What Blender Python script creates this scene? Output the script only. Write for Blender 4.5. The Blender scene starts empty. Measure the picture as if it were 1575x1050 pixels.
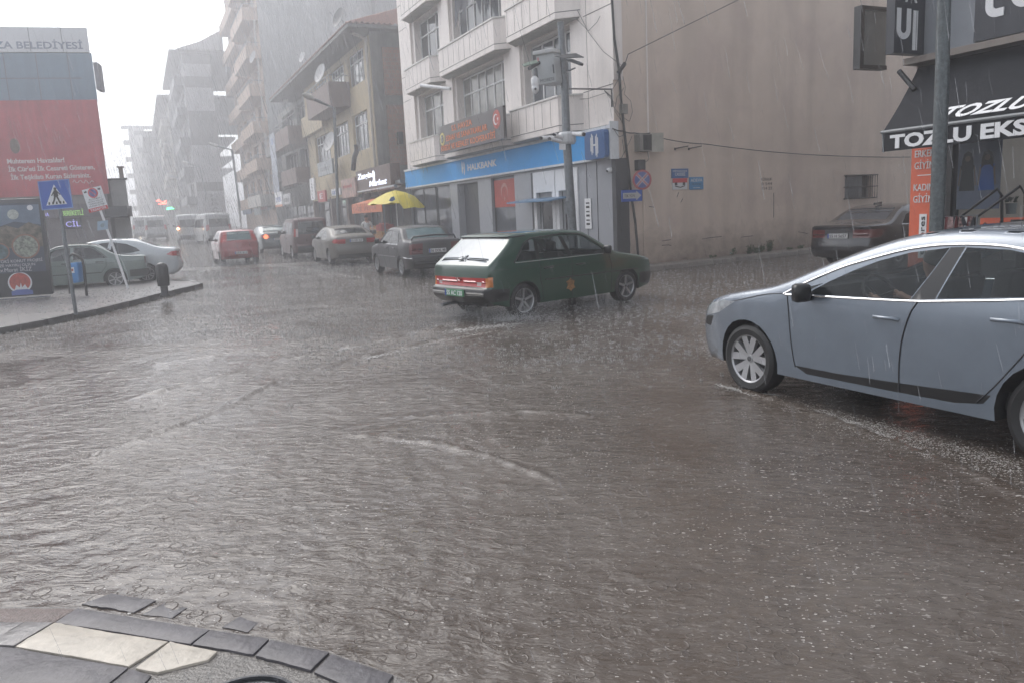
import bpy, bmesh, math, random
import numpy as np
from mathutils import Vector, Matrix
from mathutils.geometry import delaunay_2d_cdt
R=math.radians; PI=math.pi; rnd=random.Random(7)
sc=bpy.context.scene; COL=sc.collection

# ---------------- camera, sky, sun, exposure ----------------
CAM_H=1.756; FPX=1191.0; PITCH=.1664; ROLL=.0486
cd=bpy.data.cameras.new('camera'); cam=bpy.data.objects.new('camera',cd); COL.objects.link(cam)
cd.sensor_width=36; cd.lens=FPX/1575*36; cd.clip_start=.05; cd.clip_end=3000
_c,_s=math.cos(PITCH),math.sin(PITCH); _cr,_sr=math.cos(ROLL),math.sin(ROLL)
FW=Vector((0,_c,-_s)); _up=Vector((0,_s,_c)); _rt=Vector((1,0,0))
RT=_cr*_rt-_sr*_up; UP=_sr*_rt+_cr*_up
m=Matrix((RT,UP,-FW)).transposed().to_4x4(); m.translation=(0,0,CAM_H); cam.matrix_world=m
sc.camera=cam
w=bpy.data.worlds.new('World'); sc.world=w; w.use_nodes=True
nt=w.node_tree; nt.nodes.clear()
sky=nt.nodes.new('ShaderNodeTexSky'); sky.sky_type='NISHITA'; sky.sun_disc=False
SUN_EL=R(50); SUN_ROT=R(-42)
sky.sun_elevation=SUN_EL; sky.sun_rotation=SUN_ROT; sky.air_density=1.0; sky.dust_density=2.2; sky.ozone_density=1.0
hs=nt.nodes.new('ShaderNodeHueSaturation'); hs.inputs['Saturation'].default_value=.27; hs.inputs['Value'].default_value=1.0
bg=nt.nodes.new('ShaderNodeBackground'); bg.inputs['Strength'].default_value=.15
wo=nt.nodes.new('ShaderNodeOutputWorld')
nt.links.new(sky.outputs[0],hs.inputs['Color']); nt.links.new(hs.outputs[0],bg.inputs['Color']); nt.links.new(bg.outputs[0],wo.inputs[0])
sl=bpy.data.lights.new('sun','SUN'); sl.energy=.5; sl.angle=R(45); sl.color=(1,.96,.90)
so=bpy.data.objects.new('sun',sl); COL.objects.link(so)
# light from behind the camera's right, high, diffused by cloud
so.rotation_euler=Vector((math.sin(SUN_ROT)*math.cos(SUN_EL),math.cos(SUN_ROT)*math.cos(SUN_EL),math.sin(SUN_EL))).to_track_quat('Z','Y').to_euler()
sc.view_settings.view_transform='Standard'; sc.view_settings.look='None'; sc.view_settings.gamma=1; sc.view_settings.exposure=1.1
cy=sc.cycles; cy.max_bounces=8; cy.diffuse_bounces=2; cy.glossy_bounces=3; cy.transmission_bounces=4; cy.transparent_max_bounces=12; cy.volume_bounces=4
cy.use_denoising=True; cy.caustics_reflective=False; cy.caustics_refractive=False; cy.sample_clamp_indirect=4

# ---------------- pixel -> place helpers (photo pixels, 1575 x 1050) ----------------
CAMP=Vector((0,0,CAM_H))
def ray(px,py): return (px-787.5)*RT-(py-525)*UP+FPX*FW
def gh(x,y):                       # ground height: street climbs gently beyond 30 m
    d=max(0.,y-30.); return .018*d*d/(d+12.) if d>0 else 0.
def G(px,py,dz=0.):                # point on the ground (plus dz)
    r=ray(px,py); lo,hi=.5,400.
    f=lambda y:(lambda p:p.z-gh(p.x,p.y)-dz)(CAMP+r*(y/r.y))
    y=lo
    while y<hi and f(y)>0: y*=1.05
    lo,hi=y/1.05,y
    for _ in range(30):
        m_=(lo+hi)/2
        if f(m_)>0: lo=m_
        else: hi=m_
    p=CAMP+r*(hi/r.y); return Vector((p.x,p.y,gh(p.x,p.y)+dz))
def atY(px,py,Y):
    r=ray(px,py); return CAMP+r*(Y/r.y)
class Fr:                          # a vertical frame: u along, v out of the face, z up
    def __init__(s,P,deg,side=-1,z0=0.):
        s.P=Vector((P[0],P[1],z0)); t=R(deg); s.d=Vector((math.sin(t),math.cos(t),0)); s.n=Vector((math.cos(t),-math.sin(t),0))*side; s.deg=deg
    def w(s,u,v,z): return s.P+s.d*u+s.n*v+Vector((0,0,z))
    def uz(s,px,py,v=0.):
        r=ray(px,py); q=s.P+s.n*v; t=(q-CAMP).dot(s.n)/r.dot(s.n); p=CAMP+r*t-s.P
        return p.dot(s.d),p.z
    def u(s,px,py,v=0.): return s.uz(px,py,v)[0]
# ---------------- materials ----------------
def lin(c): return tuple((v/12.92 if v<=.04045 else ((v+.055)/1.055)**2.4) for v in c)
MATS={}
def M(name,col,rough=.6,metal=0.,var=.12,scale=4.,bump=0.,streak=0.,coat=0.,em=None,es=0.,bscale=40.,alpha=None,detail=6.):
    if name in MATS: return MATS[name]
    m=bpy.data.materials.new(name); m.use_nodes=True; n=m.node_tree; b=n.nodes['Principled BSDF']; L=n.links.new
    b.inputs['Roughness'].default_value=rough; b.inputs['Metallic'].default_value=metal
    b.inputs['Base Color'].default_value=(*col,1)
    if coat: b.inputs['Coat Weight'].default_value=coat; b.inputs['Coat Roughness'].default_value=.08
    tc=n.nodes.new('ShaderNodeTexCoord')
    src=None
    if var:
        no=n.nodes.new('ShaderNodeTexNoise'); no.inputs['Scale'].default_value=scale; no.inputs['Detail'].default_value=detail; no.inputs['Roughness'].default_value=.65
        L(tc.outputs['Object'],no.inputs['Vector'])
        mr=n.nodes.new('ShaderNodeMapRange'); mr.inputs['From Min'].default_value=.3; mr.inputs['From Max'].default_value=.7
        mr.inputs['To Min'].default_value=1-var; mr.inputs['To Max'].default_value=1+var*.6; L(no.outputs['Fac'],mr.inputs['Value']); src=mr.outputs[0]
        if streak:
            mp=n.nodes.new('ShaderNodeMapping'); mp.inputs['Scale'].default_value=(1.7,1.7,.12) if name=='beige_render_wall' else (5,5,.22); L(tc.outputs['Object'],mp.inputs['Vector'])
            n2=n.nodes.new('ShaderNodeTexNoise'); n2.inputs['Scale'].default_value=1.; n2.inputs['Detail'].default_value=5; L(mp.outputs[0],n2.inputs['Vector'])
            m2=n.nodes.new('ShaderNodeMapRange'); m2.inputs['From Min'].default_value=.45; m2.inputs['From Max'].default_value=.75; m2.inputs['To Min'].default_value=1; m2.inputs['To Max'].default_value=1-streak; L(n2.outputs['Fac'],m2.inputs['Value'])
            mu=n.nodes.new('ShaderNodeMath'); mu.operation='MULTIPLY'; L(src,mu.inputs[0]); L(m2.outputs[0],mu.inputs[1]); src=mu.outputs[0]
        vm=n.nodes.new('ShaderNodeVectorMath'); vm.operation='SCALE'; vm.inputs[0].default_value=col; L(src,vm.inputs['Scale']); L(vm.outputs[0],b.inputs['Base Color'])
    if name=='beige_render_wall':
        sp=n.nodes.new('ShaderNodeSeparateXYZ'); L(tc.outputs['Object'],sp.inputs[0])
        n3=n.nodes.new('ShaderNodeTexNoise'); n3.inputs['Scale'].default_value=2.2; n3.inputs['Detail'].default_value=9; n3.inputs['Roughness'].default_value=.7; L(tc.outputs['Object'],n3.inputs['Vector'])
        m3=n.nodes.new('ShaderNodeMath'); m3.operation='MULTIPLY_ADD'; L(n3.outputs['Fac'],m3.inputs[0]); m3.inputs[1].default_value=-1.7; L(sp.outputs[2],m3.inputs[2])
        m4=n.nodes.new('ShaderNodeMapRange'); m4.inputs['From Min'].default_value=-.75; m4.inputs['From Max'].default_value=.25; m4.inputs['To Min'].default_value=1; m4.inputs['To Max'].default_value=0; L(m3.outputs[0],m4.inputs['Value'])
        n5=n.nodes.new('ShaderNodeTexNoise'); n5.inputs['Scale'].default_value=.5; n5.inputs['Detail'].default_value=10; n5.inputs['Roughness'].default_value=.62; n5.inputs['Distortion'].default_value=.5; L(tc.outputs['Object'],n5.inputs['Vector'])
        m5=n.nodes.new('ShaderNodeMapRange'); m5.inputs['From Min'].default_value=.5; m5.inputs['From Max'].default_value=.68; m5.inputs['To Max'].default_value=.55; L(n5.outputs['Fac'],m5.inputs['Value'])
        x1=n.nodes.new('ShaderNodeMix'); x1.data_type='RGBA'; L(m5.outputs[0],x1.inputs['Factor']); L(vm.outputs[0],x1.inputs['A']); x1.inputs['B'].default_value=(.44,.35,.32,1)
        x2=n.nodes.new('ShaderNodeMix'); x2.data_type='RGBA'; L(m4.outputs[0],x2.inputs['Factor']); L(x1.outputs['Result'],x2.inputs['A']); x2.inputs['B'].default_value=(.24,.19,.155,1); L(x2.outputs['Result'],b.inputs['Base Color'])
    if bump:
        nb=n.nodes.new('ShaderNodeTexNoise'); nb.inputs['Scale'].default_value=bscale; nb.inputs['Detail'].default_value=4; L(tc.outputs['Object'],nb.inputs['Vector'])
        bp=n.nodes.new('ShaderNodeBump'); bp.inputs['Strength'].default_value=bump; bp.inputs['Distance'].default_value=.02; L(nb.outputs['Fac'],bp.inputs['Height']); L(bp.outputs[0],b.inputs['Normal'])
    if em: b.inputs['Emission Color'].default_value=(*em,1); b.inputs['Emission Strength'].default_value=es
    MATS[name]=m; return m
def glassM(name,tint,op,rough=.05):
    if name in MATS: return MATS[name]
    m=bpy.data.materials.new(name); m.use_nodes=True; n=m.node_tree; L=n.links.new; b=n.nodes['Principled BSDF']
    b.inputs['Base Color'].default_value=(*tint,1); b.inputs['Roughness'].default_value=rough; b.inputs['Specular IOR Level'].default_value=.8
    tr=n.nodes.new('ShaderNodeBsdfTransparent'); tr.inputs[0].default_value=(.75,.8,.8,1)
    lw=n.nodes.new('ShaderNodeLayerWeight'); lw.inputs['Blend'].default_value=.16
    mr=n.nodes.new('ShaderNodeMapRange'); mr.inputs['To Min'].default_value=op; mr.inputs['To Max'].default_value=1; L(lw.outputs['Facing'],mr.inputs['Value'])
    mx=n.nodes.new('ShaderNodeMixShader'); L(mr.outputs[0],mx.inputs[0]); L(tr.outputs[0],mx.inputs[1]); L(b.outputs[0],mx.inputs[2])
    L(mx.outputs[0],n.nodes['Material Output'].inputs[0]); MATS[name]=m; return m
WHITE=M('white_paint',(.72,.72,.73),.45,var=.08); BLACK=M('black_plastic',(.008,.008,.009),.3,var=.1)
DARK=M('dark_grey_metal',(.035,.037,.042),.5,var=.2); GALV=M('galvanised_steel',(.16,.175,.19),.38,.35,var=.35,scale=14,streak=.3)
GLASSD=M('dark_window_glass',(.02,.024,.028),.08,var=.3,scale=.8); GLASSG=M('grey_window_glass',(.09,.10,.115),.07,var=.45,scale=1.1)
CURT=M('curtained_window_glass',(.24,.23,.21),.12,var=.6,scale=1.6,streak=.5); wr=random.Random(5)
PVC=M('white_window_frame',(.62,.62,.62),.45,var=.1); CONC=M('concrete_raw',(.20,.195,.185),.8,var=.3,scale=1.5,bump=.3,streak=.3)
CABLE=M('black_cable_rubber',(.01,.01,.011),.6,var=0)
# ---------------- mesh helpers ----------------
def put(o,parent=None):
    COL.objects.link(o)
    if parent: o.parent=parent
    return o
class MB:
    def __init__(s): s.v=[]; s.f=[]
    def add(s,vs,fs):
        b=len(s.v); s.v.extend([tuple(v) for v in vs]); s.f.extend([tuple(i+b for i in f) for f in fs]); return s
    def box8(s,P): # 8 pts: bottom loop 0-3, top loop 4-7
        return s.add(P,[(3,2,1,0),(4,5,6,7),(0,1,5,4),(1,2,6,5),(2,3,7,6),(3,0,4,7)])
    def box(s,fr,u0,u1,v0,v1,z0,z1):
        return s.box8([fr.w(u,v,z) for z in(z0,z1) for u,v in((u0,v0),(u1,v0),(u1,v1),(u0,v1))])
    def poly(s,pts,off):  # prism from polygon pts extruded by vector off
        n=len(pts); off=Vector(off); a=[Vector(p) for p in pts]; b=[p+off for p in a]
        return s.add(a+b,[tuple(range(n))[::-1],tuple(range(n,2*n))]+[(i,(i+1)%n,n+(i+1)%n,n+i) for i in range(n)])
    def tube(s,pts,r,n=8,cap=True):
        pts=[Vector(p) for p in pts]; rs=r if isinstance(r,(list,tuple)) else [r]*len(pts); rings=[]
        for i,p in enumerate(pts):
            a=pts[max(i-1,0)]; b=pts[min(i+1,len(pts)-1)]; t=(b-a).normalized()
            x=t.cross(Vector((0,0,1))); 
            if x.length<.05: x=t.cross(Vector((0,1,0)))
            x.normalize(); y=x.cross(t)
            rings.append([p+(x*math.cos(k*2*PI/n)+y*math.sin(k*2*PI/n))*rs[i] for k in range(n)])
        vs=[q for rg in rings for q in rg]; fs=[]
        for i in range(len(pts)-1):
            for k in range(n): fs.append((i*n+k,i*n+(k+1)%n,(i+1)*n+(k+1)%n,(i+1)*n+k))
        if cap: fs.append(tuple(range(n))[::-1]); fs.append(tuple((len(pts)-1)*n+k for k in range(n)))
        return s.add(vs,fs)
    def lathe(s,o,ax,prof,n=24): # prof (r,h) along ax from o
        ax=Vector(ax).normalized(); x=ax.orthogonal().normalized(); y=ax.cross(x); o=Vector(o); m=len(prof); vs=[];fs=[]
        for k in range(n):
            c=x*math.cos(k*2*PI/n)+y*math.sin(k*2*PI/n)
            for r,h in prof: vs.append(o+c*r+ax*h)
        for k in range(n):
            k2=(k+1)%n
            for i in range(m-1): fs.append((k*m+i,k2*m+i,k2*m+i+1,k*m+i+1))
        return s.add(vs,fs)
    def build(s,name,mat,parent=None,smooth=None,loc=None,bevel=0):
        me=bpy.data.meshes.new(name)
        if parent is not None: base=parent.get('_b') or (0,0,0); base=Vector(base)
        else:
            if loc is None:
                a=np.array([tuple(v) for v in s.v]); loc=(a[:,0].mean(),a[:,1].mean(),a[:,2].min())
            base=Vector(loc)
        me.from_pydata([Vector(v)-base for v in s.v],[],s.f); me.validate()
        bm=bmesh.new(); bm.from_mesh(me); bmesh.ops.recalc_face_normals(bm,faces=bm.faces)
        if bevel: bmesh.ops.bevel(bm,geom=[e for e in bm.edges if e.is_manifold and e.calc_face_angle(0)>.6],offset=bevel,segments=2,affect='EDGES',profile=.5)
        bm.to_mesh(me); bm.free()
        if smooth is not None:
            for p in me.polygons: p.use_smooth=True
            me.set_sharp_from_angle(angle=R(smooth))
        me.materials.append(mat); o=bpy.data.objects.new(name,me)
        if parent is not None: put(o,parent); o['_b']=tuple(base)
        else: put(o); o.location=base; o['_b']=tuple(base)
        return o
def tag(o,label,cat,group=None):
    o['label']=label; o['category']=cat
    if group: o['group']=group
    return o
def thing(name,loc,label,cat,group=None):
    o=bpy.data.objects.new(name,None); o.empty_display_size=.2; put(o); o.location=loc; o['_b']=tuple(loc); return tag(o,label,cat,group)
def struct(o,kind='structure'): o['kind']=kind; return o
def text(s,fr,u,z,v,h,mat,parent,name='lettering',flip=-1,width=None,depth=.012,bold=0.,shear=0.,align='LEFT',slope=0.,space=1.):
    cu=bpy.data.curves.new('t','FONT'); cu.body=s; cu.size=1; cu.extrude=0; cu.offset=bold; cu.shear=shear; cu.align_x='LEFT'; cu.space_character=space; cu.resolution_u=3
    o=bpy.data.objects.new('t',cu); COL.objects.link(o); dg=bpy.context.evaluated_depsgraph_get(); me=bpy.data.meshes.new_from_object(o.evaluated_get(dg))
    vs=[q.co.copy() for q in me.vertices]; fs=[tuple(p.vertices) for p in me.polygons]; bpy.data.objects.remove(o); bpy.data.curves.remove(cu); bpy.data.meshes.remove(me)
    if not vs: return None
    x0=min(q.x for q in vs); x1=max(q.x for q in vs); k=h/.72; kx=k if width is None else width/(x1-x0); W=(x1-x0)*kx
    ox={'LEFT':0,'CENTER':-W/2,'RIGHT':-W}[align]
    n=len(vs); P=[];
    for d in (v,v+depth):
        for q in vs: 
            lx=(q.x-x0)*kx+ox; P.append(fr.w(u+flip*lx,d,z+q.y*k+slope*lx))
    from collections import Counter
    ec=Counter(); 
    for f in fs:
        for i in range(len(f)): a,b=f[i],f[(i+1)%len(f)]; ec[(min(a,b),max(a,b))]+=1
    F=[f[::-1] for f in fs]+[tuple(i+n for i in f) for f in fs]+[(a,b,b+n,a+n) for (a,b),c in ec.items() if c==1]
    mb=MB(); mb.add(P,F); return mb.build(name,mat,parent)
def holed(fr,u0,u1,z0,z1,holes,v=0.,depth=.2,extra=()):
    """wall face with rectangular openings (ua,ub,za,zb) and their reveals"""
    us=sorted({u0,u1,*[h[0] for h in holes],*[h[1] for h in holes]}); zs=sorted({z0,z1,*[h[2] for h in holes],*[h[3] for h in holes]})
    us=[a for a in us if u0<=a<=u1]; zs=[a for a in zs if z0<=a<=z1]
    mb=MB(); 
    def inh(a,b): return any(h[0]<a<h[1] and h[2]<b<h[3] for h in holes)
    for i in range(len(us)-1):
        for j in range(len(zs)-1):
            if inh((us[i]+us[i+1])/2,(zs[j]+zs[j+1])/2): continue
            mb.add([fr.w(us[i],v,zs[j]),fr.w(us[i+1],v,zs[j]),fr.w(us[i+1],v,zs[j+1]),fr.w(us[i],v,zs[j+1])],[(0,1,2,3)])
    for a,b,c,d in holes:
        for (p,q) in (((a,c),(b,c)),((b,c),(b,d)),((b,d),(a,d)),((a,d),(a,c))):
            mb.add([fr.w(p[0],v,p[1]),fr.w(q[0],v,q[1]),fr.w(q[0],v-depth,q[1]),fr.w(p[0],v-depth,p[1])],[(0,1,2,3)])
    return mb
def window(fr,u0,u1,z0,z1,v,parent,cols=3,trans=.28,fm=None,gm=None,bar=.06,name='window',rows=None):
    mb=MB(); fm=fm or PVC; gm=gm or wr.choice((GLASSG,GLASSG,CURT,GLASSD)); T=.05
    mb.box(fr,u0,u1,v-T,v,z0,z0+bar); mb.box(fr,u0,u1,v-T,v,z1-bar,z1)
    for i in range(cols+1):
        uc=u0+(u1-u0-bar)*i/cols; mb.box(fr,uc,uc+bar,v-T+.003,v+.003,z0+bar,z1-bar)
    if trans: zt=z1-(z1-z0)*trans; mb.box(fr,u0+bar,u1-bar,v-T+.006,v+.006,zt,zt+bar)
    o=mb.build(name,fm,parent)
    g=MB(); g.add([fr.w(a,v-T*.6,b) for a,b in((u0,z0),(u1,z0),(u1,z1),(u0,z1))],[(0,1,2,3)]); g.build('pane',gm,o); return o
# ---------------- materials of the setting ----------------
WALLB=M('cream_cladding',(.74,.68,.64),.5,var=.10,scale=1.2,streak=.16,bump=.05)
WALLS=M('beige_render_wall',(.60,.50,.425),.75,var=.13,scale=.35,streak=.16,bump=.15,bscale=60)
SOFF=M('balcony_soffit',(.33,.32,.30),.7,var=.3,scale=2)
GREYP=M('grey_composite_panel',(.30,.31,.335),.35,var=.05)
BLUEB=M('blue_fascia',(.01,.31,.72),.6,var=.1,scale=1.)
NAVY=M('navy_sign',(.012,.085,.26),.35,var=.1)
SLAB=M('dark_basalt_slab',(.075,.070,.077),.45,var=.45,scale=9,bump=.25,bscale=30)
SLABW=M('pale_travertine_slab',(.42,.38,.32),.4,var=.25,scale=9,bump=.2,bscale=35,streak=.1)
MORT=M('wet_concrete_bed',(.13,.12,.11),.3,var=.35,scale=20,bump=.5,bscale=60)
BROWNT=M('brown_brick_paving',(.13,.095,.085),.3,var=.3,scale=20,bump=.5,bscale=90)
PAVE=M('wet_grey_paving',(.16,.15,.148),.35,var=.2,scale=3,bump=.4,bscale=25)
KERB=M('dark_kerb_stone',(.075,.072,.07),.35,var=.35,scale=5,bump=.4)

# ---------------- water-covered road ----------------
def water_mat():
    m=bpy.data.materials.new('flooded_asphalt'); m.use_nodes=True; n=m.node_tree; L=n.links.new; b=n.nodes['Principled BSDF']
    def N(t,**k):
        q=n.nodes.new(t)
        for a,v in k.items(): setattr(q,a,v)
        return q
    tc=N('ShaderNodeTexCoord')
    def noise(sc,det=5,vec=None,rough=.6,dist=0):
        q=N('ShaderNodeTexNoise'); q.inputs['Scale'].default_value=sc; q.inputs['Detail'].default_value=det; q.inputs['Roughness'].default_value=rough; q.inputs['Distortion'].default_value=dist
        L(vec or tc.outputs['Object'],q.inputs['Vector']); return q.outputs['Fac']
    def mr(s,a,b_,c,d):
        q=N('ShaderNodeMapRange'); 
        for k,v in zip(('From Min','From Max','To Min','To Max'),(a,b_,c,d)): q.inputs[k].default_value=v
        L(s,q.inputs['Value']); return q.outputs[0]
    def ma(op,a,b_):
        q=N('ShaderNodeMath',operation=op)
        for i,s in enumerate((a,b_)):
            if isinstance(s,(int,float)): q.inputs[i].default_value=s
            else: L(s,q.inputs[i])
        return q.outputs[0]
    mud=N('ShaderNodeMix',data_type='RGBA'); L(mr(noise(.35,4),.38,.62,0,1),mud.inputs['Factor']); mud.inputs['A'].default_value=(.060,.045,.035,1); mud.inputs['B'].default_value=(.100,.084,.072,1)
    # floating bubbles and drop marks: small pale flecks, thicker in drifts
    mp=N('ShaderNodeMapping'); mp.inputs['Scale'].default_value=(1,1,1); mp.inputs['Rotation'].default_value=(0,0,R(12)); L(tc.outputs['Object'],mp.inputs['Vector'])
    wv=N('ShaderNodeVectorMath',operation='MULTIPLY'); L(mp.outputs[0],wv.inputs[0]); wv.inputs[1].default_value=(.5,1.,1)
    def specks(sc,th):
        v=N('ShaderNodeTexVoronoi'); v.inputs['Scale'].default_value=sc; v.inputs['Randomness'].default_value=1; 
        dv=N('ShaderNodeVectorMath',operation='ADD'); L(wv.outputs[0],dv.inputs[0])
        nn=N('ShaderNodeTexNoise'); nn.inputs['Scale'].default_value=sc*.9; L(tc.outputs['Object'],nn.inputs['Vector'])
        sc2=N('ShaderNodeVectorMath',operation='SCALE'); sc2.inputs['Scale'].default_value=1.1/sc; L(nn.outputs['Color'],sc2.inputs[0]); L(sc2.outputs[0],dv.inputs[1]); L(dv.outputs[0],v.inputs['Vector'])
        sp=N('ShaderNodeSeparateColor'); L(v.outputs['Color'],sp.inputs[0])
        size=mr(sp.outputs[0],.45,1,0,th); keep=ma('SUBTRACT',size,v.outputs['Distance'])
        return mr(keep,0,.05,0,1)
    drift=mr(noise(.7,6,dist=1.2),.47,.66,.0,1)
    s1=ma('MULTIPLY',specks(34,.30),drift); s2=ma('MULTIPLY',specks(75,.34),mr(noise(1.1,4),.35,.6,.1,1)); s3=ma('MULTIPLY',specks(15,.16),mr(noise(.8,3),.5,.7,0,.8))
    an0=N('ShaderNodeVectorMath',operation='MULTIPLY'); L(mp.outputs[0],an0.inputs[0]); an0.inputs[1].default_value=(.33,1,1)
    s4=ma('MULTIPLY',mr(noise(46,3,an0.outputs[0],.7,.6),.58,.72,0,.38),mr(noise(.9,5,dist=.8),.36,.62,.12,1)); s5=ma('MULTIPLY',mr(noise(120,2,an0.outputs[0],.6,.3),.60,.76,0,.32),mr(noise(.45,4),.4,.6,.2,.9))  # froth streaks, also painted pale to give the ripples glitter
    fo=ma('MAXIMUM',ma('MAXIMUM',s1,s2),ma('MAXIMUM',s3,ma('MAXIMUM',s4,s5))); fo=ma('MULTIPLY',fo,.85)
    col=N('ShaderNodeMix',data_type='RGBA'); L(fo,col.inputs['Factor']); L(mud.outputs['Result'],col.inputs['A']); col.inputs['B'].default_value=(.46,.43,.40,1)
    L(col.outputs['Result'],b.inputs['Base Color'])
    L(mr(fo,0,1,.035,.4),b.inputs['Roughness']); b.inputs['IOR'].default_value=1.36; b.inputs['Specular IOR Level'].default_value=.7
    an=N('ShaderNodeVectorMath',operation='MULTIPLY'); L(mp.outputs[0],an.inputs[0]); an.inputs[1].default_value=(.42,1,1); av=an.outputs[0]
    rg=N('ShaderNodeTexNoise'); rg.noise_type='RIDGED_MULTIFRACTAL'; rg.inputs['Scale'].default_value=9; rg.inputs['Detail'].default_value=4; rg.inputs['Distortion'].default_value=.8; L(av,rg.inputs['Vector'])
    h=ma('ADD',ma('MULTIPLY',noise(30,4,av,.6,.5),.55),ma('MULTIPLY',noise(90,2,av),.06)); h=ma('ADD',h,ma('MULTIPLY',noise(9,4,av,dist=.9),2.2)); h=ma('ADD',h,ma('MULTIPLY',rg.outputs['Fac'],.35)); h=ma('ADD',h,ma('MULTIPLY',fo,.3))
    def rings(sc,keep,off):
        ad=N('ShaderNodeVectorMath',operation='ADD'); L(tc.outputs['Object'],ad.inputs[0]); ad.inputs[1].default_value=(off,off*.7,0)
        v=N('ShaderNodeTexVoronoi'); v.inputs['Scale'].default_value=sc; L(ad.outputs[0],v.inputs['Vector']); sp=N('ShaderNodeSeparateColor'); L(v.outputs['Color'],sp.inputs[0])
        r0=mr(sp.outputs[1],0,1,.10,.42); dd=ma('ABSOLUTE',ma('SUBTRACT',v.outputs['Distance'],r0),0.); rim=mr(dd,0,.055,1,0); k=mr(sp.outputs[0],keep,keep+.02,0,1)
        return ma('MULTIPLY',ma('MULTIPLY',rim,rim),k)
    calm=mr(noise(.55,4,dist=.9),.38,.6,.30,1.)
    h=ma('MULTIPLY',h,calm); h=ma('ADD',h,ma('MULTIPLY',rings(8,.55,0.),.17)); h=ma('ADD',h,ma('MULTIPLY',rings(15,.4,3.3),.13))
    bp=N('ShaderNodeBump'); bp.inputs['Strength'].default_value=1.; bp.inputs['Distance'].default_value=.015; L(h,bp.inputs['Height']); L(bp.outputs[0],b.inputs['Normal'])
    return m
WATER=water_mat(); MATS['flooded_asphalt']=WATER
WAKES=[]   # (polyline, width, height) low waves pushed up by wheels
def wakeline(pts,wd,h): WAKES.append(([tuple(G(*p)[:2]) for p in pts],wd,h))
wakeline([(195,615),(300,588),(420,557),(560,530),(700,500)],.042,.034)
wakeline([(150,700),(260,660),(330,635),(420,590),(520,560),(640,530),(770,508)],.042,.034)
wakeline([(240,560),(340,545),(520,515)],.045,.02)
wakeline([(540,670),(660,680),(760,705),(850,740)],.045,.026)
wakeline([(560,645),(680,640),(800,632),(900,640)],.04,.016)
wakeline([(1110,590),(1180,612),(1290,650),(1400,690),(1480,720),(1575,765)],.06,.022)
wakeline([(1060,520),(1080,560),(1100,592)],.04,.010)
def road():
    ys=[2.0]; 
    while ys[-1]<130: ys.append(ys[-1]*1.0052 if ys[-1]<45 else ys[-1]*1.03)
    ts=np.linspace(-1.2,1.3,761); Y=np.array(ys)[:,None]; T=ts[None,:]
    X=Y*T+0.6*T*0; X=np.maximum(X,X); Yg=np.repeat(Y,len(ts),1)
    rs=np.random.RandomState(3); Z=np.zeros_like(X); sp=.0052*Yg
    patch=lambda a,b,c:.5+.5*np.sin(a*X+b*Yg+c+1.3*np.sin(b*.7*X-a*.6*Yg))
    for i in range(80):
        lam=.04*(7**rs.rand()); k=2*PI/lam; th=rs.normal(1.9,.75); amp=.0068*lam*(.6+.8*rs.rand())
        fade=np.clip((lam/sp-2.2)/2,0,1)
        ph=k*(X*math.cos(th)+Yg*math.sin(th))+rs.rand()*7+.9*np.sin(.8*X+rs.rand()*6+.5*Yg)
        Z+=amp*fade*(1-np.abs(np.sin(ph/2)))*patch(rs.normal(0,.9),rs.normal(0,.9),rs.rand()*7)
    for pts,wd,h in WAKES:
        d=np.full_like(X,9.); al=np.zeros_like(X)
        for (x0,y0),(x1,y1) in zip(pts[:-1],pts[1:]):
            vx,vy=x1-x0,y1-y0; l2=vx*vx+vy*vy; t=np.clip(((X-x0)*vx+(Yg-y0)*vy)/l2,0,1); dd=np.hypot(X-x0-t*vx,Yg-y0-t*vy); d=np.minimum(d,dd)
        d=d+.02*np.sin(9*X+4*Yg)+.012*np.sin(23*X-11*Yg)
        Z+=h*np.exp(-(d/wd)**2)*(.55+.45*np.sin(3.1*X+2*Yg)**2)
    Z*=np.clip(1.4-Yg/40,0.3,1)
    D=np.maximum(Yg-30,0); Z=Z+.018*D*D/(D+12.)
    ny,nx=X.shape; V=np.stack([X,Yg,Z],-1).reshape(-1,3)
    idx=np.arange(ny*nx).reshape(ny,nx); F=np.stack([idx[:-1,:-1],idx[:-1,1:],idx[1:,1:],idx[1:,:-1]],-1).reshape(-1,4)
    me=bpy.data.meshes.new('road'); me.vertices.add(len(V)); me.vertices.foreach_set('co',V.astype(np.float32).ravel())
    me.loops.add(F.size); me.loops.foreach_set('vertex_index',F.astype(np.int32).ravel()); me.polygons.add(len(F)); me.polygons.foreach_set('loop_start',np.arange(0,F.size,4,dtype=np.int32)); me.polygons.foreach_set('use_smooth',np.ones(len(F),bool)); me.update(); me.validate()
    me.materials.append(WATER); o=bpy.data.objects.new('road',me); put(o); struct(o)
road()
g=MB(); n=40; vs=[]; 
for j in range(n+1):
    for i in range(n+1):
        x=-700+1400*i/n; y=-60+1100*(j/n)**1.6; vs.append((x,y,gh(x,y)-.04))
g.add(vs,[(j*(n+1)+i,j*(n+1)+i+1,(j+1)*(n+1)+i+1,(j+1)*(n+1)+i) for j in range(n) for i in range(n)])
struct(g.build('ground',M('wet_ground',(.10,.09,.08),.3,var=.2,bump=.3),smooth=60))

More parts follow.
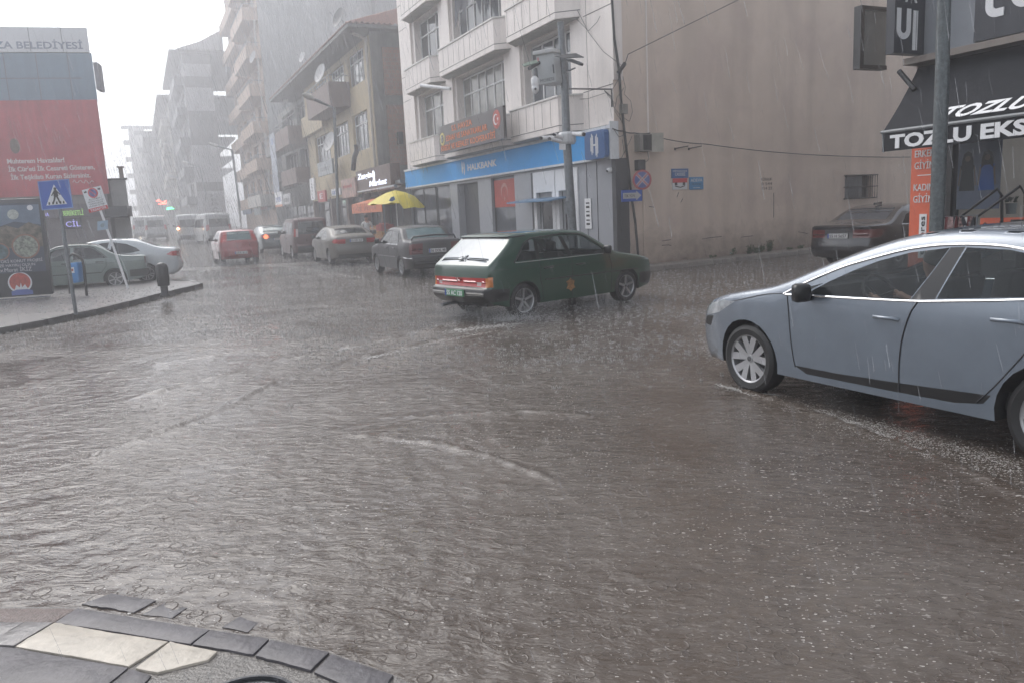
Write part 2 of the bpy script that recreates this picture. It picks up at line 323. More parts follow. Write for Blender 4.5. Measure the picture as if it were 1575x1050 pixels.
# near pavement corner: slabs by the camera
def cpx(x,y): return (x/2.461,850+y/2.461)
def slab(pts,mat,z,name,gap=.004,th=.05,jit=.004):
    P=[G(*cpx(*p),z) for p in pts]; c=sum(P,Vector())/len(P)
    P2=[]
    for i,p in enumerate(P):
        q=P[(i+1)%len(P)]; k=max(2,int((q-p).length/.03)); nrm=(q-p).cross(Vector((0,0,1))).normalized()
        P2+=[p.lerp(q,j/k)+nrm*(rnd.uniform(-.0012,.0012) if rnd.random()<.9 else rnd.uniform(-.006,0)) for j in range(k)]
    dz=rnd.uniform(-jit,jit); Q=[p+(c-p).normalized()*gap+Vector((0,0,dz)) for p in P2]
    mb=MB(); mb.poly(Q,(0,0,-th)); struct(mb.build(name,mat,bevel=.0018,smooth=40))
MB_=MB(); P=[G(*cpx(*p),.027) for p in ((-260,190),(0,203),(295,205),(800,288),(1030,322),(1260,378),(1490,460),(1600,520),(1500,900),(-400,900))]; MB_.poly(P,(0,0,-.06)); struct(MB_.build('pavement',MORT))
sl=[([(290,208),(795,290),(722,345),(205,262)],SLAB),([(795,290),(1022,325),(960,385),(725,346)],SLAB),([(1022,328),(1248,376),(1178,447),(964,390)],SLAB),([(1252,382),(1490,463),(1430,560),(1185,452)],SLAB),
 ([(205,262),(640,335),(490,430),(55,353)],SLABW),([(642,335),(826,372),(792,405),(592,455),(510,437)],SLABW),
 ([(52,356),(488,432),(380,520),(-120,500),(-60,350)],SLAB),([(492,434),(576,460),(500,540),(385,520)],SLAB),([(-240,258),(95,258),(-60,346),(-300,345)],PAVE),([(98,258),(203,262),(52,352),(-58,347)],PAVE),([(-250,200),(290,208),(203,260),(-240,256)],BROWNT)]
for p,mt in sl: slab(p,mt,.035,'paving_slab')
for p in ([(525,235),(620,186),(720,205),(655,250)],[(738,262),(792,217),(897,231),(822,279)],[(300,195),(420,150),(600,180),(510,230)],[(830,282),(905,235),(990,262),(940,305)],[(950,306),(985,262),(1090,285),(1040,322)]): slab(p,SLAB,.014,'kerb_stone',.012,.05)
# left pavement with its kerb
LP=[G(-260,560,0),G(-60,523,0),G(0,514,0),G(75,500,0),G(150,484,0),G(200,471,0),G(230,463,0),G(270,453,0),G(300,446,0),G(313,442,0),G(300,437.5,0),G(250,436,0)]
LP=[Vector((p.x,p.y,0)) for p in LP]; far=[Vector((-24,24.3,0)),Vector((-30,12,0))]
def offs(L,d):
    o=[]
    for i,p in enumerate(L):
        a=L[max(i-1,0)]; b=L[min(i+1,len(L)-1)]; t=(b-a).normalized(); o.append(p+Vector((-t.y,t.x,0))*d)
    return o
IN=offs(LP,.16)
mb=MB(); mb.poly([Vector((p.x,p.y,.11)) for p in IN+far],(0,0,-.15)); struct(mb.build('pavement',PAVE))
mb=MB()
for i in range(len(LP)-1):
    k=max(1,int((LP[i+1]-LP[i]).length/.7))
    for j in range(k):
        f=lambda A,t:A[i].lerp(A[i+1],t); t0,t1=j/k,(j+1)/k-.012
        z=.125+rnd.uniform(-.006,.006); mb.box8([Vector((q.x,q.y,zz)) for zz in(-.05,z) for q in(f(LP,t0),f(LP,t1),f(IN,t1),f(IN,t0))])
struct(mb.build('kerb',KERB,bevel=.012,smooth=40))
# bank side pavement and the kerb along the side wall
CORN=Vector((2.96,21.02,0)); FB=Fr(CORN,-25,-1); FS=Fr(CORN,57,1)
mb=MB(); 
for a,b in((-.6,10),(10,30),(30,60),(60,130)):
    mb.box8([Vector((q.x,q.y,gh(q.x,q.y)+zz)) for zz in(-.2,.12) for q in(FB.w(a,-1,0),FB.w(b,-1,0),FB.w(b,2.6,0),FB.w(a,2.6,0))])
struct(mb.build('pavement',PAVE))
mb=MB()
for i in range(60): 
    a=i*1.1; q=[FB.w(a,2.6,0),FB.w(a+1.08,2.6,0),FB.w(a+1.08,2.75,0),FB.w(a,2.75,0)]; mb.box8([Vector((p.x,p.y,gh(p.x,p.y)+zz)) for zz in(-.1,.14) for p in q])
struct(mb.build('kerb',KERB))
mb=MB(); mb.box(FS,-.9,26,-.3,.62,-.1,.115); struct(mb.build('pavement',M('side_pavement',(.20,.175,.155),.45,var=.3,scale=4,bump=.3)))
mb=MB()
for i in range(28): mb.box(FS,-.9+i*.95,-.9+i*.95+.935,.62,.78,-.1,.13+rnd.uniform(-.008,.008))
struct(mb.build('kerb',M('grey_kerb_stone',(.26,.24,.22),.5,var=.3,scale=5,bump=.3,streak=.2),bevel=.015,smooth=40))
# ---------------- the bank building ----------------
def c7(x,y): return (600+x/4.039,y/4.039)
def c8(x,y): return (600+x/4.375,180+y/4.375)
def c5(x,y): return (320+x/4.375,y/4.375)
def c6(x,y): return (380+x/4.04,180+y/4.04)
bk=thing('bank_building',FB.w(8,0,0),'cream clad office block with projecting balconies over a blue bank fascia','building')
H1=18.5; holes=[]
WIN=[(12.45,15.4),(6.6,10.9),(2.15,5.1)]
for fl in range(4):
    for a,b in WIN: holes.append((a,b,4.4+3.05*fl,6.85+3.05*fl))
holed(FB,0,17.55,3.9,H1,holes,0,.32).build('upper_facade',WALLB,bk)
for fl in range(4):
    z=4.4+3.05*fl
    for (a,b),c in zip(WIN,(3,6,4)): window(FB,a,b,z,6.82+3.05*fl,-.27,bk,cols=c,trans=.27)
# solid balcony fronts with chamfered ends
def parapet(a,b,z0,z1,v=.55,ch=.45,soff=True,lo=True):
    mb=MB(); out=[(a-ch,0),(a,v),(b,v),(b+ch,0)]; t=.13
    mb.poly([FB.w(u,vv,z0) for u,vv in out],(0,0,z1-z0-.05)); pb=mb.build('balcony_front',WALLB,bk)
    mb=MB(); o2=[(a-ch-.03,0),(a-.03,v+.035),(b+.03,v+.035),(b+ch+.03,0)]; mb.poly([FB.w(u,vv,z1-.05) for u,vv in o2],(0,0,.05)); mb.build('coping',M('coping_pale',(.6,.58,.55),.5),pb)
    mb=MB() # grooves: one long, several upright
    def gz(z): 
        for (p,q) in zip(out[:-1],out[1:]): mb.tube([FB.w(p[0],p[1],z),FB.w(q[0],q[1],z)],.011,4)
    gz(z0+.17)
    k=a+.45
    while k<b: mb.tube([FB.w(k,v,z0+.2),FB.w(k,v,z1-.1)],.007,4); k+=.52
    mb.build('panel_joint',M('joint_dark',(.11,.10,.095),.8,var=0),pb)
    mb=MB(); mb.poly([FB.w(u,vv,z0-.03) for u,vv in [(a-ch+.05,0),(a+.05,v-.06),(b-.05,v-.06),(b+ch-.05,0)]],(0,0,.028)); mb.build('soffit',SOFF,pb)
for fl in range(4):
    z0=3.9+3.03*fl; z1=z0+1.0
    for a,b in ((12.3,15.4),(6.1,11.2),(2.0,5.15)): parapet(a,b,z0,z1)
mb=MB(); 
for z in (6.88,7.93,9.95,11.0,13,14.05): mb.tube([FB.w(0,0.0,z),FB.w(1.4,0.0,z)],.011,4); mb.tube([FB.w(15.95,0,z),FB.w(17.5,0,z)],.011,4)
mb.tube([FB.w(0,0,4.9),FB.w(1.5,0,4.9)],.011,4); mb.tube([FB.w(1.25,0,3.9),FB.w(1.25,0,18)],.008,4)
mb.build('panel_joint',MATS['joint_dark'],bk)
# upright pillars between the bays
mb=MB()
for a,b in ((5.2,5.95),(11.1,11.75),(15.7,16.2)): mb.box(FB,a,b,.002,.10,3.9,H1-.1)
mb.build('pillar',WALLB,bk)
# corner return and hidden masses (side wall, roof, rear)
side=MB(); gx0,gx1,gz0,gz1=10.15,11.75,1.62,2.38
hs_=holed(FS,0,30,0,H1,[(gx0,gx1,gz0,gz1)],0,.25); hs_.build('side_wall',WALLS,bk)
mb=MB(); mb.add([FS.w(30,0,0),FS.w(30,0,H1),FB.w(17.55,0,H1)+FS.d*30-FS.d*0,FB.w(17.55,0,0)+FS.d*30],[(0,1,2,3)]); mb.add([FB.w(17.55,0,0),FB.w(17.55,0,H1),FB.w(17.55,0,H1)+FS.d*30,FB.w(17.55,0,0)+FS.d*30],[(0,1,2,3)])
mb.add([FB.w(0,0,H1),FB.w(17.55,0,H1),FB.w(17.55,0,H1)+FS.d*30,FS.w(30,0,H1)],[(0,1,2,3)]); mb.build('rear_wall',CONC,bk)
mb=MB()
for z in (5.0,11.): mb.box(FS,0.0,.32,.0,.035,z,z+5.6)
mb.box(FS,1.18,1.23,.0,.012,3.0,H1); mb.build('corner_trim',WALLB,bk)
mb=MB(); mb.box(FS,.25,.31,.0,.03,0,3.4); mb.box(FS,.95,1.0,.0,.03,0,3.0); mb.build('conduit',WALLS,bk)
# ground floor: grey panels, glazing, doors, cash machines
gh_=[(.0,2.9)]
gf=[('panel',.16,1.98),('panel',4.95,5.56),('panel',5.56,6.25),('panel',8.2,8.62),('panel',8.62,9.4),('panel',11.5,12.3)]
holed(FB,0,17.6,.1,3.06,[(1.98,4.8,.1,2.92),(6.25,8.2,.45,2.95),(9.4,11.5,.1,2.9),(12.3,17.5,.35,2.95)],-.02,.3).build('ground_floor_panels',GREYP,bk)
mb=MB(); 
for u in (.95,1.5): mb.box(FB,u,u+.012,-.018,-.006,.15,3.0)
mb.box(FB,-.03,.16,-.4,.01,.1,3.0); mb.build('panel_joint',DARK,bk)
mb=MB(); mb.box(FB,9.4,11.5,-.42,-.32,.1,3.0); dgo=mb.build('recessed_door',M('dark_door_grey',(.07,.072,.08),.4),bk)
mb=MB(); mb.box(FB,9.42,9.6,-.315,-.27,1.0,1.5); mb.build('handle',GALV,dgo)
window(FB,6.25,8.2,.45,2.95,-.12,bk,cols=1,trans=0,fm=DARK,gm=GLASSG,name='shop_window')
# flag poster behind glass
mb=MB(); mb.box(FB,6.4,8.1,-.117,-.107,1.9,2.85); pf=mb.build('flag_poster',M('flag_red',(.42,.05,.03),.5,var=.15),bk)
def disc(mb,fr,u,z,v,r,n=28,t=.006,r2=None):
    a=[fr.w(u+r*math.cos(k*2*PI/n),v,z+r*math.sin(k*2*PI/n)) for k in range(n)]; mb.poly(a,fr.n*t)
def crescent(fr,u,z,v,r,par,flip=-1,mat=None,horn=0):
    mb=MB(); n=24; o=[]; 
    for k in range(n+1):
        a=R(38)+ (2*PI-R(76))*k/n; o.append((r*math.cos(a),r*math.sin(a)))
    c=.22*r; rr=.8*r; ii=[]
    for k in range(n+1):
        a=R(50)+(2*PI-R(100))*k/n; ii.append((c+rr*math.cos(a),rr*math.sin(a)))
    ca,sa=math.cos(horn),math.sin(horn)
    W=lambda p:fr.w(u+flip*(p[0]*ca-p[1]*sa),v,z+p[0]*sa+p[1]*ca)
    for k in range(n): mb.poly([W(o[k]),W(o[k+1]),W(ii[k+1]),W(ii[k])],fr.n*.006)
    st=[]; 
    for k in range(10):
        q=.36*r if k%2==0 else .14*r; a=PI+k*PI/5; st.append((.95*r+q*math.cos(a),q*math.sin(a)))
    cc=(.95*r,0)
    for k in range(10): mb.poly([W(cc),W(st[k]),W(st[(k+1)%10])],fr.n*.006)
    mb.build('crescent_and_star',mat or WHITE,par)
crescent(FB,7.25,2.45,-.106,.28,pf,horn=R(-90),mat=M('faded_poster_print',(.50,.22,.18),.5))
mb=MB(); mb.box(FB,6.6,7.5,-.2,-.19,1.35,1.85); mb.box(FB,6.5,7.3,-.9,-.3,.5,1.2); mb.build('counter',M('orange_brown',(.32,.10,.05),.5),bk)
for a,b in ((12.3,14.2),(14.3,17.5)): window(FB,a,b,.35,2.95,-.12,bk,cols=1 if a<14 else 2,trans=.0,fm=DARK,gm=GLASSG,name='shop_window')
mb=MB(); mb.box(FB,12.6,13.9,-.30,-.28,.8,1.7); mb.build('window_poster',M('poster_red',(.38,.07,.06),.5,var=.3),bk)
mb=MB(); disc(mb,FB,13.3,2.1,-.3,.33); mb.build('window_emblem',M('emblem_blue',(.08,.22,.42),.5),bk)
# atm bay: white surrounds
mb=MB()
for a,b in ((1.98,3.32),(3.36,4.8)):
    mb.box(FB,a,b,-.1,.02,2.28,2.92); mb.box(FB,a,a+.2,-.1,.02,.1,2.28); mb.box(FB,b-.2,b,-.1,.02,.1,2.28); mb.box(FB,a+.2,b-.2,-.5,-.1,.1,.75)
at=mb.build('cash_machine_surround',WHITE,bk,bevel=.01)
for a,b in ((2.18,3.12),(3.56,4.6)):
    mb=MB(); mb.box(FB,a,b,-.35,-.12,.75,2.28); q=mb.build('cash_machine',M('machine_grey',(.30,.31,.33),.4),bk)
    mb=MB(); mb.box(FB,a+.16,b-.16,-.12,-.105,1.1,1.95); mb.build('screen',M('screen_dark',(.03,.035,.04),.15),q)
    mb=MB(); mb.box(FB,a+.25,b-.3,-.105,-.09,2.0,2.12); mb.build('logo_strip',NAVY,q)
    mb=MB(); mb.lathe(FB.w((a+b)/2,-.1,.95),FB.n,[(.17,0),(.2,0),(.2,.05),(.17,.05),(.17,0)],20); mb.build('ring',BLACK,q)
mb=MB(); mb.box(FB,4.8,4.95,-.3,.01,.1,2.92); mb.build('dark_jamb',DARK,bk)
mb=MB(); mb.poly([FB.w(2.3,0,2.07),FB.w(5.3,0,2.07),FB.w(5.3,.75,1.98),FB.w(2.3,.75,1.98)],(0,0,.045)); mb.build('door_canopy',M('canopy_blue',(.07,.17,.30),.3),bk)
mb=MB(); mb.box(FB,1.28,1.62,-.005,.012,1.15,2.0); vp=mb.build('notice_plate',WHITE,bk)
for k in range(6): 
    mb=MB(); mb.box(FB,1.36,1.54,.012,.016,1.25+k*.12,1.25+k*.12+.06-.02*(k%2)); mb.build('mark',BLACK,vp)
# fascia
mb=MB(); mb.box(FB,-.02,17.7,.0,.14,3.0,3.06); mb.box(FB,-.02,17.7,.0,.16,3.78,3.86); mb.box(FB,-.05,.0,-.1,.16,2.98,3.95); mb.box(FB,0,1.2,-.1,.1,3.07,3.77); fs=mb.build('fascia_frame',M('fascia_white',(.6,.62,.64),.4),bk)
mb=MB(); mb.box(FB,.9,17.68,.0,.12,3.06,3.78); fb=mb.build('blue_fascia',BLUEB,bk)
text('HALKBANK',FB,9.95,3.33,.12,.23,WHITE,fb,width=2.65,bold=.02)
def hb_logo(fr,u,z,v,s,par,mat):
    mb=MB()
    for sg in (-1,1):
        for i,(dx,h) in enumerate(((.16,.52),(.27,.62),(.38,.42))):
            mb.poly([fr.w(u+sg*dx*s-.035*s,v,z-h*s+.06*s*sg),fr.w(u+sg*dx*s+.045*s,v,z-h*s+.1*s*sg),fr.w(u+sg*dx*s+.045*s,v,z+h*s+.06*s*sg),fr.w(u+sg*dx*s-.035*s,v,z+h*s)],fr.n*.006)
    mb.poly([fr.w(u-.13*s,v+.001,z-.05*s),fr.w(u+.13*s,v+.001,z-.05*s),fr.w(u+.13*s,v+.001,z+.05*s),fr.w(u-.13*s,v+.001,z+.05*s)],fr.n*.006)
    mb.build('emblem',mat,par)
hb_logo(FB,10.4,3.46,.12,.38,fb,WHITE)
mb=MB(); 
pts=[]; r_=.1
u0,u1,z0,z1=.0,1.02,3.02,3.76
for cx,cz,a0 in ((u0+r_,z0+r_,180),(u1-r_,z0+r_,270),(u1-r_,z1-r_,0),(u0+r_,z1-r_,90)):
    for k in range(6): a=R(a0+k*18); pts.append(FB.w(cx+r_*math.cos(a),.17,cz+r_*math.sin(a)))
mb.poly(pts,FB.n*.14); lg=mb.build('logo_box',NAVY,bk); hb_logo(FB,.51,3.39,.31,.46,lg,WHITE)
# barred window in the side wall
mb=MB(); mb.add([FS.w(gx0,-.2,gz0),FS.w(gx1,-.2,gz0),FS.w(gx1,-.2,gz1),FS.w(gx0,-.2,gz1)],[(0,1,2,3)]); sw=mb.build('cellar_window',GLASSD,bk)
mb=MB()
for k in range(13):
    u=gx0-.03+k*(gx1-gx0+.06)/12; mb.tube([FS.w(u,.0,gz0-.02),FS.w(u,.16,gz0-.02),FS.w(u,.16,gz1+.02),FS.w(u,.0,gz1+.02)],.013,5)
for z in (gz0,gz1,(gz0+gz1)/2): mb.tube([FS.w(gx0-.05,.0,z),FS.w(gx0-.05,.17,z),FS.w(gx1+.05,.17,z),FS.w(gx1+.05,.0,z)],.016,5)
mb.build('window_grille',M('rusty_black_iron',(.035,.025,.02),.7,var=.3),sw)
# dark fabric hanging in the second floor window
mb=MB()
for a,b,ph in ((6.9,8.1,0),(8.6,9.9,2)):
    n=12; top=[];bot=[]
    for k in range(n+1):
        t=k/n; top.append(FB.w(a+(b-a)*t,.25+.06*math.sin(9*t+ph),11.2)); bot.append(FB.w(a+(b-a)*t,.3+.06*math.sin(7*t),8.3+.9*abs(math.sin(2.2*t*2+ph))))
    mb.add(top+bot,[(k,k+1,n+2+k,n+1+k) for k in range(n)])
cl=mb.build('hanging_cloth',M('dark_blue_cloth',(.04,.045,.06),.8),smooth=60); tag(cl,'dark cloth sheets hanging out over the upper balcony of the cream block','cloth')
# cooperative sign
mb=MB(); mb.box(FB,4.6,10.35,.95,1.05,3.98,4.97); sg=mb.build('sign_board',M('sign_dark_brown',(.028,.018,.018),.35),None,loc=FB.w(7.5,.95,3.98)); tag(sg,'black cooperative sign board with orange lettering on the first floor balcony','sign')
OR=M('orange_letters',(.62,.17,.05),.5,var=0)
text('S.S. HAVZA',FB,9.0,4.68,1.05,.2,OR,sg,width=1.9,bold=.015); text('ESNAF VE SANATKARLAR',FB,9.6,4.38,1.05,.2,OR,sg,width=3.75,bold=.015); text('KREDİ VE KEFALET KOOPERATİFİ',FB,10.15,4.07,1.05,.2,OR,sg,width=4.9,bold=.015)
mb=MB(); disc(mb,FB,5.1,4.62,1.05,.29); q=mb.build('flag_disc',MATS['flag_red'],sg); crescent(FB,5.15,4.62,1.058,.17,q)
mb=MB(); disc(mb,FB,10.0,4.5,1.05,.23); q=mb.build('emblem_disc',M('emblem_yellow',(.6,.5,.15),.5),sg)
mb=MB(); disc(mb,FB,10.0,4.5,1.058,.15); mb.build('emblem_centre',BLACK,q); text('S',FB,10.05,4.42,1.066,.16,WHITE,q)
# cracks and marks on the side wall
mb=MB()
for pts in ([(1080,368),(1092,366),(1101,365),(1110,364)],[(1018,371),(1025,370),(1032,369)],[(1018,378),(1028,377),(1032,378)],[(1050,398),(1056,397),(1058,402)],[(1140,365),(1150,364),(1158,363)],[(1228,357),(1236,358),(1242,360)],[(998,318),(1006,319)],[(1190,297),(1190,335)],[(1044,296),(1041,304)],[(1050,306),(1047,312)]):
    mb.tube([FS.w(FS.uz(x,y)[0],.002,FS.uz(x,y)[1]) for x,y in pts],.010,4)
mb.build('wall_cracks',M('crack_dark',(.06,.05,.045),.8,var=0),bk)
for i in range(3): u0_,z0_=FS.uz(1171,278.5+7*i); text(('KİRALIK','0 544','714 22')[i],FS,u0_,z0_,.001,.09,MATS['crack_dark'],bk,name='painted_writing',flip=1,width=.5,depth=.004)
# ---------------- clothes shop on the right ----------------
TP=atY(1403,300,13.8); FT=Fr((TP.x,TP.y),-25,-1); 
shop=thing('clothes_shop_building',FT.w(-3,0,0),'grey panelled corner shop building with a wide display window at the right edge','building')
PG=M('grey_facade_panel',(.25,.265,.29),.4,var=.08)
mb=MB(); mb.box(FT,-9,0,-.3,0,3.97,9); mb.build('facade_panel',PG,shop)
mb=MB(); mb.box(FT,-9,0,-.28,.35,3.86,3.965); mb.build('soffit_strip',M('soffit_brown',(.20,.17,.15),.6),shop)
FTS=Fr(FT.w(0,0,0)[:2],57,-1)
mb=MB(); mb.add([FT.w(0,-.0,0),FT.w(0,0,9),FT.w(0,0,9)+FTS.d*14,FT.w(0,0,0)+FTS.d*14],[(0,1,2,3)]); mb.add([FT.w(-9,0,9),FT.w(0,0,9),FT.w(0,0,9)+FTS.d*14,FT.w(-9,0,9)+FTS.d*14],[(0,1,2,3)]); mb.build('side_wall',WALLS,shop)
mb=MB(); mb.box(FT,-.74,-.5,-.2,.02,.1,3.86); mb.box(FT,-9,-.74,-.1,.02,.1,.62); mb.box(FT,-9,-.74,-.1,.01,2.72,3.86); mb.build('black_frame',BLACK,shop)
mb=MB(); mb.add([FT.w(a,-.02,b) for a,b in((-9,.62),(-.74,.62),(-.74,2.72),(-9,2.72))],[(0,1,2,3)]); mb.build('display_window',glassM('shop_glass',(.03,.035,.045),.15),shop)
mb=MB(); mb.box(FT,-9,-.74,-2.2,-2.1,0,3.8); mb.box(FT,-9,-.74,-2.1,-.05,.4,.6); mb.build('shop_interior',M('interior_grey',(.22,.20,.17),.7,var=.8,scale=2.5),shop)
mb=MB(); mb.box(FT,-.50,-.0,.01,.05,.1,2.75); op=mb.build('orange_panel',M('orange_panel',(.62,.125,.06),.4,var=.06),shop)
for s,z in (('ERKEK',2.33),('GİYİM',2.13),('KADIN',1.76),('GİYİM',1.56)): text(s,FT,-.07,z,.05,.12,WHITE,op,width=.37)
mb=MB(); mb.box(FT,-.41,-.13,.05,.055,2.015,2.03); mb.build('line',WHITE,op)
mb=MB(); mb.box(FT,-.34,-.2,.05,.056,.6,1.36); q=mb.build('pale_label',WHITE,op)
FV=FT
def vtext(s,fr,u,z,v,h,mat,par,width): # reads bottom to top
    o=text(s,Fr((0,0),0,1),0,0,0,h,mat,None,flip=1,width=width,depth=.006)
    vs=[Vector(o['_b'])+q.co for q in o.data.vertices]; fs=[tuple(p.vertices) for p in o.data.polygons]; bpy.data.objects.remove(o)
    mb=MB(); mb.add([fr.w(u+q.z,v+abs(q.x),z+q.y) for q in vs],fs); return mb.build('lettering',mat,par)
vtext('ekspres',FT,-.31,.66,.057,.10,BLACK,q,.66)
# hanging signs at right angles to the facade
FX=Fr(FT.w(0,0,0)[:2],65,1)
ua,za=FX.uz(1365,10); ub,zb=FX.uz(1412,93)
mb=MB(); mb.box(FX,-.78,-.06,-.0,.16,4.02,7.0); ps=mb.build('projecting_sign',M('sign_near_black',(.016,.018,.026),.35),None,loc=FX.w(-.4,0,4.02)); tag(ps,'black projecting box sign with a big white u on the clothes shop corner','sign')
mb=MB()
def bar(u0,u1,z0,z1): mb.box(FX,u0,u1,.16,.17,z0,z1)
n=12; uL,zB=FX.uz(1379,60,.17); uR,zT=FX.uz(1402,14,.17); cx=(uL+uR)/2; ro=(uR-uL)/2; ri=ro*.42; cz=zB+ro; bar(cx-ro,cx-ri,cz,zT); bar(cx+ri,cx+ro,cz,zT)
for k in range(n):
    a0,a1=PI+k*PI/n,PI+(k+1)*PI/n; mb.poly([FX.w(cx+r*math.cos(a),.16,cz+r*math.sin(a)) for r,a in((ro,a0),(ro,a1),(ri,a1),(ri,a0))],FX.n*.01)
uR2=FX.u(1404,60,.17); bar(uR2,uR2+.07,4.08,zT-.02); bar(uR2+.09,uR2+.11,4.08,zT-.02); mb.build('white_letter',WHITE,ps)
text('A',FX,cx+.02,zT+.1,.16,.3,WHITE,ps,flip=1)
mb=MB(); mb.tube([FX.w(.0,.08,3.99),FX.w(.35,.08,3.99)],.03,6); mb.build('bracket',BLACK,ps)
gA,gZ=FX.uz(1325,8,-.6); gB,gY=FX.uz(1327,106,-.6)
mb=MB(); mb.box(FX,gA,-.0,-.75,-.6,gY,gY+.07); mb.box(FX,gA,gA+.09,-.75,-.6,gY+.07,gZ-.07); mb.box(FX,gA,-.0,-.75,-.6,gZ-.07,gZ); ol=mb.build('empty_sign_box',BLACK,None,loc=FX.w(-1,-.7,3.7)); tag(ol,'empty grey light box in a black frame behind the letter sign','sign')
mb=MB(); mb.box(FX,gA+.09,-.0,-.72,-.63,gY+.07,gZ-.07); mb.build('grey_panel',M('grey_lightbox',(.19,.205,.205),.5),ol)
mb=MB(); q1=FT.uz(1383,110,.5); q2=FT.uz(1407,138,.5); mb.tube([FT.w(q1[0],.5,q1[1]),FT.w(q2[0],.5,q2[1])],.045,8); aw=mb.build('awning_arm',BLACK,shop)
# facade letter box
mb=MB(); mb.box(FT,-8,-1.09,0,.14,4.02,7); ls=mb.build('facade_sign',MATS['sign_near_black'],None,loc=FT.w(-3,0,4.02)); tag(ls,'black facade sign box with large white lower case letters at top right','sign')
mb=MB()
def sbar(u0,u1,z0,z1): mb.box(FT,u0,u1,.14,.16,z0,z1)
sbar(-1.39,-1.27,4.5,6.2)
for k in range(8):
    a0,a1=PI/2*k/8,PI/2*(k+1)/8
    mb.poly([FT.w(-1.45-.0-r*math.cos(a)*1+.0,.14,4.5-r*math.sin(a)) for r,a in((-.18,a0),(-.18,a1),(-.06,a1),(-.06,a0))],FT.n*.02)
mb2=mb; mb.v=mb.v[:8*1]; mb.f=mb.f[:6]
n=10
for k in range(n):
    a0,a1=PI+k*PI/2/n,PI+(k+1)*PI/2/n; mb.poly([FT.w(-1.45-r*math.cos(a),.14,4.5+r*math.sin(a)) for r,a in((.18,a0),(.18,a1),(.06,a1),(.06,a0))],FT.n*.02)
sbar(-1.56,-1.45,4.32,4.44)
for k in range(24):
    a0,a1=k*2*PI/24,(k+1)*2*PI/24; st=.0
    f=lambda r,a:FT.w(-1.86+.0-r*math.cos(a)*.85,.14,4.62+(.22 if math.sin(a)>0 else 0)+r*math.sin(a)); mb.poly([f(.25,a0),f(.25,a1),f(.13,a1),f(.13,a0)],FT.n*.02)
sbar(-2.075,-1.97,4.62,4.84); sbar(-1.75,-1.645,4.62,4.84)
mb.build('white_letters',WHITE,ls)
text('zlu',FT,-2.3,4.37,.14,.62,WHITE,ls,width=1.6,bold=.03)
# awning
AWN=M('black_awning_cloth',(.008,.009,.013),.95,var=.25,scale=6,bump=.15,bscale=12)
aw=thing('awning',FT.w(-3,1.3,2.4),'black shop awning with white lettering along its valance','awning')
mb=MB(); n=16; A=[];B_=[]
for k in range(n+1):
    u=-.05-8*k/n; u2=-.42-8*k/n+(.0 if k else .0); sag=.03*math.sin(k*1.9)
    A.append(FT.w(u-.0,.02,3.84)); B_.append(FT.w(u2,1.3,2.72))
J=6; rows=[[a.lerp(b,j/J)-Vector((0,0,.05*math.sin(PI*j/J))) for a,b in zip(A,B_)] for j in range(J+1)]
vs=[p for r in rows for p in r]; mb.add(vs,[(j*(n+1)+k,j*(n+1)+k+1,(j+1)*(n+1)+k+1,(j+1)*(n+1)+k) for j in range(J) for k in range(n)]); mb.build('canopy_cloth',AWN,aw,smooth=60)
mb=MB(); mb.add([rows[j][0] for j in range(J+1)]+[FT.w(-.05,.02,2.72)],[tuple(range(J+2))]); mb.build('side_cloth',AWN,aw)
mb=MB(); mb.box(FT,-8.4,-.42,1.285,1.3,2.41,2.70); va=mb.build('valance',AWN,aw)
text('TOZLU EKSPRES',FT,-.57,2.455,1.3,.20,WHITE,va,width=3.02,bold=.04)
mb=MB(); mb.tube([FT.w(-.40,1.3,2.72),FT.w(-8.4,1.3,2.72)],.028,8); mb.tube([FT.w(-.42,1.3,2.72),FT.w(-.45,1.3,2.40)],.012,6); mb.build('front_bar',M('awning_bar',(.22,.23,.24),.4),aw)
# lettering on the slope
fsl=Fr(FT.P[:2],-25,-1); sv=(FT.w(0,.02,3.84)-FT.w(0,1.3,2.72)).normalized(); nn=sv.cross(FT.d).normalized(); nn=nn if nn.z>0 else -nn
o=text('TOZLU',Fr((0,0),90,-1),0,0,0,.26,WHITE,None,flip=1,width=1.35,depth=.004,bold=.03,shear=.35)
vs=[Vector(o['_b'])+q.co for q in o.data.vertices]; fs=[tuple(p.vertices) for p in o.data.polygons]; bpy.data.objects.remove(o)
mb=MB(); mb.add([FT.w(-1.42-q.x,1.3,2.80)+sv*(q.z+.0)+nn*(.01+abs(q.y)) for q in vs],fs); mb.build('lettering',WHITE,aw)
# poster of two women, inside the window
mb=MB(); mb.box(FT,-1.52,-.80,-.06,-.045,1.42,2.60); po=mb.build('window_poster',M('poster_blue_grey',(.20,.21,.30),.5,var=.3,scale=2)); tag(po,'tall dark fashion poster of two women behind the shop glass','poster')
def fig(u,z,s,body,hair):
    mb=MB(); mb.poly([FT.w(u+a*s,-.045,z+b*s) for a,b in((-.14,0),(-.10,.35),(-.13,.42),(-.05,.47),(.05,.47),(.13,.42),(.10,.35),(.14,0))],FT.n*.003); mb.build('figure_dress',body,po)
    mb=MB(); mb.poly([FT.w(u+a*s,-.044,z+b*s) for a,b in((-.11,.36),(-.10,.52),(-.07,.63),(0,.67),(.07,.63),(.10,.52),(.11,.36),(.05,.42),(-.05,.42))],FT.n*.003); mb.build('figure_hair',hair,po)
    mb=MB(); disc(mb,FT,u,z+.545*s,-.040,.05*s,16,.002); mb.build('figure_face',M('poster_skin',(.25,.16,.13),.6),po)
    mb=MB()
    for g_ in (-1,1): mb.poly([FT.w(u+g_*a*s,-.0445,z+b*s) for a,b in((.105,.40),(.13,.41),(.165,.1),(.14,.08))],FT.n*.002)
    mb.build('figure_arms',MATS['poster_skin'],po)
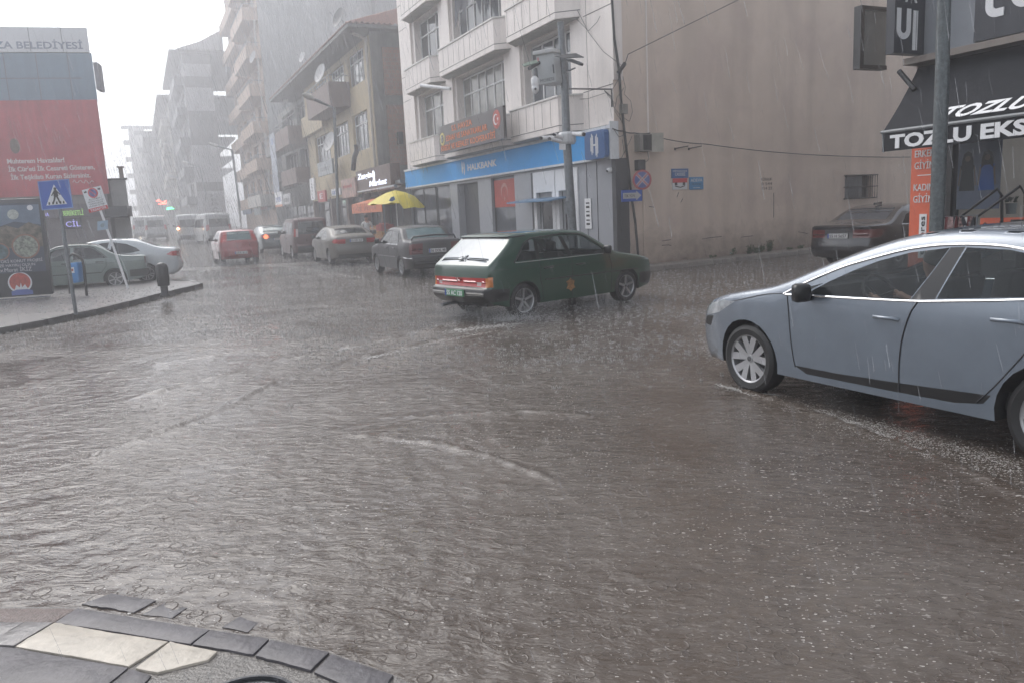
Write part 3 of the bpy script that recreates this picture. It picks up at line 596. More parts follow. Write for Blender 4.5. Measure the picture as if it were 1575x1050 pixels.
fig(-.97,1.72,.95,M('poster_black_dress',(.012,.012,.014),.6),M('poster_hair',(.03,.02,.018),.6)); fig(-1.30,1.72,.95,M('poster_blue_dress',(.02,.12,.5),.6),MATS['poster_hair'])
mb=MB(); mb.box(FT,-3.2,-1.29,.02,.045,1.06,1.28); os_=mb.build('orange_sign',MATS['orange_panel'],None,loc=FT.w(-2,.02,1.06)); tag(os_,'orange plate under the shop window reading tozlu ekspres','sign')
text('tozlu',FT,-1.34,1.115,.045,.12,BLACK,os_,width=.40,bold=.02); mb=MB(); mb.box(FT,-2.3,-1.78,.045,.05,1.09,1.25); q=mb.build('dark_field',BLACK,os_); text('ekspres',FT,-1.80,1.125,.05,.09,M('beige_letters',(.4,.33,.28),.6),q,width=.46)
# ---------------- yellow and brick building ----------------
YEL=M('yellow_ochre_render',(.45,.37,.24),.7,var=.15,scale=1,streak=.12); BRK=M('bare_brick',(.27,.14,.09),.8,var=.3,scale=5,bump=.2)
def brickify(m):
    n=m.node_tree; L=n.links.new; b=n.nodes['Principled BSDF']; tc=n.nodes.new('ShaderNodeTexCoord'); br=n.nodes.new('ShaderNodeTexBrick'); br.inputs['Scale'].default_value=1.; br.inputs['Brick Width'].default_value=.2; br.inputs['Row Height'].default_value=.2; br.inputs['Mortar Size'].default_value=.012
    sp=n.nodes.new('ShaderNodeSeparateXYZ'); cb=n.nodes.new('ShaderNodeCombineXYZ'); L(tc.outputs['Object'],sp.inputs[0]); L(sp.outputs[0],cb.inputs[0]); L(sp.outputs[2],cb.inputs[1]); L(cb.outputs[0],br.inputs['Vector'])
    br.inputs['Color1'].default_value=(.30,.145,.09,1); br.inputs['Color2'].default_value=(.22,.115,.08,1); br.inputs['Mortar'].default_value=(.20,.18,.16,1); L(br.outputs['Color'],b.inputs['Base Color'])
brickify(BRK)
TILE=M('clay_roof_tile',(.26,.12,.085),.7,var=.3,scale=6,bump=.3); BRN=M('brown_panel',(.13,.075,.06),.6,var=.25); EAV=M('grey_eave_boards',(.15,.145,.14),.8,var=.3)
yb=thing('ochre_house',FB.w(30,0,0),'ochre yellow flat house with bare brick side and clay tiled overhanging roof','building')
EZ=10.9
Y0,Y1=22.3,40.
wins=[(23.7,27.1,8.95,10.65),(23.8,27.0,5.45,7.45),(28.0,31.8,5.5,7.4),(33.0,37.5,5.5,7.3)]
wins2=wins+[(28.0,31.6,9.0,10.6),(33.,36.5,8.9,10.5)]
holed(FB,Y0,Y1,3.1,EZ,wins2,0,.2).build('front_wall',YEL,yb)
for a,b,c,d in wins2: window(FB,a,b,c,d,-.15,yb,cols=4 if b-a<3.5 else 5,trans=.3)
FY=Fr(FB.w(Y0,0,0)[:2],65,1)
mb=MB(); mb.box(FY,0,12,-.12,0,0,EZ+.3); mb.build('side_wall',CONC,yb)
mb=MB(); mb.box(FY,.6,6.5,0,.06,7.95,10.3); mb.box(FY,.62,6.5,0,.06,4.4,7.45); mb.build('brick_infill',BRK,yb)
mb=MB(); mb.tube([FB.w(Y0+.25,.12,EZ-.1),FB.w(Y0+.25,.12,3.2)],.07,8); mb.tube([FB.w(Y0+.6,.75,EZ+.15),FB.w(Y0+.35,.5,EZ),FB.w(Y0+.25,.12,EZ-.2)],.07,8); mb.build('downpipe',M('downpipe_pale',(.4,.37,.33),.5),yb)
# roof: boarded eaves, tiles above
mb=MB(); e0,e1,ev=Y0-.7,47.,1.25
P=lambda u,v,z:FB.w(u,v,z)
mb.poly([P(e0,ev,EZ+.15),P(e1,ev,EZ+.15),P(e1,-9,EZ+.15),P(e0,-9,EZ+.15)],(0,0,.16)); mb.build('eaves',EAV,yb)
mb=MB(); n=60
ridge=[P(e0+4.5,-4,EZ+2.6),P(e1-4.5,-4,EZ+2.6)]
for k in range(n):
    u0,u1=e0+(e1-e0)*k/n,e0+(e1-e0)*(k+1)/n; um=(u0+u1)/2
    r0=P(min(max(u0,e0+4.5),e1-4.5),-4,EZ+2.6); r1=P(min(max(u1,e0+4.5),e1-4.5),-4,EZ+2.6); rm=(r0+r1)/2+Vector((0,0,.08))
    a,b,mm=P(u0,ev+.05,EZ+.32),P(u1,ev+.05,EZ+.32),P(um,ev+.05,EZ+.42); mb.add([a,mm,rm,r0,b,r1],[(0,1,2,3),(1,4,5,2)])
n=36
for k in range(n):
    v0,v1=ev-(ev+9)*k/n,ev-(ev+9)*(k+1)/n; ap=P(e0+4.5,-4,EZ+2.6); a,b=P(e0-.05,v0,EZ+.32),P(e0-.05,v1,EZ+.32); mm=P(e0-.05,(v0+v1)/2,EZ+.42); mb.add([a,mm,b,ap],[(0,1,3),(1,2,3)])
mb.build('tiled_roof',TILE,yb)
mb=MB(); mb.box(FB,Y0,Y1,-10,-.35,3.0,EZ); mb.build('rear_wall',CONC,yb)
def balc(fr,a,b,v,z0,z1,mat,par,rail=0,name='balcony',ends=True,railm=None):
    mb=MB(); mb.box(fr,a,b,0,v,z0,z0+.14); mb.box(fr,a,b,v-.1,v,z0+.14,z1); 
    if ends: mb.box(fr,a,a+.1,.0,v-.1,z0+.14,z1); mb.box(fr,b-.1,b,.0,v-.1,z0+.14,z1)
    o=mb.build(name,mat,par)
    if rail:
        mb=MB(); mb.tube([fr.w(a,.05,z1+rail),fr.w(a,v-.05,z1+rail),fr.w(b,v-.05,z1+rail),fr.w(b,.05,z1+rail)],.03,6); mb.tube([fr.w(a,v-.05,z1+rail*.5),fr.w(b,v-.05,z1+rail*.5)],.02,6)
        k=a
        while k<=b: mb.tube([fr.w(k,v-.05,z1),fr.w(k,v-.05,z1+rail)],.02,5); k+=.8
        mb.build('railing',railm or GALV,o)
    return o
balc(FB,27.0,33.3,1.2,8.0,9.35,BRN,yb,rail=.35)
mb=MB(); mb.box(FB,33.3,Y1,-.0,.35,7.6,8.9); mb.build('plain_band',YEL,yb)
# brown fronted block at the left end of the same roof
bb=thing('brown_terrace_block',FB.w(44,0,0),'grey and brown terraced flats under the same long eave, banner hanging in front','building')
holed(FB,40.,54.,3.3,EZ,[(41,45.5,8.6,10.5),(46.5,52,8.4,10.5),(41,45.5,5.4,7.3),(46.5,52,5.2,7.3)],-.4,.5).build('front_wall',CONC,bb)
for a,b,c,d in [(41,45.5,8.6,10.5),(46.5,52,8.4,10.5),(41,45.5,5.4,7.3),(46.5,52,5.2,7.3)]: window(FB,a,b,c,d,-.8,bb,cols=4,trans=.0)
balc(FB,40.2,46,1.3,7.2,8.5,BRN,bb,rail=.5); balc(FB,47,53.5,1.0,7.3,8.0,CONC,bb,rail=.9); balc(FB,40.2,46.5,1.0,4.5,5.6,BRN,bb); balc(FB,47,53.5,.8,4.4,5.0,CONC,bb,rail=.8)
mb=MB(); mb.box(FB,40,54,-9,-1.0,0,EZ); mb.build('rear_wall',CONC,bb)
# ---------------- ground floor shops of both, as one row of fronts per building ----------------
SHD=M('shop_dark_interior',(.05,.045,.045),.6,var=.5,scale=2)
def shopfront(par,a,b,v=-.3,z1=3.1,cols=3):
    window(FB,a,b,.25,z1-.1,v,par,cols=cols,trans=0,fm=DARK,gm=GLASSD,name='shop_window')
mb=MB(); mb.box(FB,18.6,22.3,-3,-2.6,0,3.3); mb.box(FB,18.9,40,-.6,-.5,.1,3.2); mb.build('shop_back_wall',SHD,yb)
for a,b in ((22.6,25.6),(26,29.5),(30,34),(34.5,39.6)): shopfront(yb,a,b)
mb=MB()
for u in (22.4,25.8,29.7,34.2,39.8): mb.box(FB,u-.2,u+.2,-.4,.02,.1,3.2)
mb.build('shop_pillar',BRN,yb)
for a,b in ((40.3,44),(44.6,48),(48.6,53.5)): shopfront(bb,a,b)
mb=MB(); mb.box(FB,40,54,-.9,-.5,2.9,3.3); mb.build('beam',CONC,bb)
# dark alley infill between the bank and the ochre house
# market sign
def sign(name,label,fr,u0,u1,z0,z1,v,mat,th=.12,group=None):
    mb=MB(); mb.box(fr,u0,u1,v-th,v,z0,z1); o=mb.build(name,mat,None,loc=fr.w((u0+u1)/2,v-th/2,z0)); return tag(o,label,'sign',group)
BRS=M('brown_sign_board',(.09,.045,.03),.5,var=.15); LIT=M('lit_white_letters',(.7,.72,.8),.4,var=0,em=(.75,.82,1),es=.9)
zs_=sign('market_sign','brown market sign board with glowing white script letters beside the bank',FB,18.75,25.2,3.22,4.28,.5,BRS,.5)
text('Zengine',FB,24.9,3.82,.5,.30,LIT,zs_,width=3.3,bold=.02,shear=.2); text('Market',FB,22.6,3.36,.5,.28,LIT,zs_,width=3.2,bold=.02,shear=.2); text('R',FB,21.75,3.5,.51,.62,LIT,zs_,width=.45,bold=.02)
mb=MB(); mb.box(FB,18.75,25.2,-.0,.52,3.16,3.22); mb.build('lower_edge',WHITE,zs_)
mb=MB(); mb.box(FB,17.9,18.75,-2,.3,3.3,3.45); mb.tube([FB.w(17.7,.6,3.15),FB.w(20.5,.6,3.12)],.09,8); o=mb.build('pipe',GALV); tag(o,'pale drain pipe end sticking out between the bank and the market sign','pipe')
s2=sign('food_sign','cream and red food picture sign left of the market sign',FB,25.1,28.4,2.95,4.0,.6,M('food_sign_print',(.42,.25,.2),.5,var=.6,scale=3)); text('ekmek',FB,28.0,3.5,.6,.22,M('sign_red',(.45,.03,.03),.5),s2,width=2.2)
s3=sign('steel_signboard','grey blank signboard on the brown bay above the shops',FB,29.4,33.6,4.5,5.35,.8,M('sign_silver',(.22,.24,.25),.35,var=.3)); text('KERVAN',FB,33.1,4.75,.8,.3,M('letter_pale',(.45,.45,.45),.4),s3,width=3.1,shear=.3)
s4=sign('upright_sign','tall narrow white sign with black upright letters',FB,34.2,35.6,3.1,4.5,1.0,WHITE)
for k,ch in enumerate('TABELA'): text(ch,FB,35.1,4.28-.22*k,1.0,.16,BLACK,s4,width=.3)
s5=sign('red_white_sign','red shop sign with white mark under the pale board',FB,31.6,33.9,2.9,3.6,.9,M('sign_red2',(.42,.04,.035),.5)); text('E',FB,33.2,3.1,.9,.35,WHITE,s5,width=.9); 
s6=sign('white_blue_sign','small white sign with blue writing left of the food sign',FB,28.8,31.2,3.2,3.6,.6,WHITE); text('GIDA',FB,30.9,3.27,.6,.22,M('sign_blue_letters',(.03,.1,.35),.5),s6,width=1.6)
s7=sign('orange_blue_sign','white box sign with blue band below the long banner',FB,47.3,50.8,3.0,4.2,1.0,WHITE); text('OPTİK',FB,50.4,3.4,1.0,.4,MATS['sign_blue_letters'],s7,width=2.6); mb=MB(); mb.box(FB,47.3,50.8,1.0,1.02,3.0,3.18); mb.build('orange_edge',M('amber_sign_edge',(.55,.16,.02),.4),s7)
s8=sign('white_sign','plain white sign panel beside the brown bay',FB,43.6,46.6,3.1,3.9,1.0,M('sign_offwhite',(.5,.5,.5),.5)); text('BERBER',FB,46.2,3.3,1.0,.3,PLTXT if 'PLTXT' in globals() else BLACK,s8,width=2.2)
bn=MB(); bn.box(FB,47.9,50.6,1.0,1.04,4.2,8.9); o=bn.build('hanging_banner',M('banner_print',(.33,.36,.42),.6,var=.7,scale=1.3),None,loc=FB.w(49,1,4.2)); tag(o,'long pale printed banner hanging down the front of the terraced flats','banner')
mb=MB(); mb.box(FB,48.6,49.6,1.04,1.05,8.0,8.5); mb.build('banner_mark',NAVY,o)
# steel frame sign and shops further on
# ---------------- tall peach block ----------------
PEA=M('peach_render',(.40,.29,.215),.7,var=.12,streak=.1); PGR=M('grey_party_wall',(.36,.36,.35),.8,var=.22,scale=.25,streak=.3)
pb=thing('peach_apartment_block',FB.w(65,0,0),'tall apartment block with peach balconies and a huge blank grey side wall','building')
PU0,PU1,PH=57.,80.,27.6
FP=Fr(FB.w(PU0,0,0)[:2],57,1)
hp=[(17.5+i*1.9,18.6+i*1.9,19.2,20.6) for i in (0,2)]
holed(FP,0,30,0,PH,hp,0,.2).build('party_wall',PGR,pb)
for a,b,c,d in hp: window(FP,a,b,c,d,-.15,pb,cols=1,trans=.0)
mb=MB(); mb.box(FP,11.,13.2,0,.9,0,PH-.1); mb.build('shaft',M('grey_shaft',(.2,.2,.2),.8,var=.2),pb)
mb=MB(); mb.tube([FB.w(PU0+.3,.3,3),FB.w(PU0+.3,.3,PH)],.1,8); mb.build('downpipe',MATS['downpipe_pale'],pb)
hl=[]; fz=[3.6+3.25*k for k in range(7)]
for z in fz:
    for a in (59.0,64.5,70,75.5): hl.append((a,a+3.4,z+.2,z+2.6))
holed(FB,PU0,PU1,0,PH,hl,0,.5).build('front_wall',PEA,pb)
for a,b,c,d in hl: window(FB,a,b,c,d,-.3,pb,cols=3,trans=.25)
for i,z in enumerate(fz):
    balc(FB,57.2,66.5,1.3,z-.3,z+.75,PEA if i!=0 else M('cream_balcony',(.42,.40,.36),.7,streak=.2),pb,rail=.3); mb=MB(); mb.box(FB,67.5,79.5,0.02,.9,z-.3,z+.75); mb.build('projecting_bay',PEA,pb)
mb=MB(); mb.poly([FB.w(56.2,2.2,PH),FB.w(81,2.2,PH),FB.w(81,-10,PH),FB.w(56.2,-10,PH)],(0,0,.3)); mb.build('roof_eave',EAV,pb)
mb=MB(); mb.box(FB,57.2,79.8,.02,.08,3.0,3.4); mb.build('shop_band',DARK,pb)
for i,(a,b,z0,z1,mt,lb) in enumerate([(58,62,3.0,4.3,M('old_red_sign',(.30,.08,.07),.6,var=.4),'faded red shop sign under the lowest cream balcony'),(62.6,67,2.6,3.4,M('sign_green_grey',(.3,.36,.35),.6),'pale grey green shop sign beside the faded red one'),(70,77,2.8,3.9,M('sign_dull_blue',(.10,.16,.26),.6),'dull blue shop sign far along the peach block')]):
    sign('shop_sign',lb,FB,a,b,z0,z1,.7,mt,group='small shop signs along the street')
# ---------------- striped block and hazy houses beyond ----------------
def slabhouse(name,label,Y,xl,xr,xs,ytop,hfl,front,sidem,depth=14,wn=3,group=None,bands=None):
    """house whose front face spans photo columns xl..xr and side face xr..xs, standing at distance Y"""
    p=atY(xr,345,Y); b=Vector((p.x,p.y,gh(p.x,p.y))); top=atY(xr,ytop,Y).z-b.z
    q=thing(name,b,label,'building',group); fr=Fr((b.x,b.y),-25,-1,b.z); fw=max(3,fr.u(xl,345)); fs=Fr((b.x,b.y),65,1,b.z); sw=max(3,fs.u(xs,345))
    nf=max(2,round(top/hfl)); hh=top/nf; hs_=[]
    for k in range(1,nf):
        for j in range(wn): a=fw*(j+.22)/wn; hs_.append((a,a+fw*.56/wn,k*hh+.8,k*hh+hh-.5))
    holed(fr,0,fw,0,top,hs_,0,.3).build('front_wall',front,q)
    for a,c,d,e in hs_: window(fr,a,c,d,e,-.2,q,cols=2,trans=0)
    for k in range(1,nf):
        mb=MB(); mb.box(fr,0.2,fw*.55,0,1.1,k*hh,k*hh+.9); mb.build('balcony',front,q)
    mb=MB(); mb.box(fs,0,sw,-.2,0,0,top); mb.build('side_wall',sidem,q)
    mb=MB(); mb.box(fr,-.6,fw,-12,1.3,top,top+.35); mb.build('roof_slab',EAV,q)
    if bands:
        for z0,z1,mt in bands: mb=MB(); mb.box(fs,0.05,sw,.0,.1,z0*top,z1*top); mb.build('wall_band',mt,q)
    return q,fr,fs,fw,sw,top
WB=M('white_wall_band',(.36,.36,.37),.6,var=.08); DB=M('dark_slate_cladding',(.085,.08,.08),.6,var=.2,bump=.3); DGF=M('dark_grey_front',(.12,.12,.125),.6,var=.2)
q,fr,fs,fw,sw,top=slabhouse('striped_house','tall house with white and dark slate bands across its side, half lost in haze',92,289,308,350,82,3.3,DGF,WB,bands=[(.82,.88,DB),(.50,.69,DB),(.24,.29,DB),(.95,1.,DB)],wn=2)
mb=MB(); mb.poly([fs.w(-.5,1.2,top+.35),fs.w(4.5,1.2,top+.35),fs.w(4.5,1.2,top+2.6),fs.w(2.,1.2,top+1.2)],fs.n*-8); mb.build('gable',WB,q)
nf=thing('striped_house_sign',fs.w(1.8,.4,top*.10),'tall rounded sign of stacked letters on the white side wall','sign')
mb=MB(); mb.box(fs,1.2,2.6,.15,.35,top*.09,top*.225); mb.build('board',M('sign_greyish',(.30,.30,.31),.5),nf)
for k in range(6): text('KEBAP!'[k],fs,1.45,top*.205-.5*k,.36,.35,BLACK,nf,flip=1,width=.8)
GW=M('grey_far_wall',(.27,.27,.265),.8,var=.15); CW=M('cream_far_wall',(.36,.34,.30),.8,var=.15)
HG='hazy houses at the end of the street'
slabhouse('far_house','grey house with a deep overhanging roof just left of the striped one',108,262,280,300,150,3.4,CW,GW,wn=2,group=HG)
slabhouse('far_house','lower beige house with projecting eave below the grey overhanging roof',112,268,276,300,185,3.2,CW,CW,wn=2,group=HG)
slabhouse('far_house','pale house with a flat roof fading into the rain, centre of the street end',122,236,250,275,215,3.2,GW,GW,wn=2,group=HG)
slabhouse('far_house','faint house beneath the pale flat roofed one, street end',140,232,262,290,245,3.2,CW,GW,wn=3,group=HG)
slabhouse('far_house','faintest broad block standing right of the municipality tower',140,172,236,236.5,205,3.3,GW,GW,wn=6,group=HG)
slabhouse('far_house','very faint low block behind the red panel edge',165,168,215,220,196,3.3,CW,CW,wn=4,group=HG)
slabhouse('far_house','long faint block closing off the far end of the street',190,215,290,300,262,3.3,GW,GW,wn=6,group=HG)
# neon signs far away
mb=MB(); mb.box(Fr(atY(248,312,75)[:2],65,1),-.9,.9,-.2,.0,0,0)
p=atY(250,311,78); fr=Fr((p.x,p.y),75,1); mb=MB(); mb.tube([fr.w(-.55,0,p.z+.1),fr.w(-.3,0,p.z+.2),fr.w(.0,0,p.z-.1),fr.w(.35,0,p.z+.1)],.06,6); mb.tube([fr.w(-.4,0,p.z-.2),fr.w(.35,0,p.z-.15)],.05,6); o=mb.build('neon_sign',M('neon_red',(.6,.1,.08),.5,var=0,em=(1,.12,.08),es=4)); tag(o,'glowing red neon sign far up the street in the rain','sign')
p=atY(262,322,78); fr=Fr((p.x,p.y),75,1); mb=MB(); mb.tube([fr.w(-.35,0,p.z),fr.w(.35,0,p.z+.03)],.05,6); mb.tube([fr.w(-.3,0,p.z+.13),fr.w(.2,0,p.z+.15)],.04,6); o=mb.build('neon_sign',M('neon_green',(.1,.6,.2),.5,var=0,em=(.08,1,.35),es=3)); tag(o,'glowing green neon sign just right of the red one','sign')
# ---------------- municipality building on the left ----------------
MP=atY(168,300,33.); FMu=Fr((MP.x,MP.y),75,1)
mu=thing('municipality_building',FMu.w(-4,0,0),'town hall block with white name strip, blue glass storey and huge red banner','building')
WP=M('white_composite',(.55,.56,.58),.4,var=.06); BG=M('blue_grey_glass',(.10,.17,.24),.25,var=.15,scale=.6,streak=.15); RB=M('red_banner_cloth',(.42,.055,.07),.6,var=.25,scale=.8,streak=.25,bump=.6,bscale=1.6)
BK=Vector((-math.sin(R(38)),math.cos(R(38)),0))*9
def mubox(mb,u0,u1,v1,z0,z1):
    a,b=FMu.w(u0,v1,0),FMu.w(u1,v1,0); mb.box8([Vector((p.x,p.y,z)) for z in(z0,z1) for p in(a,b,b+BK,a+BK)])
mb=MB(); mubox(mb,-14,-.62+.55,-.25,8.95,9.9); q=mb.build('name_strip',WP,mu)
for k in range(7):
    mb=MB(); u=-1.05-k*1.17; mb.box(FMu,u,u+.02,-.25,-.245,8.97,9.88); mb.build('panel_joint',DARK,q)
text('HAVZA BELEDİYESİ',FMu,FMu.u(127,70,-.25),9.08,-.25,.27,M('letter_blue_grey',(.12,.15,.22),.5),q,flip=1,width=4.05,align='RIGHT',bold=.02)
mb=MB(); mubox(mb,-14,FMu.u(143,100,-.3),-.3,7.0,8.93); q=mb.build('blue_storey',BG,mu)
mb=MB()
for k in range(9): u=-.95-k*1.15; mb.box(FMu,u,u+.025,-.3,-.29,7.0,8.93)
mb.box(FMu,-14,-.5,-.3,-.288,7.93,7.96); mb.build('panel_joint',DARK,q)
mb=MB(); sx=FMu.uz(143,96,-.4),FMu.uz(155,138,-.4); mb.box(FMu,sx[0][0],sx[1][0],-1.2,-.4,sx[1][1],sx[0][1]); mb.build('side_box',M('side_box_grey',(.16,.16,.19),.6),mu)
mb=MB(); mubox(mb,-14,-.1,-.1,0.05,6.95); mb.build('main_wall',M('dull_mauve_wall',(.17,.155,.16),.7,var=.2),mu)
mb=MB(); mb.box(FMu,-14,.0,-.05,.0,3.27,7.05); rb=mb.build('red_banner',RB,None,loc=FMu.w(-5,0,3.27)); tag(rb,'huge red cloth banner with white slogan hung across the town hall front','banner')
LW=M('banner_white',(.6,.55,.55),.6,var=0)
for s,z,x0,wd in (('Muhterem Havzalılar!',4.60,13,88),('İlk Cür\'eti İlk Cesareti Gösteren,',4.28,13,133),('İlk Teşkilatı Kuran Sizlersiniz.',3.96,15,123)):
    ua=FMu.u(x0,262); ub=FMu.u(x0+wd,262); text(s,FMu,ua,z,.0,.19,LW,rb,flip=1,width=ub-ua,bold=.02)
mb=MB(); ua=FMu.u(112,280); pts=[FMu.w(ua+.06*k,.01,3.78+.09*math.sin(k*1.7)*(1 if k%3 else .4)) for k in range(14)]; mb.tube(pts,.012,4); mb.build('signature',LW,rb)
u,z=FMu.uz(23,225); mb=MB(); mb.poly([FMu.w(u+.22*math.cos(a)*.8,.0,z+.3*math.sin(a)) for a in [k*2*PI/16 for k in range(16)]],FMu.n*.01); mb.build('portrait_mark',M('portrait_brown',(.12,.08,.06),.6,var=.6,scale=8),rb)
# signs under it
def signU(name,lb,px0,px1,pt,pb,mt,grp=None,v=.02): 
    u0,z1=FMu.uz(px0,pt,v); u1,z0=FMu.uz(px1,pb,v); mb=MB(); mb.box(FMu,u0,u1,v-.08,v,z0,z1); o=mb.build(name,mt,None,loc=FMu.w((u0+u1)/2,v,z0)); tag(o,lb,'sign',grp); return o,u0,u1,z0,z1
o,u0,u1,z0,z1=signU('shop_fascia','dark shop fascia with small lit green and violet letters under the red banner',20,166,318,333,M('fascia_mauve',(.10,.09,.10),.5))
NG=M('neon_yellowgreen',(.3,.5,.15),.5,var=0,em=(.45,.9,.25),es=.15); NV=M('neon_violet',(.3,.3,.7),.5,var=0,em=(.5,.45,1),es=.35)
text('DA',FMu,FMu.u(66,325,.03),z0+.1,.03,.16,NV,o,flip=1,width=.2); text('BEREKETLİ',FMu,FMu.u(95,325,.03),z0+.1,.03,.2,NG,o,flip=1,width=FMu.u(128,325,.03)-FMu.u(95,325,.03),bold=.02)
o2,u0,u1,z0,z1=signU('lit_window_letters','small violet lit letters in the dark shop window behind the pale green sedan',96,126,336,352,M('dark_window_panel',(.03,.03,.035),.2),v=.0); text('CİL',FMu,u0+.1,z0+.1,.0,.22,NV,o2,flip=1,width=(u1-u0)*.8)
# low annex right of the banner
ax=thing('low_annex',atY(185,380,34),'small grey annex with a chimney stub and a dark canopy right of the banner','building')
mb=MB(); u0,z1=FMu.uz(168,278,-.6); u1,_=FMu.uz(193,278,-.6); mubox(mb,u0,u1,-.6,0,z1); mb.build('wall',GW,ax)
mb=MB(); mubox(mb,u0,u1+.1,-.5,z1,z1+.08); mb.build('roof_edge',DARK,ax)
uu,zz=FMu.uz(185,262,-.8); mb=MB(); mb.box(FMu,uu-.07,uu+.07,-1,-.8,z1+.05,zz+.1); mb.box(FMu,uu-.12,uu+.12,-1.05,-.75,zz+.1,zz+.16); mb.build('chimney',M('rust_pipe',(.16,.11,.09),.7),ax)
ua,za=FMu.uz(160,318,.4); ub,zb_=FMu.uz(197,333,.4); mb=MB(); mb.box(FMu,ua,ub,-.6,.4,zb_,za); mb.tube([FMu.w(ua,.42,zb_),FMu.w(ub,.42,zb_)],.05,6); mb.build('canopy',DARK,ax)
# ---------------- cars ----------------
def inpoly(p,poly):
    x,y=p; c=False; j=len(poly)-1
    for i in range(len(poly)):
        xi,yi=poly[i]; xj,yj=poly[j]
        if (yi>y)!=(yj>y) and x<(xj-xi)*(y-yi)/(yj-yi)+xi: c=not c
        j=i
    return c
def chaikin(P,n=2):
    for _ in range(n):
        Q=[P[0]]
        for a,b in zip(P[:-1],P[1:]): Q+= [(a[0]*.78+b[0]*.22,a[1]*.78+b[1]*.22),(a[0]*.22+b[0]*.78,a[1]*.22+b[1]*.78)]
        Q.append(P[-1]); P=Q
    return P
def resamp(P,d):
    o=[P[0]]
    for a,b in zip(P[:-1],P[1:]):
        l=math.hypot(b[0]-a[0],b[1]-a[1]); k=max(1,math.ceil(l/d))
        for i in range(1,k+1): o.append((a[0]+(b[0]-a[0])*i/k,a[1]+(b[1]-a[1])*i/k))
    o2=[o[0]]
    for p in o[1:]:
        if math.hypot(p[0]-o2[-1][0],p[1]-o2[-1][1])>d*.3: o2.append(p)
    return o2
def paint(name,col,rough=.28,metal=.0,spk=.1):
    m=M(name,col,rough,metal,var=spk,scale=3,coat=1 if rough<.4 else .35,bump=.12 if rough<.4 else .06,bscale=230); m.node_tree.nodes['Principled BSDF'].inputs['Coat Roughness'].default_value=.04; return m
TYRE=M('tyre_rubber',(.014,.014,.015),.55,var=.3,scale=20); RIM=M('alloy_rim',(.42,.42,.43),.3,.6,var=.15); RIMD=M('dark_rim',(.10,.10,.105),.4,.4)
TAIL=M('tail_lamp_red',(.42,.012,.012),.15,coat=1,var=.1); TAILD=M('tail_lamp_dark_red',(.11,.012,.012),.15,coat=1,var=.1); AMB=M('amber_lamp',(.55,.16,.02),.15,coat=1); HEADL=M('headlamp_glass',(.35,.37,.39),.08,coat=1,var=.4,scale=15)
CHROME=M('chrome_trim',(.75,.76,.78),.12,.9,var=0); PLATE=M('number_plate_white',(.6,.6,.6),.4,var=.05); PLTXT=M('plate_black',(.015,.015,.02),.5,var=0); PLBL=M('plate_blue',(.02,.06,.3),.4,var=0)
SEAT=M('seat_fabric',(.03,.03,.033),.8); INT=M('car_interior',(.018,.018,.02),.7)
CGL=glassM('car_glass_clear',(.03,.036,.04),.25); CGM=glassM('car_glass_tinted',(.018,.022,.026),.62); CGF=M('fogged_rear_glass',(.30,.33,.35),.2,var=.15,scale=2); CGW=M('steamed_teal_glass',(.10,.16,.17),.12,var=.35,scale=2)
def wheel_parts(root,T,c,r,wd,spokes,mat,side,wide=.2,hub=None):
    """tyre with rim, hub and spokes; c is the wheel centre in car axes, side is the outer y direction"""
    ax=(T(c[0],c[1]+side,c[2])-T(*c)).normalized(); o=T(*c)
    mb=MB(); rr=r*.68; prof=[(rr,-wd*.5),(r*.86,-wd*.52),(r*.97,-wd*.42),(r,-wd*.25),(r,wd*.25),(r*.97,wd*.42),(r*.86,wd*.52),(rr,wd*.46)]
    mb.lathe(o,ax,prof,36); w=mb.build('wheel',TYRE,root,smooth=40)
    mb=MB(); mb.lathe(o,ax,[(rr*.96,-wd*.45),(rr*.93,wd*.25),(rr*.95,wd*.42),(rr+.004,wd*.47),(rr+.006,wd*.42)],36); rim=mb.build('rim',mat,w,smooth=40)
    mb=MB(); mb.lathe(o,ax,[(rr*.95,wd*.02),(0.001,wd*.02)],24); mb.build('brake_disc',RIMD,w)
    mb=MB(); e=Vector((0,0,1)); e=T(c[0]+1,c[1],c[2])-o; e.normalize(); f=ax.cross(e)
    for k in range(spokes):
        a=2*PI*k/spokes+.31; d=e*math.cos(a)+f*math.sin(a); t=ax.cross(d); q=wide*rr
        for sg in ((-1,1) if wide>=.2 else (0,)):
            s0=t*(sg*q*.35); s1=t*(sg*q*.95); hw0=q*(.26 if wide<.3 else .42) if sg else q*.5; hw1=q*(.30 if wide<.3 else .46) if sg else q*.55
            P=[o+d*rr*.12+s0+t*hw0,o+d*rr*.12+s0-t*hw0,o+d*rr*.96+s1-t*hw1,o+d*rr*.96+s1+t*hw1]
            z0=ax*(wd*.22); z1=ax*(wd*.36); z2=ax*(wd*.43)
            mb.box8([P[0]+z0,P[1]+z0,P[2]+z1-ax*.03,P[3]+z1-ax*.03,P[0]+z1,P[1]+z1,P[2]+z2,P[3]+z2])
    mb.lathe(o,ax,[(.001,wd*.40),(rr*.17,wd*.39),(rr*.2,wd*.30),(rr*.2,wd*.1)],14); sp=mb.build('spokes',mat,w)
    mb=MB(); mb.lathe(o,ax,[(.001,wd*.415),(rr*.11,wd*.41),(rr*.11,wd*.3)],12); mb.build('hub_cap',RIMD,w)
    if hub:
        mb=MB(); mb.lathe(o,ax,[(rr*.05,wd*.43),(rr*.075,wd*.43)],4); mb.build('badge',CHROME,w)
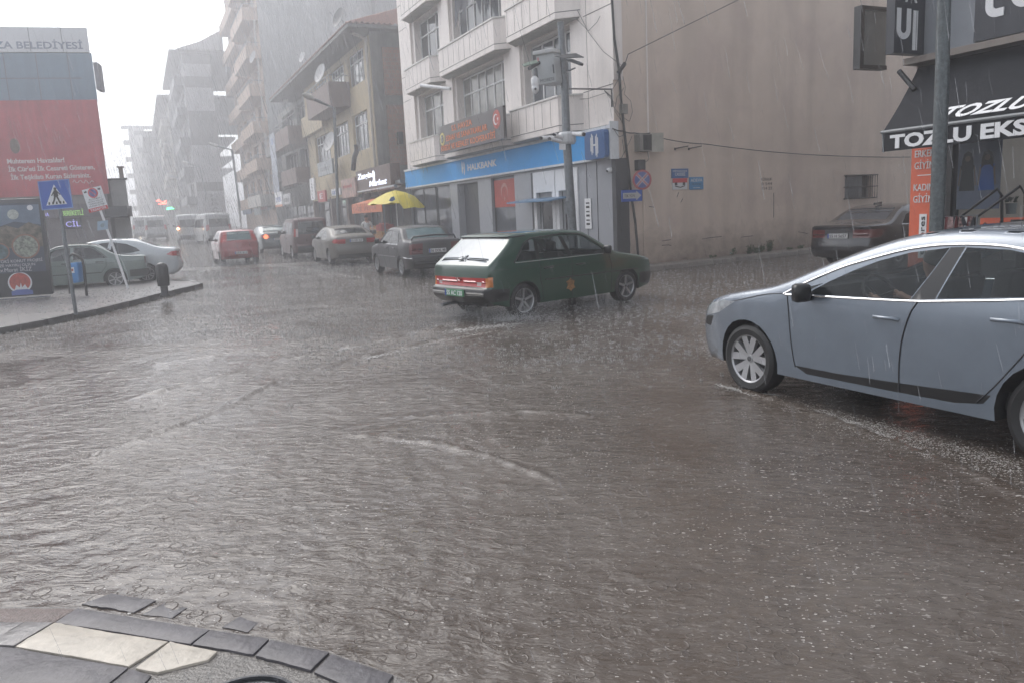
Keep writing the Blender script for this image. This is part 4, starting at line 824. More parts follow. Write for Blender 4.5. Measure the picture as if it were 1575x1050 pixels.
def car(name,label,cat,pos,head,S,paintm,group=None,lower=None,lowz=.45,glass=None,rearglass=None,plate=None,detail=2,plz=None,trim=None,platecol=None,sink=0.0):
    """S: shape spec in metres, x from the rear bumper (0) to the nose (L). pos = ground point of the body centre; head in degrees clockwise from +Y"""
    L,hw=S['L'],S['W']/2; H=S['H']; prof=resamp(chaikin(S['prof'],2),.045 if detail>1 else .09); zs=S.get('sill',.22); zb=S['belt']; tum=S.get('tum',.13)
    t=R(head); dx=Vector((math.sin(t),math.cos(t),0)); dy=Vector((-math.cos(t),math.sin(t),0)); z0=pos[2]-sink
    grade=.0
    O=Vector((pos[0],pos[1],z0)); root=thing(name,(pos[0],pos[1],pos[2]),label,cat,group)
    T=lambda x,y,z:O+dx*(x-L/2)+dy*y+Vector((0,0,z))
    PX=np.array(prof); A=PX[:-1]; B=PX[1:]; D=B-A; D2=(D**2).sum(1)
    def dist(x,z):
        t=np.clip(((x-A[:,0])*D[:,0]+(z-A[:,1])*D[:,1])/D2,0,1); return float(np.min(np.hypot(x-A[:,0]-t*D[:,0],z-A[:,1]-t*D[:,1])))
    rr0=S.get('round',.07)
    def W(x,z,d=None):
        h=hw
        if z>zb: h-=tum*((z-zb)/(H-zb))**1.15+.012
        else: h-=.05*max(0,(zb-z-.12)/(zb-.1))**2*1.2+.025*max(0,(z-zb+.12)/.12)**2*.5
        er,ef=S.get('er',.75),S.get('ef',.95)
        if x<er: h-=S.get('ar',.12)*((er-x)/er)**2.2
        if x>L-ef: h-=S.get('af',.17)*((x-L+ef)/ef)**2.2
        if d is None: d=dist(x,z)
        if d<rr0: h-=rr0*.75*(1-math.sqrt(max(0,1-(1-d/rr0)**2)))
        return h
    # silhouette polygon with wheel arches
    xr,xf,ra=S['xr'],S['xf'],S['ra']; wz=S['wr']-.01
    sil=[p for p in prof]; bot=[]
    def arch(cx):
        a0=math.asin(max(-1,min(1,(zs-wz)/ra))); return [(cx+ra*math.cos(a),wz+ra*math.sin(a)) for a in [a0+(PI-2*a0)*k/14 for k in range(15)]]
    bot=[(prof[-1][0],max(zs,prof[-1][1]))] if prof[-1][1]>zs+.02 else []
    low=arch(xf)+[( xf-ra-.02+(xr+ra-xf+ra)*k/8,zs) for k in range(1,8)]+arch(xr)
    poly=sil+low
    if poly[0][1]>zs+.02: pass
    # constraint edges
    V=[Vector(p) for p in poly]; E=[(i,(i+1)%len(poly)) for i in range(len(poly))]
    regs=[]
    for rg in S['side']:
        P=resamp(rg[2]+[rg[2][0]],.12)[:-1]; b=len(V); V+= [Vector(p) for p in P]; E+=[(b+i,b+(i+1)%len(P)) for i in range(len(P))]; regs.append((rg[0],rg[1],rg[2]))
    if lower: 
        regs.append(('lower_trim',lower,[(-1,-1),(L+1,-1),(L+1,lowz),(-1,lowz)])); b=len(V); V+=[Vector((-.1,lowz)),Vector((L+.1,lowz))]; E.append((b,b+1))
    for i,(x,z) in enumerate(prof): # rounded-edge rings
        a=prof[max(i-1,0)]; c=prof[min(i+1,len(prof)-1)]; nx,nz=c[1]-a[1],-(c[0]-a[0]); l=math.hypot(nx,nz)
        if l<1e-6: continue
        for f in ((.18,.45,1.0) if detail>1 else (.3,1.)):
            q=(x+nx/l*rr0*f,z+nz/l*rr0*f)
            if inpoly(q,poly) and abs(dist(*q)-rr0*f)<rr0*.12: V.append(Vector(q))
    stp=.09 if detail>1 else .16; x=.05
    while x<L:
        z=zs+.04
        while z<H:
            if inpoly((x,z),poly) and dist(x,z)>rr0*1.3: V.append(Vector((x,z)))
            z+=stp
        x+=stp
    ov,oe,of,_,_,_=delaunay_2d_cdt(V,E,[],0,1e-4)
    groups={}
    for f in of:
        c=(sum(ov[i].x for i in f)/3,sum(ov[i].y for i in f)/3)
        if not inpoly(c,poly): continue
        key='body'
        for k,(n_,m_,pl) in enumerate(regs):
            if inpoly(c,pl): key=k; break
        groups.setdefault(key,[]).append(f)
    wl=[W(v.x,v.y) for v in ov]
    gl=glass or CGM
    # strip across the car
    nc=S.get('cols',24 if detail>1 else 14); n=len(prof); body=MB(); patches={}
    def sp(i,yf):
        x,z=prof[i]; a=prof[max(i-1,0)]; c=prof[min(i+1,n-1)]; nx,nz=-(c[1]-a[1]),(c[0]-a[0]); l=math.hypot(nx,nz) or 1
        bx=S.get('bulge',.09)*(1-yf*yf); bz=S.get('crown',.03)*(1-yf*yf)
        return T(x+bx*nx/l,W(x,z,0.)*yf,z+bz*max(0,nz/l))
    P=[[sp(i,-1+2*j/nc) for j in range(nc+1)] for i in range(n)]
    for i in range(n-1):
        xm,zm=(prof[i][0]+prof[i+1][0])/2,(prof[i][1]+prof[i+1][1])/2
        for j in range(nc):
            ym=-1+2*(j+.5)/nc; key=None
            for nm,mt,fn in S['top']:
                if fn(xm,zm,abs(ym),ym): key=nm if nm not in('tail_light','headlight','indicator') else nm+('L' if ym>0 else 'R'); patches.setdefault(key,(mt,MB(),nm)); break
            tgt=patches[key][1] if key else body
            tgt.add([P[i][j],P[i][j+1],P[i+1][j+1],P[i+1][j]],[(0,1,2,3)])
    low_strip=MB()
    for sg in (1,-1):
        vs=[T(v.x,sg*wl[i],v.y) for i,v in enumerate(ov)]
        for key,fs in groups.items():
            used=sorted({i for f in fs for i in f}); mp={i:k for k,i in enumerate(used)}; sub=[vs[i] for i in used]; ff=[tuple(mp[i] for i in f) for f in fs]
            if key=='body': body.add(sub,ff)
            else:
                nm,mt,_p=regs[key]; mt=mt or gl
                kk=(nm,key,sg); patches[kk]=(mt,MB().add(sub,ff),nm)
        # wheel wells
        for cx in (xr,xf):
            mb=body if False else low_strip; ar=arch(cx); q=[T(a,sg*W(a,b),b) for a,b in ar]; q2=[T(a,sg*(hw-.30),b) for a,b in ar]
            mb.add(q+q2,[(k,k+1,15+k+1,15+k) for k in range(14)]); mb.add(q2,[tuple(range(15))])
    # merge strip and sides into one skin
    b=body.build('body',paintm,root); bm=bmesh.new(); bm.from_mesh(b.data); bmesh.ops.remove_doubles(bm,verts=bm.verts,dist=.004); bmesh.ops.recalc_face_normals(bm,faces=bm.faces); bm.to_mesh(b.data); bm.free()
    for p in b.data.polygons: p.use_smooth=True
    b.data.set_sharp_from_angle(angle=R(42))
    x0b=min(p[0] for p in prof)+.15
    low_strip.box8([T(x,y,z) for z in(zs+.01,zs+.16) for x,y in((.2,-hw+.33),(L-.2,-hw+.33),(L-.2,hw-.33),(.2,hw-.33))])
    low_strip.add([T(x,y*(hw-.06),zs+.05) for x,y in((xr+ra,-1),(xf-ra,-1),(xf-ra,1),(xr+ra,1))],[(0,1,2,3)])
    low_strip.build('underbody',INT,root)
    for k,(mt,mb,nm) in patches.items():
        if not mb.f: continue
        o=mb.build(nm,mt,root); bm=bmesh.new(); bm.from_mesh(o.data); bmesh.ops.remove_doubles(bm,verts=bm.verts,dist=.003); bm.to_mesh(o.data); bm.free()
        for p in o.data.polygons: p.use_smooth=True
    # trims round the windows, door seams, mouldings
    sw=S.get('lines',[])
    for nm,mt,pl,r in sw:
        for sg in (1,-1):
            mb=MB(); q=resamp(pl,.08); mb.tube([T(a,sg*(W(a,b)+r*.2),b) for a,b in q],r,6); mb.build(nm,mt,root)
    # wheels
    for cx in (xr,xf):
        for sg in (1,-1): wheel_parts(root,T,(cx,sg*(hw-.115-.02),S['wr']+sink*.0),S['wr'],.2,S.get('spokes',5),S.get('rim',RIM),sg,S.get('spw',.22))
    # seats and dashboard seen through the glass
    if detail>0:
        zf=zb-.1
        for x,ys in ((S.get('seat1',L*.50),(-.36,.36)),(S.get('seat2',L*.30),(-.4,.0,.4))):
            for y in ys:
                mb=MB(); mb.box8([T(x+a,y+bb,zz) for zz,e in((.35,0),(zb+.12,1)) for a,bb in((-.12-.14*e,-.2),(.03-.14*e,-.2),(.03-.14*e,.2),(-.12-.14*e,.2))]); mb.box8([T(x-.22+a,y+bb,zz) for zz in(zb+.13,zb+.3) for a,bb in((-.05,-.11),(.03,-.11),(.03,.11),(-.05,.11))]); mb.build('seat',SEAT,root,bevel=.03,smooth=50)
        mb=MB(); mb.box8([T(x,y,z) for z in(.5,zb-.02) for x,y in((L*.66,-hw+.18),(L*.74,-hw+.18),(L*.74,hw-.18),(L*.66,hw-.18))]); mb.box8([T(x,y,z) for z in(.3,.42) for x,y in((.5,-hw+.14),(L*.72,-hw+.14),(L*.72,hw-.14),(.5,hw-.14))]); mb.build('dashboard',INT,root)
    # mirrors
    mx,mz=S.get('mir',(L*.655,zb+.08))
    for sg in (1,-1):
        mb=MB(); y0=W(mx,mz-.05); mb.box8([T(mx+a,sg*(y0+b),mz+c) for c in(-.07,.08) for a,b in((-.05,.05),(.06,.03),(.09,.16),(-.02,.21))]); mb.tube([T(mx+.02,sg*(y0-.02),mz-.05),T(mx+.02,sg*(y0+.09),mz-.02)],.025,6); mb.build('wing_mirror',S.get('mirm',BLACK),root,bevel=.035,smooth=60)
    if detail>0 and 'handles' in S:
        for hx,hz in S['handles']:
            for sg in (1,-1):
                mb=MB(); y0=W(hx,hz); mb.tube([T(hx-.1,sg*(y0+.005),hz-.01),T(hx-.085,sg*(y0+.032),hz),T(hx+.085,sg*(y0+.032),hz),T(hx+.1,sg*(y0+.005),hz)],.014,8)
                mb.build('door_handle',S.get('handm',paintm),root,smooth=60)
    # rear plate
    if plate is not None:
        pz=plz or S.get('plz',.75); xp=min([p[0]-S.get('bulge',.09) for p in prof[:n//3] if abs(p[1]-pz)<.08] or [0]) -.012
        pf=Fr((0,0),0,1); pf.P=T(xp,S.get('ply',0),0); pf.d=-dy; pf.n=-dx
        po=0
        mb=MB(); mb.box(pf,-.26,.26,-.02,.006,pz-.055,pz+.055); pp=mb.build('number_plate',platecol or PLATE,root)
        mb=MB(); mb.box(pf,-.26,-.22,.006,.008,pz-.055,pz+.055); mb.build('blue_band',PLBL,pp)
        text(plate,pf,-.205,pz-.036,.008,.075,WHITE if platecol else PLTXT,pp,flip=1,width=.44,depth=.002,bold=.02)
    return root,T,W
def place2(a,b,xa,xb,L,side,hw,anchor=None,head=None):
    """body centre and heading from the ground points a (at x=xa) and b (at x=xb) of the wheels on one side (+1 = left side)"""
    a=Vector((a.x,a.y,0)); b=Vector((b.x,b.y,0)); d=(b-a)*(1 if xb>xa else -1); d.normalize(); d=Vector((math.sin(R(head)),math.cos(R(head)),0)) if head is not None else d; left=Vector((-d.y,d.x,0))
    mid=(a+b)/2; c=(mid+d*(L/2-(xa+xb)/2) if not anchor else ((a+d*(L/2-xa)) if anchor=='a' else b+d*(L/2-xb)))-left*side*(hw-.03); return Vector((c.x,c.y,gh(c.x,c.y))), math.degrees(math.atan2(d.x,d.y))
# shapes
SUP=dict(L=4.06,W=1.80,H=1.475,belt=1.0,tum=.17,xr=.555,xf=3.2,ra=.375,wr=.318,sill=.24,round=.09,er=.7,ef=.95,af=.24,ar=.12,bulge=.15,
 prof=[(.16,.25),(.02,.40),(0,.60),(.05,.80),(.06,.95),(.10,1.08),(.20,1.27),(.32,1.39),(.60,1.44),(1.0,1.47),(1.4,1.475),(1.75,1.435),(2.1,1.325),(2.45,1.185),(2.78,1.045),(2.98,.985),(3.3,.93),(3.6,.87),(3.86,.79),(4.0,.68),(4.06,.5),(4.05,.38),(3.99,.27),(3.89,.2)],
 side=[('window',None,[(2.50,.965),(2.3,1.075),(2.1,1.17),(1.9,1.25),(1.65,1.32),(1.36,1.36),(1.45,1.18),(1.56,.995)]),('quarter_window',None,[(2.645,.955),(2.56,.958),(2.34,1.065),(2.5,1.02)]),
  ('window',None,[(1.24,1.365),(.95,1.355),(.70,1.31),(.42,1.20),(.36,1.12),(.76,1.07),(1.36,1.015)]),('door_pillar',BLACK,[(1.25,1.368),(1.355,1.362),(1.445,1.18),(1.555,.993),(1.37,1.012)]),
  ('rocker_trim',BLACK,[(2.63,.35),(2.2,.352),(1.6,.375),(.95,.41),(1.0,.345),(1.2,.31),(1.7,.30),(2.5,.295)]),
  ('headlight',HEADL,[(3.34,.835),(3.52,.835),(3.78,.775),(3.92,.70),(3.90,.64),(3.6,.71)]),('lamp_black_strip',BLACK,[(3.72,.66),(3.90,.635),(3.96,.55),(3.80,.55)])],
 top=[('windscreen',None,lambda x,z,y,s:1.80<x<2.80 and z>1.04 and y<.93),('rear_window',None,lambda x,z,y,s:z>1.0 and .06<x<.29 and y<.8),('headlight',HEADL,lambda x,z,y,s:x>3.75 and .62<z<.80 and y>.62),('grille',BLACK,lambda x,z,y,s:x>3.75 and (.52<z<.70 or .28<z<.42) and y<.6),('tail_light',TAIL,lambda x,z,y,s:x<.1 and .75<z<.92 and y>.5)],
 lines=[('chrome_strip',CHROME,chaikin([(2.74,.95),(2.5,1.07),(2.2,1.2),(1.97,1.268),(1.7,1.342),(1.46,1.378),(1.2,1.388),(.95,1.378),(.65,1.32),(.36,1.2)]),.010),('chrome_strip',CHROME,chaikin([(2.72,.948),(1.56,.982),(1.3,1.005),(.76,1.055),(.3,1.12)]),.009),
  ('door_seam',PLTXT,chaikin([(2.70,.94),(2.68,.80),(2.665,.6),(2.64,.42),(2.62,.33)]),.0045),('door_seam',PLTXT,chaikin([(1.50,.98),(1.55,.9),(1.61,.7),(1.63,.5),(1.63,.30)]),.0055),('door_seam',PLTXT,chaikin([(.60,1.05),(.66,.85),(.76,.7),(.93,.47),(1.05,.34)]),.0045),
  ('bonnet_seam',PLTXT,chaikin([(2.75,.955),(2.95,.935),(3.2,.875),(3.34,.842)]),.004)],
 handles=[(1.74,.85),(.86,.92)],mir=(2.43,.985),spokes=5,spw=.34,seat1=1.72,seat2=.85,cols=30)
SAM=dict(L=4.0,W=1.66,H=1.40,belt=.90,tum=.14,xr=.76,xf=3.22,ra=.335,wr=.295,sill=.22,round=.045,er=.5,ef=.7,ar=.06,af=.12,bulge=.05,crown=.025,
 prof=[(.16,.28),(.02,.36),(-.03,.42),(-.03,.54),(.05,.56),(.05,.74),(.06,.90),(.10,.93),(.62,1.315),(.56,1.36),(.70,1.385),(1.1,1.395),(1.7,1.40),(2.12,1.37),(2.28,1.33),(2.90,.97),(3.02,.93),(3.7,.82),(3.92,.76),(3.98,.66),(4.0,.52),(4.03,.50),(4.03,.36),(3.95,.26)],
 side=[('quarter_window',None,[(.60,.95),(.84,1.20),(.98,1.27),(1.06,1.27),(1.04,.95)]),('window',None,[(1.12,.95),(1.14,1.275),(1.62,1.295),(1.76,.945)]),('window',None,[(1.86,.945),(1.71,1.30),(2.08,1.285),(2.22,1.24),(2.66,.975),(2.62,.94)]),
   ('door_pillar',BLACK,[(1.045,.95),(1.065,1.27),(1.135,1.275),(1.115,.95)]),('door_pillar',BLACK,[(1.765,.945),(1.625,1.295),(1.705,1.30),(1.855,.945)]),('bumper_end',BLACK,[(-.1,.33),(-.1,.55),(.43,.52),(.42,.33)]),('bumper_end',BLACK,[(3.57,.33),(3.57,.52),(4.1,.52),(4.1,.25)]),('tail_light',AMB,[(0,.57),(0,.73),(.12,.73),(.12,.57)])],
 top=[('windscreen',None,lambda x,z,y,s:2.28<x<2.92 and z>.97 and y<.92),('rear_window',None,lambda x,z,y,s:.12<x<.60 and z<1.31 and z>.94 and y<.88),
  ('bumper',BLACK,lambda x,z,y,s:z<.555 and x<2),('front_bumper',BLACK,lambda x,z,y,s:z<.52 and x>2),('tail_light',AMB,lambda x,z,y,s:x<.1 and .57<z<.735 and y>.90),('reversing_light',M('lamp_white',(.5,.42,.4),.2,coat=1),lambda x,z,y,s:x<.1 and .60<z<.655 and .68<y<.82),('tail_light_bar',TAIL,lambda x,z,y,s:x<.1 and .57<z<.735),('headlight',HEADL,lambda x,z,y,s:x>3.9 and .6<z<.75 and y>.55),('spoiler_underside',BLACK,lambda x,z,y,s:x<.66 and 1.3<z<1.345)],
 lines=[('window_trim',BLACK,[(.56,.935),(.84,1.225),(1.0,1.295),(1.7,1.33),(2.1,1.31),(2.26,1.255),(2.72,.965)],.014),('chrome_strip',M('dull_trim',(.35,.36,.36),.3,.5,var=0),[(2.72,.935),(.58,.925)],.008),('side_moulding',BLACK,[(3.5,.60),(1.2,.60)],.012),('door_seam',PLTXT,[(1.09,.92),(1.09,.62),(1.13,.5),(1.16,.26)],.005),('door_seam',PLTXT,[(1.82,.93),(1.83,.5),(1.83,.24)],.005),('door_seam',PLTXT,[(2.74,.94),(2.80,.7),(2.80,.26)],.005),('waist_line',PLTXT,[(.1,.84),(3.85,.77)],.003),('spoiler_edge',BLACK,[(.60,1.335),(.9,1.35)],.012)],
 handles=[(1.28,.80),(2.02,.80)],handm=BLACK,mir=(2.60,1.0),spokes=5,spw=.17,seat1=2.0,seat2=1.05,cols=30,ply=0.0)
TEM=dict(L=4.35,W=1.70,H=1.44,belt=.93,tum=.17,xr=.95,xf=3.49,ra=.34,wr=.30,sill=.22,round=.06,er=.6,ef=.8,ar=.07,af=.14,bulge=.05,
 prof=[(.16,.27),(.0,.36),(-.03,.42),(-.03,.58),(.06,.60),(.06,.80),(.05,1.0),(.10,1.04),(.62,1.05),(.70,1.07),(1.12,1.37),(1.25,1.41),(1.6,1.435),(2.1,1.44),(2.45,1.38),(3.05,1.0),(3.15,.96),(4.0,.82),(4.25,.74),(4.33,.6),(4.36,.45),(4.3,.28)],
 side=[('window',None,[(1.02,1.0),(1.18,1.20),(1.30,1.29),(1.82,1.335),(1.94,.965),(1.2,.955)]),('window',None,[(2.02,.965),(1.90,1.335),(2.2,1.325),(2.42,1.26),(2.86,.99),(2.80,.965)]),('tail_light',TAILD,[(-.1,.66),(-.1,.95),(.14,.95),(.14,.66)]),('bumper_end',BLACK,[(-.1,.25),(-.1,.58),(.56,.56),(.56,.25)]),('bumper_end',BLACK,[(3.88,.25),(3.88,.5),(4.5,.5),(4.5,.25)])],
 top=[('windscreen',None,lambda x,z,y,s:2.42<x<3.06 and z>1.0 and y<.92),('rear_window','R',lambda x,z,y,s:.72<x<1.14 and z<1.37 and y<.86),('bumper',BLACK,lambda x,z,y,s:z<.58 and x<2),('front_bumper',BLACK,lambda x,z,y,s:z<.5 and x>2),('tail_light',TAILD,lambda x,z,y,s:x<.1 and .66<z<.95 and y>.62),('headlight',HEADL,lambda x,z,y,s:x>4.1 and .6<z<.76 and y>.5)],
 lines=[('window_trim',BLACK,[(1.0,1.0),(1.2,1.25),(1.35,1.33),(2.2,1.36),(2.46,1.28),(2.92,.98)],.012),('chrome_strip',CHROME,[(2.9,.955),(1.1,.94)],.008),('side_moulding',BLACK,[(3.1,.58),(1.32,.58)],.014),('door_seam',PLTXT,[(1.98,.95),(1.98,.25)],.005),('door_seam',PLTXT,[(1.10,.94),(1.1,.75),(1.3,.55)],.005),('door_seam',PLTXT,[(2.98,.94),(3.05,.7),(3.05,.26)],.005),('bumper_strip',CHROME,[(.03,.56),(.56,.57)],.012)],
 handles=[(1.35,.84),(2.15,.84)],handm=BLACK,mir=(2.80,1.02),spokes=6,spw=.17,seat1=2.15,seat2=1.3)
FLU=dict(L=4.6,W=1.81,H=1.48,belt=.98,tum=.2,xr=1.0,xf=3.7,ra=.355,wr=.32,sill=.22,round=.10,er=.9,ef=1.0,ar=.13,af=.22,bulge=.10,
 prof=[(.16,.27),(.02,.40),(.0,.60),(.06,.78),(.04,1.02),(.10,1.10),(.55,1.13),(1.1,1.37),(1.4,1.44),(1.9,1.48),(2.4,1.46),(2.8,1.36),(3.5,1.04),(3.7,.98),(4.2,.87),(4.5,.72),(4.6,.5),(4.52,.27)],
 side=[('window',None,[(1.12,1.06),(1.22,1.16),(1.5,1.30),(1.9,1.375),(2.02,1.0),(1.4,1.01)]),('window',None,[(2.12,.995),(2.0,1.378),(2.4,1.345),(2.72,1.25),(3.2,1.03),(3.1,.985)]),('tail_light',TAIL,[(-.1,.83),(-.1,1.0),(.20,.99),(.36,.90),(.2,.84)])],
 top=[('windscreen',None,lambda x,z,y,s:2.78<x<3.5 and z>1.05 and y<.92),('rear_window','R',lambda x,z,y,s:.58<x<1.12 and z>1.14 and y<.85),('tail_light',TAIL,lambda x,z,y,s:x<.12 and .82<z<1.0 and y>.58),('headlight',HEADL,lambda x,z,y,s:x>4.2 and .6<z<.85 and y>.5),('bumper_lower',BLACK,lambda x,z,y,s:x<1 and z<.40)],
 lines=[('chrome_strip',CHROME,[(1.15,.995),(2.0,.985),(3.15,.97)],.008),('door_seam',PLTXT,[(2.07,.98),(2.0,.6),(2.0,.25)],.005),('door_seam',PLTXT,[(3.2,.98),(3.26,.6),(3.2,.28)],.005),('door_seam',PLTXT,[(1.15,1.0),(1.18,.75),(1.4,.5)],.005)],
 handles=[(1.35,.88),(2.25,.88)],mir=(3.05,1.07),mirm=None,spokes=5,spw=.22,seat1=2.2,seat2=1.35)
FLU.pop('mirm')
BM5=dict(FLU,L=4.84,W=1.85,H=1.47,xr=1.12,xf=4.0,wr=.33,belt=.96,plz=.78,
 prof=[(.16,.25),(.0,.36),(-.02,.56),(.04,.70),(.05,.92),(.02,1.01),(.10,1.03),(.80,1.06),(1.45,1.38),(1.8,1.45),(2.4,1.47),(2.8,1.42),(3.5,1.05),(3.8,.98),(4.5,.80),(4.75,.62),(4.84,.45),(4.75,.25)],
 side=[('window',None,[(1.2,1.02),(1.5,1.22),(1.95,1.34),(2.2,1.36),(2.3,.99),(1.4,.99)]),('window',None,[(2.38,.99),(2.28,1.36),(2.7,1.31),(3.2,1.04),(3.2,.98)]),('tail_light',TAILD,[(-.1,.72),(-.1,.93),(.40,.93),(.52,.90),(.3,.74)])],
 top=[('windscreen',None,lambda x,z,y,s:2.82<x<3.5 and z>1.05 and y<.92),('rear_window','R',lambda x,z,y,s:.86<x<1.47 and z>1.07 and y<.84),('tail_light',TAILD,lambda x,z,y,s:x<.12 and .72<z<.93 and y>.52),('headlight',HEADL,lambda x,z,y,s:x>4.4 and .5<z<.75 and y>.5)],handles=[(1.6,.85),(2.55,.85)],mir=(3.1,1.05),seat1=2.4,seat2=1.6)
GTZ=dict(L=3.83,W=1.67,H=1.49,belt=.98,tum=.15,xr=.62,xf=3.07,ra=.33,wr=.29,sill=.22,round=.09,er=.6,ef=.8,ar=.11,af=.2,bulge=.09,
 prof=[(.14,.25),(.02,.36),(.0,.60),(.05,.72),(.06,.96),(.10,1.02),(.30,1.40),(.42,1.46),(1.0,1.49),(1.7,1.49),(2.1,1.42),(2.75,1.08),(3.0,1.0),(3.5,.88),(3.75,.72),(3.83,.5),(3.78,.25)],
 side=[('window',None,[(.50,1.06),(.60,1.32),(.75,1.37),(1.45,1.39),(1.5,1.02)]),('window',None,[(1.58,1.02),(1.53,1.39),(1.95,1.36),(2.5,1.09),(2.5,1.02)]),('tail_light',TAIL,[(-.1,.98),(-.02,1.36),(.22,1.36),(.20,.98)])],
 top=[('windscreen',None,lambda x,z,y,s:2.08<x<2.76 and z>1.08 and y<.92),('rear_window','R',lambda x,z,y,s:z>1.02 and .09<x<.32 and y<.72),('tail_light',TAIL,lambda x,z,y,s:x<.34 and .98<z<1.38 and y>.82),('headlight',HEADL,lambda x,z,y,s:x>3.4 and .6<z<.85 and y>.5)],
 lines=[('door_seam',PLTXT,[(1.54,1.0),(1.5,.6),(1.5,.25)],.005),('side_moulding',BLACK,[(2.6,.6),(1.0,.6)],.012)],handles=[(.9,.92),(1.75,.92)],mir=(2.4,1.08),spokes=6,seat1=1.8,seat2=.95)
DOB=dict(GTZ,L=4.16,W=1.72,H=1.82,belt=1.08,tum=.10,xr=.78,xf=3.35,round=.06,bulge=.04,ef=.9,
 prof=[(.14,.25),(.0,.36),(.0,.56),(.05,.6),(.06,1.1),(.10,1.6),(.20,1.78),(.4,1.82),(1.6,1.83),(2.2,1.80),(2.5,1.70),(3.1,1.12),(3.3,1.05),(3.8,.94),(4.08,.8),(4.16,.5),(4.1,.25)],
 side=[('window',None,[(.35,1.12),(.38,1.62),(1.0,1.64),(1.05,1.12)]),('window',None,[(1.15,1.12),(1.12,1.64),(1.85,1.65),(1.9,1.12)]),('window',None,[(2.0,1.12),(1.96,1.65),(2.45,1.58),(2.9,1.16),(2.9,1.1)]),('tail_light',TAIL,[(-.1,1.0),(-.1,1.35),(.16,1.35),(.16,1.0)])],
 top=[('windscreen',None,lambda x,z,y,s:2.5<x<3.1 and z>1.12 and y<.92),('rear_window','R',lambda x,z,y,s:z>1.12 and z<1.66 and x<.2 and y<.82),('bumper',BLACK,lambda x,z,y,s:x<1 and z<.57),('tail_light',M('lamp_pale',(.5,.4,.4),.3),lambda x,z,y,s:x<.2 and 1.0<z<1.35 and y>.86)],mir=(2.8,1.2),handles=[(1.2,1.0),(2.1,1.0)],
 lines=[('roof_rail',BLACK,[(.4,1.80),(2.2,1.79)],.02),('door_seam',PLTXT,[(1.95,1.1),(1.95,.3)],.006)],lower=1)
VAN=dict(GTZ,L=5.0,W=1.97,H=2.25,belt=1.2,tum=.10,xr=1.0,xf=4.0,wr=.34,ra=.39,round=.09,bulge=.04,ef=.9,seat1=3.0,seat2=1.8,
 prof=[(.14,.3),(.0,.4),(.0,.6),(.06,.64),(.07,1.2),(.14,2.05),(.28,2.22),(.6,2.26),(2.6,2.26),(3.4,2.16),(3.7,2.0),(4.3,1.22),(4.5,1.12),(4.8,.98),(4.96,.8),(5.0,.5),(4.9,.3)],
 side=[('window',None,[(.40,1.22),(.44,1.85),(1.5,1.85),(1.5,1.22)]),('window',None,[(1.6,1.22),(1.6,1.85),(2.7,1.85),(2.7,1.22)]),('window',None,[(2.82,1.22),(2.8,1.86),(3.5,1.82),(3.95,1.25)]),('tail_light',TAIL,[(-.1,.95),(-.1,1.4),(.14,1.4),(.14,.95)])],
 top=[('windscreen',None,lambda x,z,y,s:3.7<x<4.32 and z>1.22 and y<.92),('rear_window','R',lambda x,z,y,s:z>1.25 and z<1.86 and x<.2 and y<.84),('bumper',M('bumper_grey',(.12,.12,.125),.6),lambda x,z,y,s:x<1 and z<.62),('tail_light',TAIL,lambda x,z,y,s:x<.2 and 1.0<z<1.4 and y>.88)],mir=(3.95,1.4),handles=[(2.9,1.1)],
 lines=[('door_seam',PLTXT,[(2.76,1.9),(2.76,.4)],.006)])
for S in (SUP,SAM,TEM,FLU,BM5,GTZ,DOB,VAN):
    S['top']=[(n,None if m=='R' else m,f) for n,m,f in S['top']]
_car=car
def fixglass(S,side,rear,front=None):
    S=dict(S); S['top']=[(n,(rear if n=='rear_window' else (front or side)) if m is None else m,f) for n,m,f in S['top']]; return S
def put_car(name,label,cat,S,a,b,side,paintm,rear=None,glass=None,**k):
    xa,xb=a[2],b[2]; S=fixglass(S,glass or CGM,rear or glass or CGM); c,h=place2(G(a[0],a[1]),G(b[0],b[1]),xa,xb,S['L'],side,S['W']/2,k.pop('anchor',None),k.pop('head',None))
    return car(name,label,cat,c,h,S,paintm,glass=glass,**k)
BLUEGREY=paint('blue_grey_car_paint',(.15,.18,.22),.22,.3)
silver,TS,WS=put_car('parked_hatchback','pale blue grey modern hatchback with silver five spoke wheels at the right edge','car',SUP,(1636,729,.555),(1149,603.5,3.2),1,BLUEGREY,glass=CGL,detail=3,anchor='b')
green,TG,WG=put_car('green_hatchback','old dark green hatchback with a full width red light bar driving through the flood','car',SAM,(806,490,.76),(967,464,3.22),-1,paint('dark_green_car_paint',(.004,.045,.024),.28),rear=CGF,glass=CGL,plate='55 AC 120',platecol=M('plate_green',(.05,.22,.10),.5),detail=3,plz=.47)
tempra,TT,WT=put_car('grey_sedan','dark grey old sedan with a boot spoiler parked right outside the bank','car',TEM,(622,427,.95),(577,419,3.49),1,paint('dark_grey_car_paint',(.03,.03,.034),.5,.1),rear=CGW,plate='06 DOL 48',head=-25.5)
flu,TF,WF=put_car('beige_sedan','champagne beige rounded sedan parked between the dark grey sedan and the maroon van','car',FLU,(510,408,1.0),(482,403,3.7),1,paint('champagne_car_paint',(.13,.12,.105),.5,.2),rear=CGM,plate='55 UD 317',head=-25.5,plz=.92)
def rear_place(px,py,S,head,corner=1): # rear left/right tyre ground point at px,py
    g=G(px,py); t=R(head); d=Vector((math.sin(t),math.cos(t),0)); l=Vector((-d.y,d.x,0)); c=Vector((g.x,g.y,0))+d*(S['L']/2-S['xr'])-l*corner*(S['W']/2-.12); return Vector((c.x,c.y,gh(c.x,c.y)))
